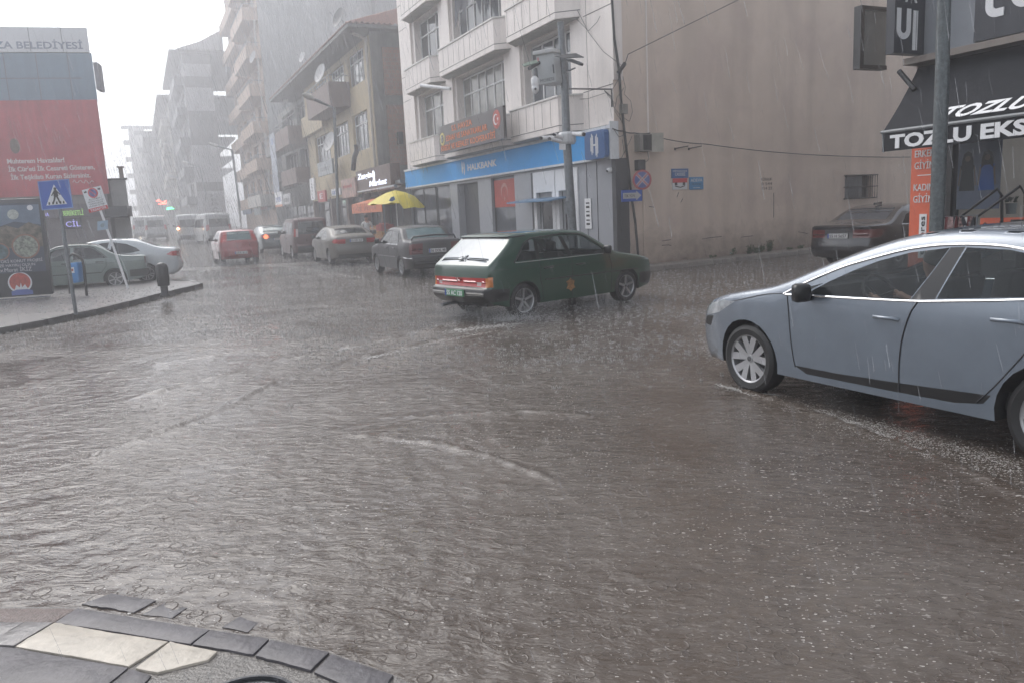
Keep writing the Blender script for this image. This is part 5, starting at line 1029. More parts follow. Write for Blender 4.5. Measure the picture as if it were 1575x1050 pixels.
bmw,TB,WB=car('black_sedan','glossy black sedan parked beside the beige side wall, rear towards us','car',rear_place(1284,406,BM5,55,1),55,fixglass(BM5,CGM,GLASSG),paint('black_car_paint',(.008,.008,.011),.2),plate='55 H 5657',glass=CGM)
red,TR_,WR_=car('red_hatchback','wet red hatchback driving away along the street, rear towards us','car',rear_place(343,408,GTZ,-27,1),-27,fixglass(GTZ,CGM,CGW),paint('red_car_paint',(.26,.018,.022),.35),plate='55 K 812',glass=CGM,plz=.50)
maroon,_,_=car('maroon_van','maroon high roofed passenger van parked beyond the beige sedan','van',rear_place(453,398,DOB,-26,1),-26,fixglass({k:v for k,v in DOB.items() if k!='lower'},CGM,CGM),paint('maroon_car_paint',(.06,.012,.012),.5),glass=CGM,detail=1)
teal,_,_=car('dark_teal_sedan','dark teal sedan with one lit tail lamp parked beyond the maroon van','car',rear_place(402,391,FLU,-26,1),-26,fixglass(FLU,CGM,CGW),paint('teal_car_paint',(.03,.06,.065),.35),plate='55 B 204',glass=CGM,detail=1)
# white minibuses and far traffic
VW=paint('white_van_paint',(.36,.37,.37),.5); k=0
for px,py,hd,lb in ((311,375,-24,'white minibus with one lit rear lamp, middle of the row across the street'),(352,376,-33,'white minibus standing right behind the red hatchback'),(262,371,-23,'white minibus at the far left of the row of vans'),(243,369,-22,'hazy white van parked on the left beyond the others')):
    S=fixglass(VAN,GLASSD,GLASSD); car('white_minibus',lb,'minibus',rear_place(px-35,py,S,hd,1),hd,S,VW,group='white minibuses up the street',glass=GLASSD,detail=0)
S=fixglass(FLU,GLASSD,GLASSD); car('hazy_sedan','pale car approaching in the rain haze left of the vans','car',rear_place(186,364,S,-23,1),-23,S,paint('grey_far_paint',(.28,.29,.30),.4),group='far cars in the haze',glass=GLASSD,detail=0)
S=fixglass(GTZ,GLASSD,GLASSD); car('hazy_hatchback','small far car with lit headlamps beyond the vans','car',rear_place(216,352,S,155,1),155,S,paint('dark_far_paint',(.08,.08,.09),.4),group='far cars in the haze',glass=GLASSD,detail=0)
# the two sedans on the left, seen from their left side
OLD=dict(TEM,L=4.25,H=1.40,belt=.90,xr=.93,xf=3.37,wr=.295,plz=.5,round=.04,
 prof=[(.16,.28),(.0,.36),(-.03,.42),(-.03,.54),(.06,.57),(.04,.84),(.03,.93),(.10,.96),(.80,.99),(1.30,1.30),(1.42,1.355),(1.8,1.385),(2.2,1.385),(2.5,1.33),(3.05,.96),(3.15,.93),(4.0,.84),(4.15,.78),(4.22,.6),(4.25,.45),(4.2,.28)],
 side=[('window',None,[(1.12,.95),(1.40,1.22),(1.52,1.28),(1.95,1.30),(2.0,.93)]),('window',None,[(2.07,.93),(2.03,1.30),(2.3,1.295),(2.48,1.25),(2.92,.96),(2.9,.93)]),('tail_light',TAILD,[(-.1,.72),(-.1,.92),(.07,.92),(.07,.72)]),('bumper_end',BLACK,[(-.1,.33),(-.1,.56),(.52,.54),(.52,.33)])],
 lines=[('window_trim',BLACK,[(1.08,.95),(1.4,1.26),(1.55,1.32),(2.3,1.335),(2.52,1.27),(2.98,.955)],.012),('side_moulding',BLACK,[(3.0,.52),(1.3,.52)],.014),('waist_line',PLTXT,[(.1,.80),(4.1,.76)],.004),('door_seam',PLTXT,[(2.03,.92),(2.03,.25)],.006),('door_seam',PLTXT,[(1.12,.93),(1.14,.7),(1.3,.5)],.006),('door_seam',PLTXT,[(3.0,.93),(3.0,.26)],.006)],handles=[(1.30,.84),(2.2,.84)])
put_car('pale_green_sedan','old boxy pale green sedan parked behind the billboard and blue bin','car',OLD,(180,444,.93),(62,447,3.37),1,paint('pale_green_car_paint',(.14,.185,.17),.35),glass=CGM,head=-115,anchor='a')
put_car('white_sedan','shiny white rounded sedan parked just behind the pale green sedan','car',FLU,(228,436,1.0),(110,437,3.7),1,paint('white_car_paint',(.5,.53,.55),.25),glass=CGM,head=-110,anchor='a')
# ---------------- street furniture ----------------
class Fq:
    """flat frame given by three corner points: bottom left, bottom right, top left"""
    def __init__(s,BL,BR,TL):
        s.P=BL; s.d=(BR-BL).normalized(); s.W=(BR-BL).length; s.up=(TL-BL).normalized(); s.H=(TL-BL).length; s.n=s.d.cross(s.up).normalized()
        if s.n.dot(CAMP-BL)<0: s.n=-s.n
    def w(s,u,v,z): return s.P+s.d*u+s.n*v+s.up*z
def quad(Y,BL,BR,TL): return Fq(atY(*BL,Y),atY(*BR,Y),atY(*TL,Y))
def qbox(mb,f,a,b,c,d,v0,v1): return mb.box8([f.w(f.W*x,v,f.H*z) for v in(v0,v1) for x,z in((a,c),(b,c),(b,d),(a,d))])
def qpoly(mb,f,pts,v,t=.002): return mb.poly([f.w(f.W*x,v,f.H*z) for x,z in pts],f.n*t)
SBLUE=M('sign_blue',(.015,.075,.36),.3,var=.05); SRED=M('sign_red_film',(.5,.03,.04),.35,var=.05); SWHT=M('sign_white_film',(.62,.63,.65),.35,var=.05)
def qdisc(mb,f,x,z,r,v,t=.002,n=24,ar=None):
    return mb.poly([f.w(f.W*x+r*math.cos(k*2*PI/n),v,f.H*z+r*math.sin(k*2*PI/n)) for k in range(n)],f.n*t)
# crossing sign
b=G(117,484,.12); f=quad(b.y-.05,(65,324),(113,320),(58,279.5))
t=thing('crossing_sign',b,'blue square pedestrian crossing sign on a leaning galvanised post at the kerb','road sign')
mb=MB(); mb.tube([b,atY(89,300,b.y)],.037,12); mb.build('post',GALV,t,smooth=60)
mb=MB(); qbox(mb,f,0,1,0,1,.0,.012); pl=mb.build('plate',SBLUE,t)
mb=MB(); 
for a in ((0,.03,0,1),(.97,1,0,1),(0,1,0,.03),(0,1,.97,1)): qbox(mb,f,*a,.012,.014)
mb.build('border',M('sign_light_blue',(.15,.25,.5),.3),pl)
mb=MB(); qpoly(mb,f,[(.17,.15),(.83,.15),(.5,.85)],.013); mb.build('white_triangle',SWHT,pl)
mb=MB(); qdisc(mb,f,.52,.70,.028,.0165,n=14); qpoly(mb,f,[(.47,.65),(.57,.65),(.60,.45),(.53,.43),(.44,.45)],.0165)
for P in ([(.46,.47),(.53,.47),(.47,.30),(.42,.20),(.37,.20),(.42,.32)],[(.50,.47),(.57,.46),(.61,.32),(.64,.21),(.59,.20),(.56,.31)],[(.46,.62),(.48,.58),(.39,.45),(.37,.48)],[(.57,.63),(.56,.59),(.65,.47),(.67,.50)]): qpoly(mb,f,P,.0165)
for x in (.24,.36,.48,.60,.70): qpoly(mb,f,[(x,.17),(x+.06,.17),(x+.055,.26),(x+.015,.26)],.0165)
mb.build('walking_figure',BLACK,pl)
# leaning tow-away sign
def towsign(b,Y,q,name,label,pole,rad,polemat,extra=None):
    f=quad(Y,*q); t=thing(name,b,label,'road sign'); mb=MB(); mb.tube(pole,rad,8); mb.build('post',polemat,t,smooth=60)
    mb=MB(); qbox(mb,f,0,1,0,1,.0,.01); pl=mb.build('plate',SWHT,t)
    mb=MB(); qdisc(mb,f,.5,.78,.115*f.W/.45,.011,n=24); d=mb.build('red_ring',SRED,pl); mb=MB(); qdisc(mb,f,.5,.78,.085*f.W/.45,.014,n=24); mb.build('blue_field',M('sign_violet_blue',(.05,.05,.22),.4),d)
    mb=MB(); qpoly(mb,f,[(.36,.90),(.40,.92),(.64,.66),(.60,.64)],.017); mb.build('red_bar',SRED,d)
    mb=MB(); qbox(mb,f,.0,1,.0,.16,.011,.013); rb=mb.build('red_strip',SRED,pl)
    fx=Fq(f.P,f.P+f.d,f.P+f.up)
    text('YASAKTIR',fx,f.W*.08,f.H*.035,.014,f.H*.1,SWHT,rb,flip=1,width=f.W*.84,bold=.02,depth=.002)
    for i,(s_,w_) in enumerate((('BU CADDEDE',.6),('SAĞLI SOLLU',.8),('DURAKLAMAK',.7),('VE PARK ETMEK',.84))): text(s_,fx,f.W*(.5-w_/2),f.H*(.50-.095*i),.012,f.H*.06,M('sign_black_print',(.05,.03,.04),.5,var=0),pl,flip=1,width=f.W*w_,depth=.002)
    mb=MB(); qpoly(mb,f,[(.06,.9),(.2,.93),(.22,.85),(.08,.84)],.012); qpoly(mb,f,[(.8,.93),(.94,.92),(.92,.84),(.79,.86)],.012); mb.build('tow_truck_mark',MATS['sign_black_print'],pl)
    return t,f,pl
b=G(197,444,.12); towsign(b,b.y+.05,((138,328),(167,321),(126,293)),'no_parking_sign','white no parking sign on a thin white pole leaning far over the left pavement',[b,atY(146,300,b.y+.1)],.032,WHITE)
bx=MB(); p=atY(157,343,b.y); f=quad(b.y-.03,(150,355),(166,353),(150,341)); qbox(bx,f,0,1,0,1,.0,.01); o=bx.build('small_notice',M('notice_pale_blue',(.28,.38,.48),.5),None,loc=p); tag(o,'small pale blue notice stuck on the leaning white pole','notice')
mb=MB(); qdisc(mb,f,.5,.5,.06,.011); mb.build('ring_mark',M('notice_grey',(.2,.26,.3),.5),o)
# sign in front of the bank
g1=G(668,384,.12); towsign(g1,g1.y,((652,305),(674,305),(651,275.5)),'no_parking_sign','upright white no parking sign on a white post in front of the bank',[G(667,384,.12),atY(663,290,g1.y+.05)],.04,WHITE)
g2=G(684,382,.12); mb=MB(); mb.tube([g2,atY(673.5,283,g2.y)],.03,8); o=mb.build('thin_post',WHITE,smooth=60); tag(o,'thin bare white post beside the upright no parking sign','post')
# bin in its hoop
a=G(133.5,455,.12); c_=G(112,452,.12)
t=thing('litter_bin',a,'blue litter bin with a small emblem hanging in a black hoop stand','bin')
hoop=[a,atY(129,410,a.y),atY(126.5,400,a.y),atY(120,394,a.y),atY(112,391,a.y),atY(106.5,394,a.y),atY(104,402,a.y),atY(108,452,a.y)]
mb=MB(); mb.tube(hoop,.035,10); mb.build('hoop_stand',BLACK,t,smooth=60)
f=quad(a.y,(112,436),(127,434),(108,405)); mb=MB(); mb.box8([f.w(f.W*x,v,f.H*z) for v in(-.14,.14) for x,z in((.06,0),(.94,0),(1,1),(0,1))]); bn_=mb.build('bin_body',M('bin_blue',(.02,.17,.42),.4),t,bevel=.03,smooth=50)
mb=MB(); qbox(mb,f,.22,.62,.5,.78,.141,.145); e=mb.build('emblem_label',SWHT,bn_); mb=MB(); qdisc(mb,f,.42,.65,.035,.146); mb.build('emblem',M('emblem_brown_red',(.3,.07,.05),.5),e)
# bollard
b=G(254,456,.12); s=(G(262,456,.12)-G(246,456,.12)).length; tp=atY(247.5,404,b.y)
t=thing('bollard',b,'thick black rounded bollard on a narrower foot near the kerb tip','bollard'); ax_=(tp-b).normalized(); hgt=(tp-b).length
mb=MB(); mb.lathe(b,ax_,[(.13,0),(.13,.02),(.085,.06),(.085,hgt*.33)],20); mb.build('foot',BLACK,t,smooth=50)
mb=MB(); mb.lathe(b,ax_,[(.085,hgt*.30),(.135,hgt*.31),(.145,hgt*.5),(.145,hgt*.85),(.12,hgt*.94),(.07,hgt*.985),(.001,hgt)],20); mb.build('head',BLACK,t,smooth=50)
# advertising board
br=G(82,457,.12); tr_=atY(64,305,br.y-.1); blft=G(-40,466,.12)
bl=Vector((blft.x,blft.y,.12)); tl=bl+(tr_-br); f=Fq(bl,br,tl); t=thing('advertising_board',bl.lerp(br,.5),'tall black advertising board with a housing project poster at the left edge','billboard')
mb=MB(); mb.box8([f.w(f.W*x,v,f.H*z) for v in(-.25,0) for x,z in((0,.03),(1,.03),(1,1),(0,1))]); mb.build('cabinet',M('board_black',(.018,.02,.026),.35,var=.2),t,bevel=.015,smooth=40)
mb=MB(); qbox(mb,f,0,.95,.27,.96,.001,.006); ps=mb.build('poster',M('poster_navy',(.035,.045,.075),.4,var=.2,scale=3),t)
mb=MB(); qpoly(mb,f,[(.0,.72),(.22,.79),(.45,.74),(.62,.78),(.95,.74),(.95,.94),(0,.94)],.007); mb.build('poster_sky',M('poster_sky_grey',(.12,.17,.24),.5,var=.4,scale=1.5),ps)
mb=MB(); qpoly(mb,f,[(0,.52),(.95,.52),(.95,.72),(.8,.77),(.66,.71),(.5,.75),(.36,.70),(.2,.77),(0,.74)],.0095); mb.build('poster_houses',M('poster_town',(.14,.12,.09),.5,var=.9,scale=7),ps)
mb=MB(); qpoly(mb,f,[(.0,.60),(.36,.62),(.36,.80),(.30,.82),(.3,.84),(.0,.84)],.0105); mb.build('poster_block',M('poster_beige',(.34,.29,.2),.5,var=.5,scale=6),ps)
fx=Fq(f.P,f.P+f.d,f.P+f.up)
for x,z,r,mt in ((.73,.53,.33,M('poster_ring_brown',(.22,.10,.07),.5)),(.73,.53,.29,M('poster_inset',(.25,.27,.22),.5,var=.9,scale=14)),(.40,.49,.23,MATS['poster_ring_brown']),(.40,.49,.2,M('poster_inset_dark',(.07,.12,.13),.5,var=.8,scale=9)),(.62,.85,.13,M('poster_seal',(.42,.45,.42),.5,var=.4,scale=20)),(.84,.91,.07,SWHT),(.20,.85,.12,MATS['poster_seal'])):
    mb=MB(); qdisc(mb,f,x,z,r*.95,.0125+.002*(hash(mt.name)%3)+.003*(r<.3),n=28); mb.build('poster_picture',mt,ps)
for s_,x,z,h_,w_ in (('2.& 4. ETAP TOKİ KONUT PROJESİ',.08,.375,.075,.84),('İLÇEMİZE HAYIRLI OLSUN',.2,.335,.07,.62),('Av.Murat İKİZ',.33,.285,.10,.44)): text(s_,fx,f.W*x,f.H*z,.02,h_,M('poster_letters',(.5,.5,.52),.5,var=0),ps,flip=1,width=f.W*w_,depth=.003)
mb=MB(); qdisc(mb,f,.60,.17,.27,.002,n=28); q=mb.build('party_emblem_white_rim',SWHT,t); mb=MB(); qdisc(mb,f,.60,.175,.235,.006,n=28); mb.build('emblem_red',M('emblem_red',(.40,.06,.04),.5,var=.4,scale=9),q)
mb=MB(); qpoly(mb,f,[(.50,.06),(.72,.06),(.66,.15),(.62,.12),(.61,.17),(.59,.12),(.55,.15)],.0105); mb.build('emblem_figure',SWHT,q); mb=MB(); qpoly(mb,f,[(.48,.045),(.75,.045),(.75,.085),(.68,.10),(.55,.10),(.48,.085)],.013); mb.build('emblem_blue',M('emblem_blue2',(.08,.12,.35),.5),q)
mb=MB(); mb.tube([f.w(f.W*.2,.02,.03),f.w(f.W*.97,.02,.03)],.02,6); mb.build('bottom_rail',GALV,t)
# camera pole with cabinet
b=Vector((1.63,21.5,.12)); pt=atY(862,34,21.4); Yp=21.5
t=thing('camera_pole',b,'tall galvanised pole with a grey cabinet and surveillance cameras in front of the bank','pole')
b=atY(884,404,21.5); b.z=.1
mb=MB(); mb.tube([b,atY(871.5,214,Yp),atY(868,120,Yp),pt],[.125,.115,.10,.085],16); mb.build('pole',GALV,t,smooth=60)
mb=MB(); mb.lathe(atY(872,213,Yp),(0,0,1),[(.0,-.16),(.2,-.16),(.24,-.1),(.24,.1),(.2,.16),(.0,.16)],8); mb.build('camera_bracket',M('white_bracket',(.5,.51,.52),.4),t)
f=quad(Yp-.28,(829,131),(856,126),(824.5,86)); mb=MB(); mb.box8([f.w(f.W*x,0,f.H*z)+o_ for o_ in(Vector((.34,.42,0)),Vector()) for x,z in((0,0),(1,0),(1,1),(0,1))]); cb=mb.build('cabinet',M('cabinet_grey',(.42,.44,.45),.4,var=.1,streak=.1),t,bevel=.008)
mb=MB(); mb.box8([f.w(f.W*x,0,f.H*z)+o_ for o_ in(Vector((.38,.44,0)),Vector((-.05,-.08,0))) for x,z in((-.13,1.0),(1.08,1.0),(1.06,1.14),(-.10,1.14))]); mb.build('cabinet_roof',M('cabinet_roof',(.5,.5,.5),.4),cb,bevel=.02)
fx=Fq(f.P,f.P+f.d,f.P+f.up); text('MOBESE',fx,f.W*.1,f.H*.07,.002,.08,BLACK,cb,flip=1,width=f.W*.8,depth=.003)
mb=MB(); qbox(mb,f,.04,.14,.78,.92,.001,.004); mb.build('warning_label',M('label_red_white',(.5,.2,.2),.5),cb); mb=MB(); qbox(mb,f,.86,.92,.3,.6,.002,.03); mb.build('latch',DARK,cb)
def plate3(pts,th,name,mat,par): mb=MB(); mb.poly([atY(*p) for p in pts],(0,0,-th)); return mb.build(name,mat,par)
plate3([(853,86,21.0),(886,82,21.2),(898,88,20.8),(868,89,20.6)],.02,'rain_shield',DARK,t); plate3([(803,99,21.2),(826,92,21.5),(828,96,21.0),(806,102,20.8)],.02,'rain_shield',M('green_shield',(.05,.10,.07),.5),t)
def camera_(p,q,r,par,mat=WHITE):
    a=atY(*p); b_=atY(*q); mb=MB(); mb.tube([a,b_],r,10); o=mb.build('security_camera',mat,par,smooth=60); d=(b_-a).normalized(); mb=MB(); mb.tube([b_-d*.02,b_+d*.05],r*.8,10); mb.build('lens_hood',BLACK,o); return o
camera_((872,91,21.2),(894,99,20.7),.045,t,GALV); camera_((829,97,21.2),(815,105,20.9),.05,t,BLACK); camera_((866,213,21.4),(853,208,21.0),.05,t); camera_((850,212,21.2),(833,213,20.8),.055,t); camera_((862,218,21.2),(846,214,20.7),.05,t); camera_((880,206,21.4),(897,207,20.9),.06,t)
mb=MB(); mb.tube([atY(868,112,21.3),atY(885,105,21.1)],.02,6); mb.tube([atY(823,105,21.2),atY(823,118,21.1)],.02,6); mb.build('bracket_arm',GALV,t)
mb=MB(); c0=atY(822.5,118,21.1); mb.lathe(c0,(0,0,-1),[(.001,-.02),(.05,0),(.10,.06),(.10,.22),(.085,.24),(.10,.26),(.085,.36),(.04,.42),(.001,.44)],16); o=mb.build('dome_camera',WHITE,t,smooth=50); mb=MB(); mb.lathe(c0+Vector((-.0,-.09,-.33)),(0,-1,0),[(.03,0),(.03,.03),(.001,.03)],12); mb.build('lens',BLACK,o)
mb=MB(); f=quad(21.28,(860,231),(870,231),(860,222)); qbox(mb,f,0,1,0,1,0,.01); mb.build('small_plate',WHITE,t); mb=MB(); f=quad(21.3,(868,330),(880,330),(868,310)); qbox(mb,f,0,1,0,1,0,.05); mb.build('junction_box',GALV,t)
# pole by the clothes shop
pb_=atY(1436,470,9.4); pb_.z=0; mb=MB(); mb.tube([pb_,atY(1448,150,9.4),atY(1454,-60,9.4)],[.085,.078,.07],16); o=mb.build('street_pole',M('painted_grey_pole',(.10,.115,.12),.4,.2,var=.5,scale=22,streak=.3),smooth=60); tag(o,'mottled grey steel pole rising in front of the clothes shop','pole')
# ---------------- on the side wall ----------------
def wbox(name,label,cat,x0,x1,y0,y1,v0,v1,mat,fr=FS,par=None):
    u0,z1=fr.uz(x0,y0,v1); u1,z0=fr.uz(x1,y1,v1); mb=MB(); mb.box(fr,min(u0,u1),max(u0,u1),v0,v1,z0,z1); 
    o=mb.build(name,mat,par,loc=None if par else fr.w((u0+u1)/2,v0,z0)); 
    if not par: tag(o,label,cat)
    return o,u0,u1,z0,z1
OLDM=M('old_grey_box',(.22,.21,.19),.6,var=.3,streak=.3)
def wallsign(name,label,q,mat,texts,edge=None):
    o,u0,u1,z0,z1=wbox(name,label,'sign',*q,.0,.02,mat); W_=u1-u0; H_=z1-z0
    for s_,x,z,h_,w_,mt in texts: text(s_,FS,u0+W_*x,z0+H_*z,.02,H_*h_,mt,o,flip=1,width=W_*w_,depth=.004)
    return o,u0,u1,z0,z1
wallsign('street_name_sign','dark blue street name plate, topmost of the three small wall signs',(1033,1059,260,274),NAVY,[('MİMARZADE',.08,.66,.18,.84,SWHT),('CADDESİ',.2,.25,.34,.6,SWHT)])
o,u0,u1,z0,z1=wallsign('notice_plate','white plate with red heading under the dark blue street name plate',(1034.5,1057,275,291.5),SWHT,[('KİRALIK',.12,.70,.2,.76,SRED)]); mb=MB(); mb.box(FS,u0,u1,.021,.023,z1-.12,z1); r_=mb.build('red_heading',SRED,o)
mb=MB(); mb.box(FS,u0+.08,u0+.18,.021,.023,z0+.12,z0+.2); mb.box(FS,u1-.18,u1-.08,.021,.023,z0+.12,z0+.2); mb.tube([FS.w(u0+.1,.022,z0+.1),FS.w(u0+.3,.022,z0+.06),FS.w(u1-.1,.022,z0+.1)],.015,5); mb.build('handshake_mark',BLACK,o)
wallsign('water_company_plate','bright blue plate right of the white and red notice',(1060.5,1082,273,291.5),M('bright_blue_plate',(.03,.2,.42),.4),[('ADEVA',.08,.62,.26,.84,SWHT),('55 714 22',.2,.38,.12,.6,BLACK),('www',.25,.1,.12,.5,SWHT)])
# no stopping disc and one way plate
uc,zc=FS.uz(987.5,277,.35); t=thing('no_stopping_sign',FS.w(uc,.35,zc-.3),'faded round no stopping sign with red rim and crossed bars by the wall cables','road sign')
FR=Fr(FS.w(uc,.35,0)[:2],80,1); r0=.265
mb=MB(); disc(mb,FR,0,zc,0,r0,32,.012); d_=mb.build('red_disc',M('faded_sign_red',(.36,.07,.075),.5,var=.2),t); mb=MB(); disc(mb,FR,0,zc,.012,r0*.80,32,.004); mb.build('blue_field',M('faded_sign_blue',(.07,.10,.28),.5,var=.2),d_)
mb=MB()
for a in (R(45),R(135)):
    c1,s1=math.cos(a),math.sin(a); hw_=.022; L_=r0*.82; mb.poly([FR.w(c1*x-s1*y,.016,zc+s1*x+c1*y) for x,y in((-L_,-hw_),(L_,-hw_),(L_,hw_),(-L_,hw_))],FR.n*(.003+.001*(a>1)))
mb.build('red_cross',M('faded_cross',(.42,.16,.16),.5),d_)
mb=MB()
for a in (R(45),R(135)):
    c1,s1=math.cos(a),math.sin(a); L_=r0*.78
    for e_ in (-.032,.032): mb.poly([FR.w(c1*x-s1*y,.0215,zc+s1*x+c1*y) for x,y in((-L_,e_-.005),(L_,e_-.005),(L_,e_+.005),(-L_,e_+.005))],FR.n*.002)
mb.build('white_edges',SWHT,d_)
mb=MB(); mb.tube([FS.w(uc,.0,zc),FS.w(uc,.35,zc)],.02,6); mb.build('bracket',GALV,t)
u0,z1=FS.uz(956,293,.4); u1,z0=FS.uz(988,309.5,.4); W_=u1-u0; H_=z1-z0; mb=MB(); mb.box(FS,u0,u1,.38,.40,z0,z1); o=mb.build('one_way_sign',SBLUE,None,loc=FS.w((u0+u1)/2,.38,z0)); tag(o,'blue one way plate with a white arrow pointing right, below the round sign','road sign')
mb=MB(); mb.poly([FS.w(u0+W_*x,.40,z0+H_*z) for x,z in((.06,.25),(.70,.25),(.70,.08),(.95,.5),(.70,.92),(.70,.75),(.06,.75))],FS.n*.004); ar=mb.build('white_arrow',M('arrow_grey_white',(.4,.4,.4),.5),o); text('TEK YÖN',FS,u0+W_*.12,z0+H_*.37,.404,H_*.25,BLACK,ar,flip=1,width=W_*.5,depth=.003)
mb=MB(); mb.tube([FS.w(u0+W_*.5,0,(z0+z1)/2),FS.w(u0+W_*.5,.38,(z0+z1)/2)],.02,6); mb.build('bracket',GALV,o)
# fuse box with open door, little boxes, iron bars
o,u0,u1,z0,z1=wbox('fuse_box','grey wall fuse box with its door hanging open, wires inside','fuse box',984,1003,206,233,.0,.22,OLDM)
mb=MB(); mb.box(FS,u0+.12,u1-.02,.221,.226,z0+.03,z1-.03); mb.build('open_inside',BLACK,o); mb=MB(); mb.box8([FS.w(a,v,z) for z in(z0-.02,z1+.02) for a,v in((u1,.2),(u1+.30,.34),(u1+.30,.355),(u1,.215))]); mb.build('door',M('fuse_door',(.33,.32,.28),.5,var=.3),o)
mb=MB()
for k in range(7): mb.tube([FS.w(u0+.14+.02*k,.23,z1-.05),FS.w(u0+.12+.03*((k*3)%5),.26,(z0+z1)/2),FS.w(u0+.15+.02*k,.235,z0+.04)],.006,4)
mb.build('wires',CABLE,o)
wbox('junction_box','small grey junction box on the cable run above the fuse box','box',957,966,160,175,.0,.12,OLDM)
wbox('meter_box','small dark meter box directly above the round no stopping sign','box',982,993,246,262,.0,.16,DARK)
for x0,y0,x1,y1,lb in ((1038,229,1059,225,'left of two rusty iron stubs on the side wall'),(1059,229,1080,225,'right of two rusty iron stubs on the side wall')):
    u0,z0=FS.uz(x0,y0,0); mb=MB(); mb.tube([FS.w(u0,0,z0-.04),FS.w(u0,.02,z0+.02)],.03,6); mb.tube([FS.w(u0,.0,z0),FS.w(u0+.40,.12,z0+.06)],.018,6); o=mb.build('iron_stub',M('rusty_black_iron',(.035,.025,.02),.7)); tag(o,lb,'bracket')
u0,z0=FB.uz(880,137,.5); u1,z1=FB.uz(936,139,.02); mb=MB(); mb.tube([FB.w(.05,.02,z1-.45),FB.w(.05,.02,z1),FB.w(u0,.6,z0)],.025,6); mb.tube([FB.w(.05,.02,z1-.2),FB.w(.3,.08,z1)],.015,5); o=mb.build('wall_bracket',BLACK); tag(o,'thin black iron bracket arm high on the cream corner pillar','bracket')
uu,zz=FB.uz(934,262,.12); mb=MB(); mb.lathe(FB.w(uu,.0,zz),FB.n,[(.07,0),(.07,.06),(.055,.10),(.03,.13),(.001,.135)],16); o=mb.build('dome_camera',WHITE,smooth=50); tag(o,'small white dome camera at the corner under the dark blue logo','camera'); mb=MB(); mb.lathe(FB.w(uu,.11,zz-.02),FB.n,[(.035,0),(.03,.03),(.001,.04)],10); mb.build('lens',BLACK,o)
u0,z0=FB.uz(651,132,.9); u1,z1=FB.uz(689,137,.4); mb=MB(); mb.tube([FB.w(u0,1.0,z0),FB.w(u1,.3,z1)],.07,10); o=mb.build('tube_lamp',WHITE,smooth=60); tag(o,'white tube lamp sticking out under the left balcony','lamp')
# cables
def cab(name,label,pts,fr,v,r,sag=0,n=8,grp=None):
    P=[]
    W_=[fr.w(*(lambda q:(q[0],vv,q[1]))(fr.uz(x,y,vv))) for (x,y,*o_) in pts for vv in [o_[0] if o_ else v]]
    for a,b_ in zip(W_[:-1],W_[1:]):
        for k in range(n): t_=k/n; q=a.lerp(b_,t_); q.z-=sag*4*t_*(1-t_); P.append(q)
    P.append(W_[-1]); mb=MB(); mb.tube(P,r,5); o=mb.build(name,CABLE,smooth=60); tag(o,label,'cable',grp); return o
cab('cable','thick black cable bundle running down the building corner to the ground',[(940,-20),(945,60),(952,105),(955,150),(960,200),(966,250),(971,300),(977,340),(982,397)],FS,.08,.035,n=3)
cab('cable','thin wire rising right across the blank side wall to the picture top',[(955,112),(962,97),(966,84),(1140,-2)],FS,.3,.011,n=6,sag=.0)
cab('cable','long black wire sagging from the fuse box along the side wall',[(1018,213,.33),(1085,222,.2),(1240,238,.15),(1400,242,.12)],FS,.15,.014,sag=.03)
cab('cable','wire curling from the corner bundle over to the fuse box top',[(942,198),(958,202),(975,205),(1000,205)],FS,.1,.016,sag=.02)
for i,pts in enumerate(([(956,112),(948,128),(940,140),(944,165),(952,175),(957,190)],[(958,118),(962,135),(960,145),(970,155),(973,172),(968,187),(958,180)],[(960,135),(949,150),(945,170),(955,185)],[(945,200),(952,211),(962,206)],[(957,215),(960,235),(955,245),(965,225),(972,210)],[(996,233),(998,245),(992,250)],[(953,270),(953,300),(954,330),(956,360)])): cab('loose_wire','thin loose loop of black wire hanging from the corner cable bundle',pts,FS,.14,.007,n=4,sag=.01,grp='loose wires at the corner')
for pts,lb in (([(885,10),(905,50),(928,80),(955,100)],'thin wire drooping across the cream corner pillar'),([(887,30),(905,48),(918,35),(923,25)],'short wire loop high on the cream corner pillar'),([(880,154),(905,152),(932,143),(946,160)],'wire crossing the pillar under the black iron bracket')): cab('loose_wire',lb,pts,FB,.06,.007,n=4)
q=cab('alarm_lamp','small black wall lamp where the rising wire leaves the corner cables',[(951,112),(961,98)],FS,.3,.055,n=1); q['category']='lamp'
# weeds at the wall foot
GRN=M('weed_leaves',(.05,.085,.03),.6,var=.4)
for i,(px,h_,n_) in enumerate(((1152,.5,26),(1162,.35,18),(1170,.45,20),(1183,.62,34),(1127,.4,12),(1095,.14,12),(1212,.16,14),(1230,.2,16))):
    u,_=FS.uz(px,385,.1); mb=MB()
    for k in range(n_):
        a=rnd.uniform(-.14,.14); h=.62*h_*rnd.uniform(.4,1); q0=FS.w(u+a*.4,.06+rnd.uniform(0,.06),.1); q1=FS.w(u+a,.1+rnd.uniform(0,.12),.1+h); mb.tube([q0,q1],.004,3,cap=False)
        for j in range(4):
            c=q0.lerp(q1,.4+.18*j); d=Vector((rnd.uniform(-1,1),rnd.uniform(-1,1),rnd.uniform(-.2,.6))).normalized()*rnd.uniform(.03,.07); e_=d.orthogonal().normalized()*.02; mb.add([c,c+d*.5+e_,c+d,c+d*.5-e_],[(0,1,2,3)])
    o=mb.build('weed',GRN); tag(o,['leafy weed clump at the foot of the side wall','short weed beside the leafy clump','weed between the two taller clumps','tallest dark weed at the foot of the side wall','thin grassy weed, leftmost tall one by the wall','tiny tuft far left at the wall foot','tiny tuft right of the tallest weed','small low tuft rightmost at the wall foot'][i],'plant')
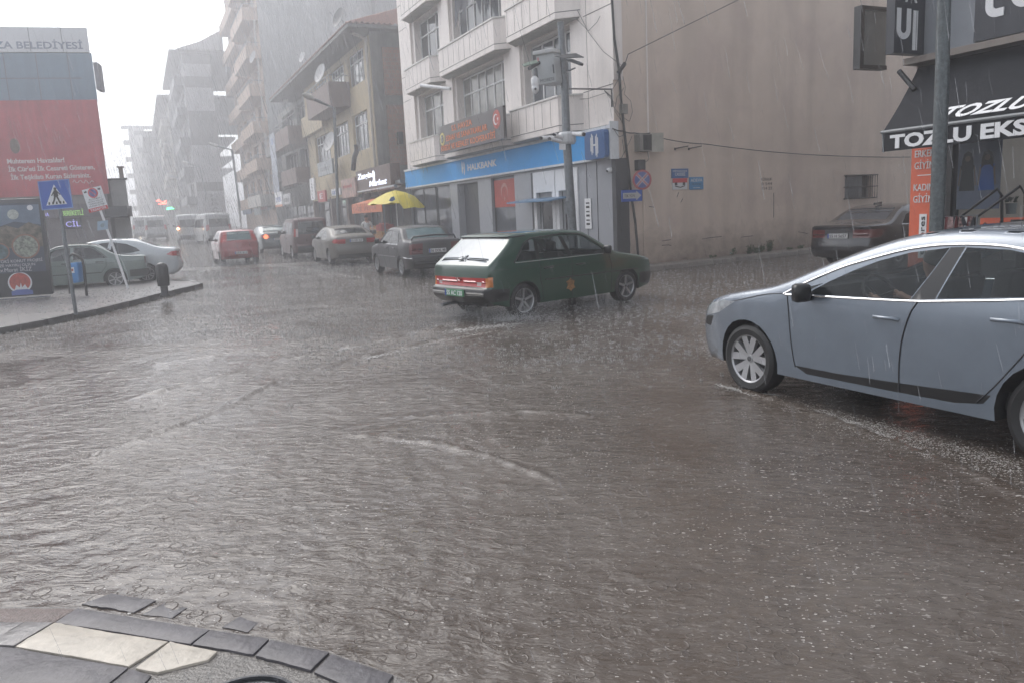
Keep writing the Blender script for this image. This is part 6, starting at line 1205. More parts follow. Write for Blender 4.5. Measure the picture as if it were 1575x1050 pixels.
# ---------------- lamps and dishes ----------------
DISH=M('dish_grey_white',(.42,.42,.42),.5,var=.15)
def lampA(name,label,pts,r,grp=None):
    t=thing(name,pts[0],label,'street lamp',grp); mb=MB(); mb.tube(pts,r,8); mb.build('post',GALV,t,smooth=60); a,b_=pts[-2],pts[-1]; d=(b_-a).normalized(); mb=MB(); mb.tube([b_-d*.05,b_+d*.15,b_+d*.55,b_+d*.7],[.05,.13,.11,.03],10); mb.build('lamp_head',M('lamp_head_grey',(.4,.4,.38),.4),t,smooth=60)
g_=G(523,392,.12); lampA('street_lamp','street lamp with a long arm and pale head in front of the ochre house',[g_,atY(519,300,g_.y),atY(514,167,g_.y),atY(490,156,g_.y-1),atY(482,152.5,g_.y-1.3)],.07)
def farlamp(base,pts,Y,label): q=G(*base); lampA('street_lamp',label,[q]+[atY(x,y,Y) for x,y in pts],.09)
farlamp((371,352),[(368.5,320),(357,231),(335,225)],60,'tall thin street lamp before the striped house')
farlamp((322,348),[(316,300),(308,258),(290,252)],85,'faint street lamp left of the striped house'); farlamp((285,345),[(283,300),(278,275),(262,271)],105,'faintest small street lamp far up the street')
def dish(px,py,Y,r,label,mat=None,az=-70):
    c=atY(px,py,Y); a=Vector((-.70,-.62,.32)).normalized(); mb=MB(); mb.lathe(c,a,[(.001,-.08*r/.45),(r*.5,-.05*r/.45),(r,.03),(r,.05),(r*.5,-.03*r/.45),(.001,-.06*r/.45)],24)
    t=thing('satellite_dish',c-Vector((0,0,r)),label,'satellite dish','satellite dishes on the flats'); mb.build('dish',mat or DISH,t,smooth=50); mb=MB(); mb.tube([c-a*.05,c-a*.3-Vector((0,0,.1)),c-a*.35-Vector((0,0,r*1.3))],.025,6); mb.tube([c-Vector((0,0,r*.9)),c+a*r*.9],.012,5); mb.lathe(c+a*r*.9,a,[(.001,0),(.03,0),(.03,.07),(.001,.07)],8); mb.build('mount',GALV,t)
dish(492.5,113,47,.55,'large white dish on the top balcony of the ochre house'); dish(507,218,45,.55,'white dish at the middle of the ochre house below the brown balcony'); dish(521,27,46,.55,'dark mesh dish on the tiled roof',DARK); dish(465,88,60,.4,'small pale dish at the eave line above the terrace'); dish(439,160,62,.45,'dish behind the terrace railing of the grey flats'); dish(389,88,72,.55,'white dish on the second highest peach balcony'); dish(375.5,24,73,.6,'white dish on the highest peach balcony in view')
c=atY(548,223,41.5); mb=MB(); mb.tube([c,c-Vector((0,0,.3)),atY(545,243,41.8),atY(543,262,42)],.13,10); o=mb.build('stove_pipe',DARK,smooth=60); tag(o,'dark bent stove pipe on the front of the ochre house','pipe')
o,*_=wbox('wall_unit','black wall unit on the bare brick side of the ochre house','box',612,621,203,222,.0,.3,BLACK,fr=FY)
# ---------------- umbrella stall ----------------
u,z=FB.uz(612,352,1.6); bp_=FB.w(u,1.6,.12)
t=thing('market_umbrella',bp_,'yellow market umbrella with a small blue mark and one drooping corner','umbrella')
tpz=FB.uz(604,293.5,1.6)[1]; mb=MB(); mb.tube([bp_,FB.w(u,1.6,tpz)],.025,8); mb.build('pole',WHITE,t)
UY=M('umbrella_yellow',(.62,.50,.03),.5,var=.1,bump=.1,bscale=5); mb=MB(); n=8; rz=FB.uz(604,313,1.6)[1]; R_=1.22; c=FB.w(u,1.6,tpz); S_=6
vs=[c]; 
for j in range(1,4):
    for k in range(n*S_):
        a=2*PI*k/(n*S_); rr_=R_*j/3; sc_=abs(math.sin(a*n/2)); rad=rr_*(1-.05*(sc_ if j==3 else sc_*.4)); dz=(tpz-rz)*((j/3)**1.5)+(.05*sc_ if j==3 else 0); vs.append(c+Vector((rad*math.cos(a),rad*math.sin(a),-dz-(.22 if (j==3 and -1.2<((a+1.2)%(2*PI))-1.2<.5) else 0))))
m_=n*S_; fs=[(0,1+k,1+(k+1)%m_) for k in range(m_)]+[(1+(j-1)*m_+k,1+(j-1)*m_+(k+1)%m_,1+j*m_+(k+1)%m_,1+j*m_+k) for j in (1,2) for k in range(m_)]
mb.add(vs,fs); cn=mb.build('canopy',UY,t,smooth=50)
f=quad(bp_.y-1.15,(598,311),(608,310),(598,303)); mb=MB(); qpoly(mb,f,[(0,.2),(.5,0),(1,.3),(.8,1),(.3,.8)],0,.004); mb.build('blue_mark',NAVY,cn)
su,_=FB.uz(541,320,1.5); sv,_=FB.uz(587,320,1.5); zt=FB.uz(560,313,1.5)[1]; zb2=FB.uz(560,328,1.5)[1]
t=thing('snack_stall',FB.w((su+sv)/2,1.2,.12),'small stall with an orange lettered awning left of the yellow umbrella','stall')
ORG=M('stall_orange',(.62,.16,.05),.5,var=.1); mb=MB(); mb.poly([FB.w(sv,.4,zt+.25),FB.w(su,.4,zt+.25),FB.w(su,1.5,zt),FB.w(sv,1.5,zt)],(0,0,-.03)); mb.box(FB,sv,su,1.47,1.5,zb2,zt-.03); aw_=mb.build('awning',ORG,t)
text('TAZE SIKMA',FB,su-.2,zb2+.12,1.5,.2,M('stall_letters',(.35,.05,.03),.5),aw_,width=(su-sv)*.8,depth=.004)
mb=MB(); 
for a,v in ((su-.08,1.4),(sv+.05,1.4),(su-.08,.5),(sv+.05,.5)): mb.tube([FB.w(a,v,.12),FB.w(a,v,zt)],.03,6)
mb.build('frame_posts',GALV,t); mb=MB(); 
for zz in (.35,.75,1.15): mb.box(FB,sv+.1,su-.1,.5,1.35,zz,zz+.05)
mb.build('shelf',M('stall_wood',(.25,.2,.15),.6),t)
gm=[M('goods_red',(.35,.05,.04),.5,var=.5,scale=9),M('goods_orange',(.45,.2,.05),.5,var=.5,scale=9),M('goods_pale',(.4,.35,.3),.5,var=.5,scale=9)]
for k in range(6):
    a=sv+.2+(k%3)*(su-sv-.4)/3; zz=.8+.4*(k//3); mb=MB(); mb.box(FB,a,a+(su-sv)/3.6,.7,1.3,zz,zz+.1)
    for j in range(14): p=FB.w(a+rnd.uniform(.06,(su-sv)/3.8),rnd.uniform(.75,1.25),zz+.12); mb.lathe(p,(0,0,1),[(.001,-.06),(.055,0),(.001,.06)],6)
    o=mb.build('goods_crate',gm[k%3]); tag(o,'%s crate on the %s shelf of the small orange stall, %s'%(('red','orange','pale')[k%3],('lower','upper')[k//3],('right end','middle','left end')[k%3]),'crate','crates on the snack stall')
u,z=FB.uz(592,350,1.2)
for k in range(4):
    mb=MB(); mb.box(FB,u-.5+.02*k,u+.45,.9,1.5,.14+.33*k,.42+.33*k)
    for j in range(16): p=FB.w(u+rnd.uniform(-.4,.4),rnd.uniform(1.,1.5),.44+.33*k); mb.lathe(p,(0,0,1),[(.001,-.07),(.07,0),(.001,.07)],6)
    o=mb.build('fruit_crate',gm[(k+1)%2]); tag(o,['lowest crate of the stack under the yellow umbrella','second lowest crate of the stack under the yellow umbrella','third crate up in the stack under the yellow umbrella','top crate of the stack under the yellow umbrella'][k],'crate')
# ---------------- people ----------------
def person(label,loc,chains,rad,mats,head,headr=.1,group=None,T=lambda p:p):
    """one skinned body; chains are lists of joint names, rad maps joint -> (point, radius)"""
    t=thing('person',loc,label,'person',group); names=list(rad); idx={k:i for i,k in enumerate(names)}
    me=bpy.data.meshes.new('body'); B0=Vector(loc); E=[(idx[a],idx[b]) for c in chains for a,b in zip(c[:-1],c[1:])]
    me.from_pydata([T(rad[k][0])-B0 for k in names],E,[]); o=bpy.data.objects.new('body',me); COL.objects.link(o); md=o.modifiers.new('s','SKIN'); ms=o.modifiers.new('d','SUBSURF'); ms.levels=1; ms.render_levels=1
    for i,k in enumerate(names): me.skin_vertices[0].data[i].radius=(rad[k][1],rad[k][1])
    me.skin_vertices[0].data[0].use_root=True
    dg=bpy.context.evaluated_depsgraph_get(); m2=bpy.data.meshes.new_from_object(o.evaluated_get(dg)); bpy.data.objects.remove(o)
    sk,top,low=mats; m2.materials.clear(); [m2.materials.append(x) for x in (top,low,sk)]
    for p in m2.polygons:
        p.use_smooth=True; c=p.center+B0; best=min(names,key=lambda k:(T(rad[k][0])-c).length); p.material_index={'t':0,'l':1,'s':2}[rad[best][2]]
    o=bpy.data.objects.new('body',m2); put(o,t); o['_b']=tuple(loc)
    return t
SKIN=M('skin',(.36,.20,.14),.5,var=.08); HAIR=M('dark_hair',(.015,.012,.01),.6)
def headj(r,x,y,z,k=1.): 
    r['neck']=((x,y,z-.16),.055*k,'s'); r['chin']=((x+.02,y,z-.07),.07*k,'s'); r['skull']=((x,y,z+.02),.098*k,'s'); r['crown']=((x-.01,y,z+.08),.075*k,'s'); r['nose']=((x+.105,y,z-.02),.012,'s')
    for s_ in (1,-1): r['ear%d'%s_]=((x-.01,y+s_*.09,z-.01),.014,'s')
def fingers(r,ch,tag_,w,d,side):
    x,y,z=w
    r['palm'+tag_]=((x+d[0]*.06,y+d[1]*.06,z+d[2]*.06),.024,'s')
    for i in range(4):
        o_=(i-1.5)*.018; a=(x+d[0]*.11,y+d[1]*.11+o_*side[1],z+d[2]*.11+o_*side[2]); L_=(.035,.042,.04,.03)[i]; r['fa%s%d'%(tag_,i)]=(a,.009,'s'); r['fb%s%d'%(tag_,i)]=((a[0]+d[0]*L_,a[1]+d[1]*L_,a[2]+d[2]*L_-.012),.008,'s'); ch.append(['palm'+tag_,'fa%s%d'%(tag_,i),'fb%s%d'%(tag_,i)])
    r['th'+tag_]=((x+d[0]*.07,y+d[1]*.07+.035*side[1],z+d[2]*.07+.035*side[2]),.010,'s'); ch.append(['palm'+tag_,'th'+tag_])
# driver of the blue grey car (x forward, y left)
r={}; r['pelvis']=((1.42,.36,.50),.15,'l'); r['waist']=((1.36,.36,.68),.14,'t'); r['chest']=((1.30,.36,.88),.16,'t'); r['shc']=((1.28,.36,1.0),.10,'t'); headj(r,1.33,.36,1.22)
ch=[['pelvis','waist','chest','shc','neck','chin','skull','crown'],['skull','nose'],['skull','ear1'],['skull','ear-1']]
for s_,n_ in ((1,'L'),(-1,'R')):
    y=.36+s_*.19; r['sh'+n_]=((1.28,y,.97),.065,'t'); r['el'+n_]=((1.45,y+s_*.05,.76),.045,'t'); r['wr'+n_]=((1.68,.36+s_*.15,.90),.03,'s'); ch.append(['shc','sh'+n_,'el'+n_,'wr'+n_,'palm'+n_]); fingers(r,ch,n_,(1.68,.36+s_*.15,.90),(.9,0,.3),(0,.0,1)); r['hip'+n_]=((1.46,.36+s_*.09,.50),.10,'l'); r['kn'+n_]=((1.88,.36+s_*.12,.58),.07,'l'); r['an'+n_]=((2.18,.36+s_*.1,.34),.045,'l'); ch.append(['pelvis','hip'+n_,'kn'+n_,'an'+n_])
Tp=lambda p:TS(p[0]+.40,p[1],p[2])
dr=person('driver in a dark top holding the steering wheel of the blue grey hatchback',TS(1.8,.36,.4),ch,r,(SKIN,M('driver_top',(.05,.05,.06),.8),M('driver_trousers',(.04,.04,.05),.8)),None,T=Tp)
mb=MB(); mb.lathe(TS(1.71,.36,1.23),TS(1.62,.36,1.5)-TS(1.71,.36,1.23),[(.112,-.02),(.115,.03),(.09,.09),(.001,.125)],16); mb.build('hair',HAIR,dr,smooth=60)
mb=MB(); c=TS(2.20,.36,.93); axw=(TS(2.02,.36,1.05)-c).normalized(); x_=axw.orthogonal().normalized(); y_=axw.cross(x_); mb.tube([c+(x_*math.cos(k*PI/12)+y_*math.sin(k*PI/12))*.185 for k in range(25)],.016,8)
for k in range(3): a=k*2*PI/3+.5; mb.tube([c-axw*.03,c+(x_*math.cos(a)+y_*math.sin(a))*.18],.014,6)
mb.build('steering_wheel',INT,silver,smooth=60)
# vendor by the stall
pv=FB.w(FB.uz(565,360,1.9)[0],1.9,.12); FP_=Fr((pv.x,pv.y),160,1); Tv=lambda p:FP_.w(p[0],p[1],.12+p[2])
r={}; r['pelvis']=((0,0,.95),.14,'l'); r['waist']=((.0,0,1.1),.13,'t'); r['chest']=((.02,0,1.30),.155,'t'); r['shc']=((.0,0,1.43),.10,'t'); headj(r,.02,0,1.64)
ch=[['pelvis','waist','chest','shc','neck','chin','skull','crown'],['skull','nose'],['skull','ear1'],['skull','ear-1']]
for s_,n_ in ((1,'L'),(-1,'R')):
    r['sh'+n_]=((0,s_*.19,1.40),.065,'t'); r['el'+n_]=((.02,s_*.27,1.13),.045,'t' ); r['wr'+n_]=((.18,s_*.24,.98 if s_>0 else 1.15),.03,'s'); ch.append(['shc','sh'+n_,'el'+n_,'wr'+n_,'palm'+n_]); fingers(r,ch,n_,r['wr'+n_][0],(.95,0,-.2),(0,1,0))
    r['hip'+n_]=((0,s_*.1,.88),.095,'l'); r['kn'+n_]=((.04,s_*.11,.50),.065,'l'); r['an'+n_]=((0,s_*.12,.09),.045,'l'); r['to'+n_]=((.17,s_*.13,.04),.04,'l'); ch.append(['pelvis','hip'+n_,'kn'+n_,'an'+n_,'to'+n_])
vd=person('person in a white top and dark trousers standing between the stall and the umbrella',pv,ch,r,(SKIN,M('white_shirt',(.6,.6,.6),.8),M('dark_trousers',(.03,.03,.04),.8)),None,T=Tv)
mb=MB(); mb.lathe(Tv((0,0,1.68)),(0,0,1),[(.108,-.03),(.11,.03),(.08,.09),(.001,.115)],14); mb.build('hair',HAIR,vd,smooth=60)
# ---------------- by the clothes shop ----------------
for i,(a,b_,c_) in enumerate((((1472,338),(1534,291),(1541,301)),((1500,336),(1569,287),(1577,299)))):
    Y=12.0-.35*i; mb=MB(); p0=atY(*a,Y+.6); p0b=Vector((p0.x,p0.y,.1)); mb.tube([p0b,p0,atY(*b_,Y-.2),atY(*c_,Y-.2),atY(c_[0],400,Y-.2)],.022,8); o=mb.build('handrail',BLACK,smooth=60); tag(o,['left black stair handrail in front of the shop window','right black stair handrail in front of the shop window'][i],'handrail')
t=thing('clothes_rack',G(1478,440),'low rack of striped and white scarves hanging by the grey pole','clothes rack')
mb=MB(); A_=atY(1450,334,10.6); B2=atY(1503,331,10.6); mb.tube([Vector((A_.x,A_.y,0)),A_,B2,Vector((B2.x,B2.y,0))],.015,8); mb.build('rail',GALV,t)
cm=[M('cloth_white',(.6,.6,.6),.8),M('cloth_maroon',(.2,.05,.05),.8),M('cloth_stripe',(.3,.2,.19),.8,var=.9,scale=25),M('cloth_dark',(.03,.03,.04),.8)]
for k in range(12):
    x=1452+k*4.2; top=atY(x,334+rnd.uniform(-2,1),10.6+rnd.uniform(-.1,.1)); mb=MB(); n=6; w_=.05+.03*rnd.random(); L_=[]; 
    for j in range(n+1): zz=j/n; L_+= [top+Vector((-w_*(.3+zz)+.02*math.sin(j+k),.03*math.sin(j*1.3+k),-.75*zz)),top+Vector((w_*(.3+zz)+.02*math.sin(j+k),.04*math.cos(j*1.7+k),-.75*zz))]
    mb.add(L_,[(2*j,2*j+1,2*j+3,2*j+2) for j in range(n)]); o=mb.build('scarf',cm[k%4],smooth=70); tag(o,'%s garment on the low rack by the grey pole, %s from the left'%(('white','maroon','mottled reddish','dark')[k%4],('first','second','third','fourth','fifth','sixth','seventh','eighth','ninth','tenth','eleventh','twelfth')[k]),'garment','garments on the low rack')
mb=MB(); p=atY(1555,324,13.2); mb.lathe(Vector((p.x,p.y,1.30)),(0,0,1),[(.001,-.0),(.07,0),(.09,.18),(.08,.18),(.001,.15)],16); o=mb.build('flower_pot',SWHT,smooth=50); tag(o,'white pot with small leaves on the window sill of the clothes shop','pot')
mb=MB()
for k in range(40): c=Vector((p.x,p.y,1.5)); d=Vector((rnd.uniform(-1,1),rnd.uniform(-1,1),rnd.uniform(0,1)))*.11; e_=d.orthogonal().normalized()*.02; mb.add([c+d*.3,c+d*.7+e_,c+d,c+d*.7-e_],[(0,1,2,3)])
mb.build('leaves',GRN,o)
# ---------------- manhole ----------------
c=G(372,1094,.028); t=thing('manhole_cover',c,'round cast iron manhole cover with a block pattern at the bottom edge','manhole cover')
MH=M('cast_iron_wet',(.06,.062,.068),.3,.3,var=.3,scale=30,bump=.3); r0=(G(428,1049,.02)-G(295,1049,.02)).length*.53
mb=MB(); mb.lathe(c,(0,0,1),[(r0*1.10,-.03),(r0*1.10,.018),(r0*1.02,.02),(r0*1.0,-.01)],48); mb.build('ring',MH,t,smooth=40)
mb=MB(); mb.lathe(c,(0,0,1),[(r0*.985,-.02),(r0*.985,.006),(.001,.006)],48)
for i in range(-8,9):
    for j in range(-5,6):
        x=(i+.5*(j%2))*r0*.125; y=j*r0*.19
        if math.hypot(x,y)<r0*.84: mb.box8([c+Vector((x+a,y+b_,z)) for z in(.004,.014) for a,b_ in((-r0*.055,-r0*.085),(r0*.055,-r0*.085),(r0*.055,r0*.085),(-r0*.055,r0*.085))])
mb.build('cover',MH,t)
# ---------------- small parts of the cars ----------------
mb=MB(); mb.tube([TG(.30,.12,1.02),TG(.10,.30,.935)],.008,5); mb.build('rear_wiper',BLACK,green)
mb=MB(); mb.tube([TG(.25,-.25,.27),TG(-.10,-.25,.27)] if False else [TG(.25,.32,.27),TG(-.12,.34,.25)],.03,8); mb.build('exhaust',GALV,green)
yy=lambda x,z:-(WG(x,z)+.004)
mb=MB(); mb.poly([TG(1.78+.12*math.cos(k*PI/6)*(1 if k%2 else .55),yy(1.78,.47),.46+.12*math.sin(k*PI/6)*(1 if k%2 else .8)) for k in range(12)],(TG(0,-1,0)-TG(0,0,0))*.003); mb.build('orange_sticker',M('sticker_orange',(.30,.15,.05),.5,var=.9,scale=26),green)
mb=MB(); mb.tube([TT(.28,-.68,1.06),TT(.26,-.62,1.16),TT(.22,0,1.19),TT(.26,.62,1.16),TT(.28,.68,1.06)],.028,8); mb.build('boot_spoiler',MATS['dark_grey_car_paint'],tempra,smooth=60)
for rt,T_,H_,x,m_ in ((red,TR_,1.50,.5,BLACK),(flu,TF,1.49,1.5,BLACK)): mb=MB(); mb.tube([T_(x,0,H_-.02),T_(x-.12,0,H_+.17)],.008,5); mb.build('aerial',m_,rt)
mb=MB(); mb.poly([TB(1.5,-.02,1.46),TB(1.8,-.04,1.48),TB(1.8,.04,1.48),TB(1.5,.02,1.46)],(0,0,.06)); mb.build('roof_fin',MATS['black_car_paint'],bmw,bevel=.008)
mb=MB(); mb.lathe(TB(-.03,0,.93),TB(-1,0,0)-TB(0,0,0),[(.04,0),(.04,.012),(.001,.014)],16); mb.build('badge',CHROME,bmw)
mb=MB(); mb.lathe(TF(-.02,0,1.04),TF(-1,0,0)-TF(0,0,0),[(.05,0),(.04,.012),(.001,.014)],4); mb.build('badge',CHROME,flu)
LAMP=M('lit_brake_lamp',(.6,.06,.03),.3,var=0,em=(1,.22,.08),es=1)
mb=MB(); q=teal.location; 
h=R(-26); d=Vector((math.sin(h),math.cos(h),0)); l=Vector((-d.y,d.x,0)); c=q-d*2.33+l*.62+Vector((0,0,.9)); mb.lathe(c,-d,[(.001,.0),(.12,.02),(.12,-.03),(.001,-.04)],12); mb.build('lit_lamp',LAMP,teal)
for o in list(COL.objects):
    if o.get('label','').startswith('white minibus with one lit'):
        h=R(-24); d=Vector((math.sin(h),math.cos(h),0)); l=Vector((-d.y,d.x,0)); c=o.location-d*2.55+l*.86+Vector((0,0,1.15)); mb=MB(); mb.lathe(c,-d,[(.001,.0),(.10,.03),(.1,-.03),(.001,-.04)],12); mb.build('lit_lamp',M('lit_amber_lamp',(.9,.6,.3),.3,var=0,em=(1,.6,.25),es=5),o)
    if o.get('label','').startswith('small far car with lit'):
        h=R(155); d=Vector((math.sin(h),math.cos(h),0)); l=Vector((-d.y,d.x,0)); 
        for s_ in (1,-1): c=o.location+d*1.98+l*.55*s_+Vector((0,0,.72)); mb=MB(); mb.lathe(c,d,[(.001,.0),(.14,.02),(.14,-.03),(.001,-.04)],12); mb.build('lit_headlight',M('lit_headlamp',(.9,.8,.6),.3,var=0,em=(1,.8,.5),es=5),o)
mb=MB(); a=TS(2.5,0,0)
# ---------------- rain, splashes, foam, haze ----------------
rs=np.random.RandomState(11)
def soup(name,V,F,mat,label_):
    me=bpy.data.meshes.new(name); F=np.asarray(F,np.int32); V=np.asarray(V,np.float32); k=F.shape[1]
    me.vertices.add(len(V)); me.vertices.foreach_set('co',V.ravel()); me.loops.add(F.size); me.loops.foreach_set('vertex_index',F.ravel()); me.polygons.add(len(F)); me.polygons.foreach_set('loop_start',np.arange(0,F.size,k,dtype=np.int32)); me.update(); me.validate()
    me.materials.append(mat); o=bpy.data.objects.new(name,me); put(o); o['kind']='stuff'; o['label']=label_; return o
def waterM(name,col,op):
    m=bpy.data.materials.new(name); m.use_nodes=True; n=m.node_tree; L=n.links.new; b=n.nodes['Principled BSDF']; b.inputs['Base Color'].default_value=(*col,1); b.inputs['Roughness'].default_value=.25
    tr=n.nodes.new('ShaderNodeBsdfTransparent'); mx=n.nodes.new('ShaderNodeMixShader'); mx.inputs[0].default_value=op; L(tr.outputs[0],mx.inputs[1]); L(b.outputs[0],mx.inputs[2]); L(mx.outputs[0],n.nodes['Material Output'].inputs[0]); return m
SPL=waterM('splash_water',(.62,.62,.62),.55); FOAM=waterM('foam',(.55,.54,.52),.5); RAINM=waterM('falling_water',(.7,.71,.74),.24)
ghv=lambda Y:np.where(Y>30,.018*(Y-30)**2/((Y-30)+12),0.)
def crowns(X,Y,S,Z=None):
    n=len(X); V=[];K=6; Z=ghv(Y) if Z is None else Z
    V=np.zeros((n,K,4,3)); ph=rs.rand(n)*6
    for k in range(K):
        a=ph+k*2*PI/K+rs.normal(0,.25,n); h=S*rs.uniform(.35,1.,n); r0=S*.28; r1=S*rs.uniform(.45,.9,n); w=S*.07+.0012
        V[:,k,0]=np.stack([X+r0*np.cos(a)-w*np.sin(a),Y+r0*np.sin(a)+w*np.cos(a),Z-.002],-1); V[:,k,1]=np.stack([X+r0*np.cos(a)+w*np.sin(a),Y+r0*np.sin(a)-w*np.cos(a),Z-.002],-1)
        V[:,k,2]=np.stack([X+r0*.7*np.cos(a),Y+r0*.7*np.sin(a),Z+h*.2],-1); V[:,k,3]=np.stack([X+r1*np.cos(a),Y+r1*np.sin(a),Z+h],-1)
    b=np.arange(n*K)*4; F=np.concatenate([np.stack([b+i,b+j,b+k],-1) for i,j,k in((0,1,3),(0,2,3),(1,2,3))]); return V.reshape(-1,3),F
def drops(P,S):
    n=len(P); D=np.array([[1,1,1],[-1,-1,1],[-1,1,-1],[1,-1,-1]])*.6; V=P[:,None,:]+D[None]*S[:,None,None]; b=np.arange(n)*4
    return V.reshape(-1,3),np.concatenate([np.stack([b+i,b+j,b+k],-1) for i,j,k in((0,1,2),(0,1,3),(0,2,3),(1,2,3))])
def merge(L):
    V=[];F=[];o=0
    for v,f in L: V.append(v);F.append(f+o);o+=len(v)
    return np.concatenate(V),np.concatenate(F)
L=[]
def scat(n,y0,y1,x0,x1,s0,s1,mask=True):
    Y=y0*(y1/y0)**rs.rand(n); X=Y*rs.uniform(x0,x1,n); 
    if mask: k=(.5+.5*np.sin(.9*X+1.3*np.sin(.7*Y)+.5)*np.sin(.8*Y-.4*X+1))>rs.rand(n)*.9; X,Y=X[k],Y[k]
    return crowns(X,Y,rs.uniform(s0,s1,len(X)))
L.append(scat(1500,8.6,12.5,-.28,.32,.022,.05)); L.append(scat(1300,7.3,13,-.3,.34,.018,.045)); L.append(scat(1500,7,14,-.8,.1,.012,.03)); L.append(scat(1500,4,9,-.75,.8,.012,.026)); L.append(scat(12000,12,30,-.8,.6,.016,.042,False)); L.append(scat(9000,26,80,-.6,0.0,.03,.08,False)); L.append(scat(700,2.6,5,-.7,.7,.008,.015))
Yp=rs.uniform(16.2,22.,2600); Xp=rs.uniform(-16,-9.1,2600); L.append(crowns(Xp,Yp,rs.uniform(.012,.04,2600),np.full(2600,.112)))
soup('rain_splashes',*merge(L),SPL,'small white crowns of water where raindrops hit the flooded road')
# spray bouncing off car roofs and thrown by wheels
P=[];S=[]
for root,n in ((red,2600),(tempra,1800),(flu,2000),(maroon,2000),(green,900),(silver,500),(bmw,500),(teal,1500)):
    b=[c for c in root.children if c.name.startswith('body')][0]; base=Vector(b['_b']); c=[base+p.center for p in b.data.polygons if abs(p.normal.z)>.55 and p.center.z>.7]
    k=rs.randint(0,len(c),n); far=root.location.length; h=rs.exponential(.035 if far<15 else .075,n); P.append(np.array([tuple(c[i]) for i in k])+np.stack([rs.normal(0,.05,n),rs.normal(0,.05,n),h],-1)); S.append(rs.uniform(.002,.004,n)*(1 if far<15 else 2.0))
def spray(c,n,sx,sy,h,s): P.append(np.stack([rs.normal(c[0],sx,n),rs.normal(c[1],sy,n),rs.exponential(h,n)],-1)); S.append(rs.uniform(.4,1,n)*s)
g=G(728,482); spray(g,3600,.30,.24,.12,.010); g=G(790,492); spray(g,1800,.24,.14,.07,.009); g=G(975,468); spray(g,500,.25,.15,.05,.007)
g=G(345,409); spray(g,1200,.35,.3,.10,.014); g=G(395,404); spray(g,900,.35,.3,.10,.014); g=G(1140,598); spray(g,900,.14,.09,.02,.005)
soup('rain_spray',*drops(np.concatenate(P),np.concatenate(S)),SPL,'fine spray bouncing off car roofs and thrown up by wheels')
# foam flecks and wheel wakes
V=[];F=[];o=0
def flecks(X,Y,S):
    n=len(X); K=6; a=np.arange(K)*2*PI/K; st=rs.uniform(.35,1,n); rot=rs.normal(.2,.5,n); rr=rs.uniform(.6,1.2,(n,K)); x=S[:,None]*rr*np.cos(a); y=S[:,None]*rr*np.sin(a)*st[:,None]
    xx=X[:,None]+x*np.cos(rot)[:,None]-y*np.sin(rot)[:,None]; yy=Y[:,None]+x*np.sin(rot)[:,None]+y*np.cos(rot)[:,None]; z=(ghv(Y)+.012+rs.rand(n)*.006)[:,None]+0*x
    V=np.stack([xx,yy,z],-1); c=np.stack([X,Y,z[:,0]+S*.35],-1)[:,None]; V=np.concatenate([V,c],1).reshape(-1,3); b=np.arange(n)*(K+1)
    return V,np.concatenate([np.stack([b+k,b+(k+1)%K,b+K],-1) for k in range(K)])
L=[]
def along(pts,n,wd,s0,s1,bias=1.):
    Q=[G(*p) for p in pts]; seg=rs.randint(0,len(Q)-1,n); t=rs.rand(n)**bias; A=np.array([tuple(q)[:2] for q in Q]); p=A[seg]*(1-t)[:,None]+A[seg+1]*t[:,None]+rs.normal(0,wd,(n,2)); return flecks(p[:,0],p[:,1],rs.uniform(s0,s1,n))
L.append(along([(1112,592),(1130,598),(1160,606),(1190,612)],1700,.035,.004,.016)); L.append(along([(1160,606),(1230,628),(1320,655),(1400,690),(1480,722),(1575,765)],2200,.025,.003,.009)); L.append(along([(1230,628),(1320,650),(1400,672),(1500,700),(1575,725)],1600,.09,.003,.009))
L.append(along([(1300,655),(1420,690),(1575,740)],1200,.13,.003,.007))
L.append(along([(520,540),(560,532),(640,513),(700,498)],420,.06,.006,.016)); L.append(along([(560,552),(600,545),(680,525),(760,510)],520,.06,.006,.016)); L.append(along([(690,512),(740,505),(800,500)],700,.12,.006,.018))
L.append(along([(540,670),(660,682),(760,705)],350,.05,.003,.008)); L.append(along([(850,635),(1000,632)],120,.06,.003,.007)); L.append(along([(395,408),(460,412),(560,430)],500,.12,.01,.03)); L.append(along([(330,405),(300,425),(280,440)],400,.2,.01,.03))
L.append(along([(1070,500),(1090,530),(1098,560)],500,.08,.004,.011)); L.append(along([(1000,470),(1060,480),(1095,500)],400,.15,.005,.012))
n=6500; Y=3.*(14/3.)**rs.rand(n); X=Y*rs.uniform(-.75,.8,n); k=(np.sin(1.1*X+.9*np.sin(1.3*Y)+2)*np.sin(1.4*Y-.7*X))>rs.uniform(-.6,.9,n); L.append(flecks(X[k],Y[k],.0022*rs.gamma(2.2,1,k.sum())*.55+.0015))
soup('foam_flecks',*merge(L),FOAM,'floating foam flecks and bubbles on the brown water')
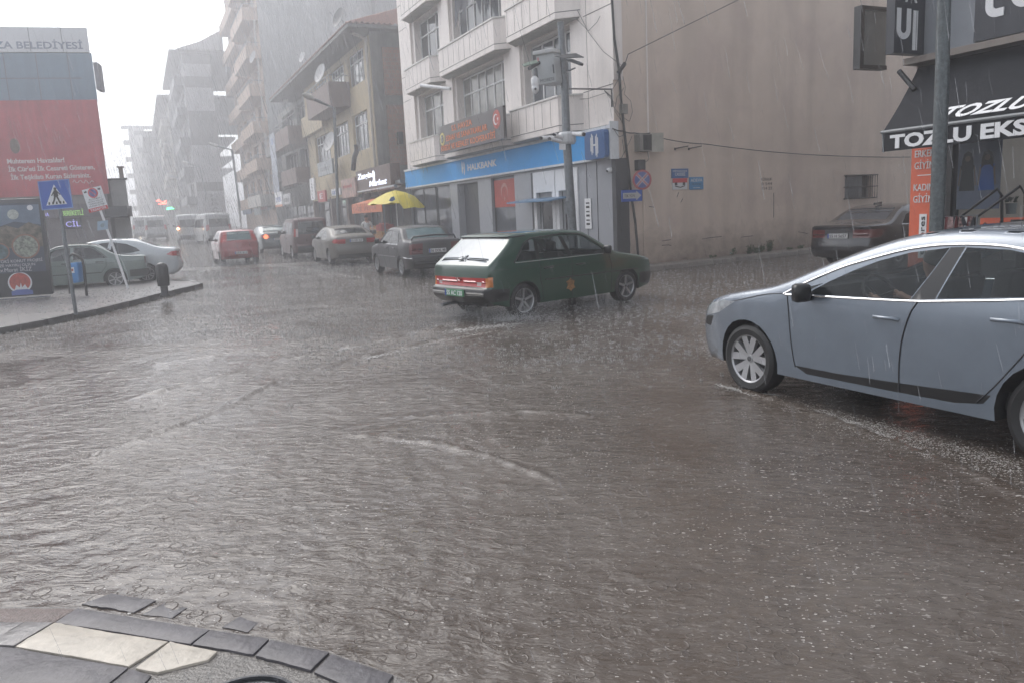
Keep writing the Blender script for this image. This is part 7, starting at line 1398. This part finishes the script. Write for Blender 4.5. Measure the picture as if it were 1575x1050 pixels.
# falling rain: slanted threads of water
n=1900; Y=1.6*(26/1.6)**rs.rand(n); X=Y*rs.uniform(-.75,.75,n); Z=rs.uniform(0.02,1,n)*(1.9+Y*.42); Ln=rs.uniform(.03,.10,n)*(1+Y*.05); r=rs.uniform(.0005,.0011,n)*(1+Y*.05); sl_=np.stack([rs.normal(.20,.05,n),rs.normal(0,.05,n),-np.ones(n)],-1); A=np.stack([X,Y,Z],-1); B=A+sl_*Ln[:,None]
V=np.zeros((n,6,3)); 
for k in range(3): a=k*2*PI/3; o_=np.stack([np.cos(a)*r,np.sin(a)*r,0*r],-1); V[:,k]=A+o_*.5; V[:,3+k]=B+o_
n2=22000; Y=rs.uniform(30,105,n2); X=Y*rs.uniform(-.72,.02,n2); Z=rs.uniform(0,1,n2)**1.4*(2.+Y*.33); Ln=rs.uniform(.35,.9,n2); r=rs.uniform(.008,.02,n2)*(Y/60); sl2=np.stack([rs.normal(.20,.05,n2),rs.normal(0,.05,n2),-np.ones(n2)],-1); A=np.stack([X,Y,Z],-1); B=A+sl2*Ln[:,None]; V2=np.zeros((n2,6,3))  # oversized pale threads added far off to thicken the haze
for k in range(3): a=k*2*PI/3; o_=np.stack([np.cos(a)*r,np.sin(a)*r,0*r],-1); V2[:,k]=A+o_*.5; V2[:,3+k]=B+o_
V=np.concatenate([V,V2]); n+=n2
b=np.arange(n)*6; F=np.concatenate([np.stack([b+k,b+(k+1)%3,b+3+(k+1)%3,b+3+k],-1) for k in range(3)])
soup('rain',V.reshape(-1,3),F,RAINM,'slanting threads of heavy falling rain, with pale threads added far off as haze')
# haze
me=bpy.data.meshes.new('haze'); bm=bmesh.new(); bmesh.ops.create_cube(bm,size=1); 
for v in bm.verts: v.co=Vector((v.co.x*760-40,v.co.y*560+250,(v.co.z+.5)*33-1.3))
bm.to_mesh(me); bm.free(); hz=bpy.data.objects.new('haze',me); put(hz); hz['kind']='stuff'; hz['label']='grey rain haze filling the street'
m=bpy.data.materials.new('rain_haze'); m.use_nodes=True; n_=m.node_tree; n_.nodes.clear(); o_=n_.nodes.new('ShaderNodeOutputMaterial'); pv_=n_.nodes.new('ShaderNodeVolumePrincipled'); pv_.inputs['Color'].default_value=(.89,.90,.93,1); pv_.inputs['Density'].default_value=.0066; pv_.inputs['Anisotropy'].default_value=.62; n_.links.new(pv_.outputs[0],o_.inputs['Volume']); me.materials.append(m)
for o in list(bpy.data.objects):
    if '_b' in o.keys(): del o['_b']
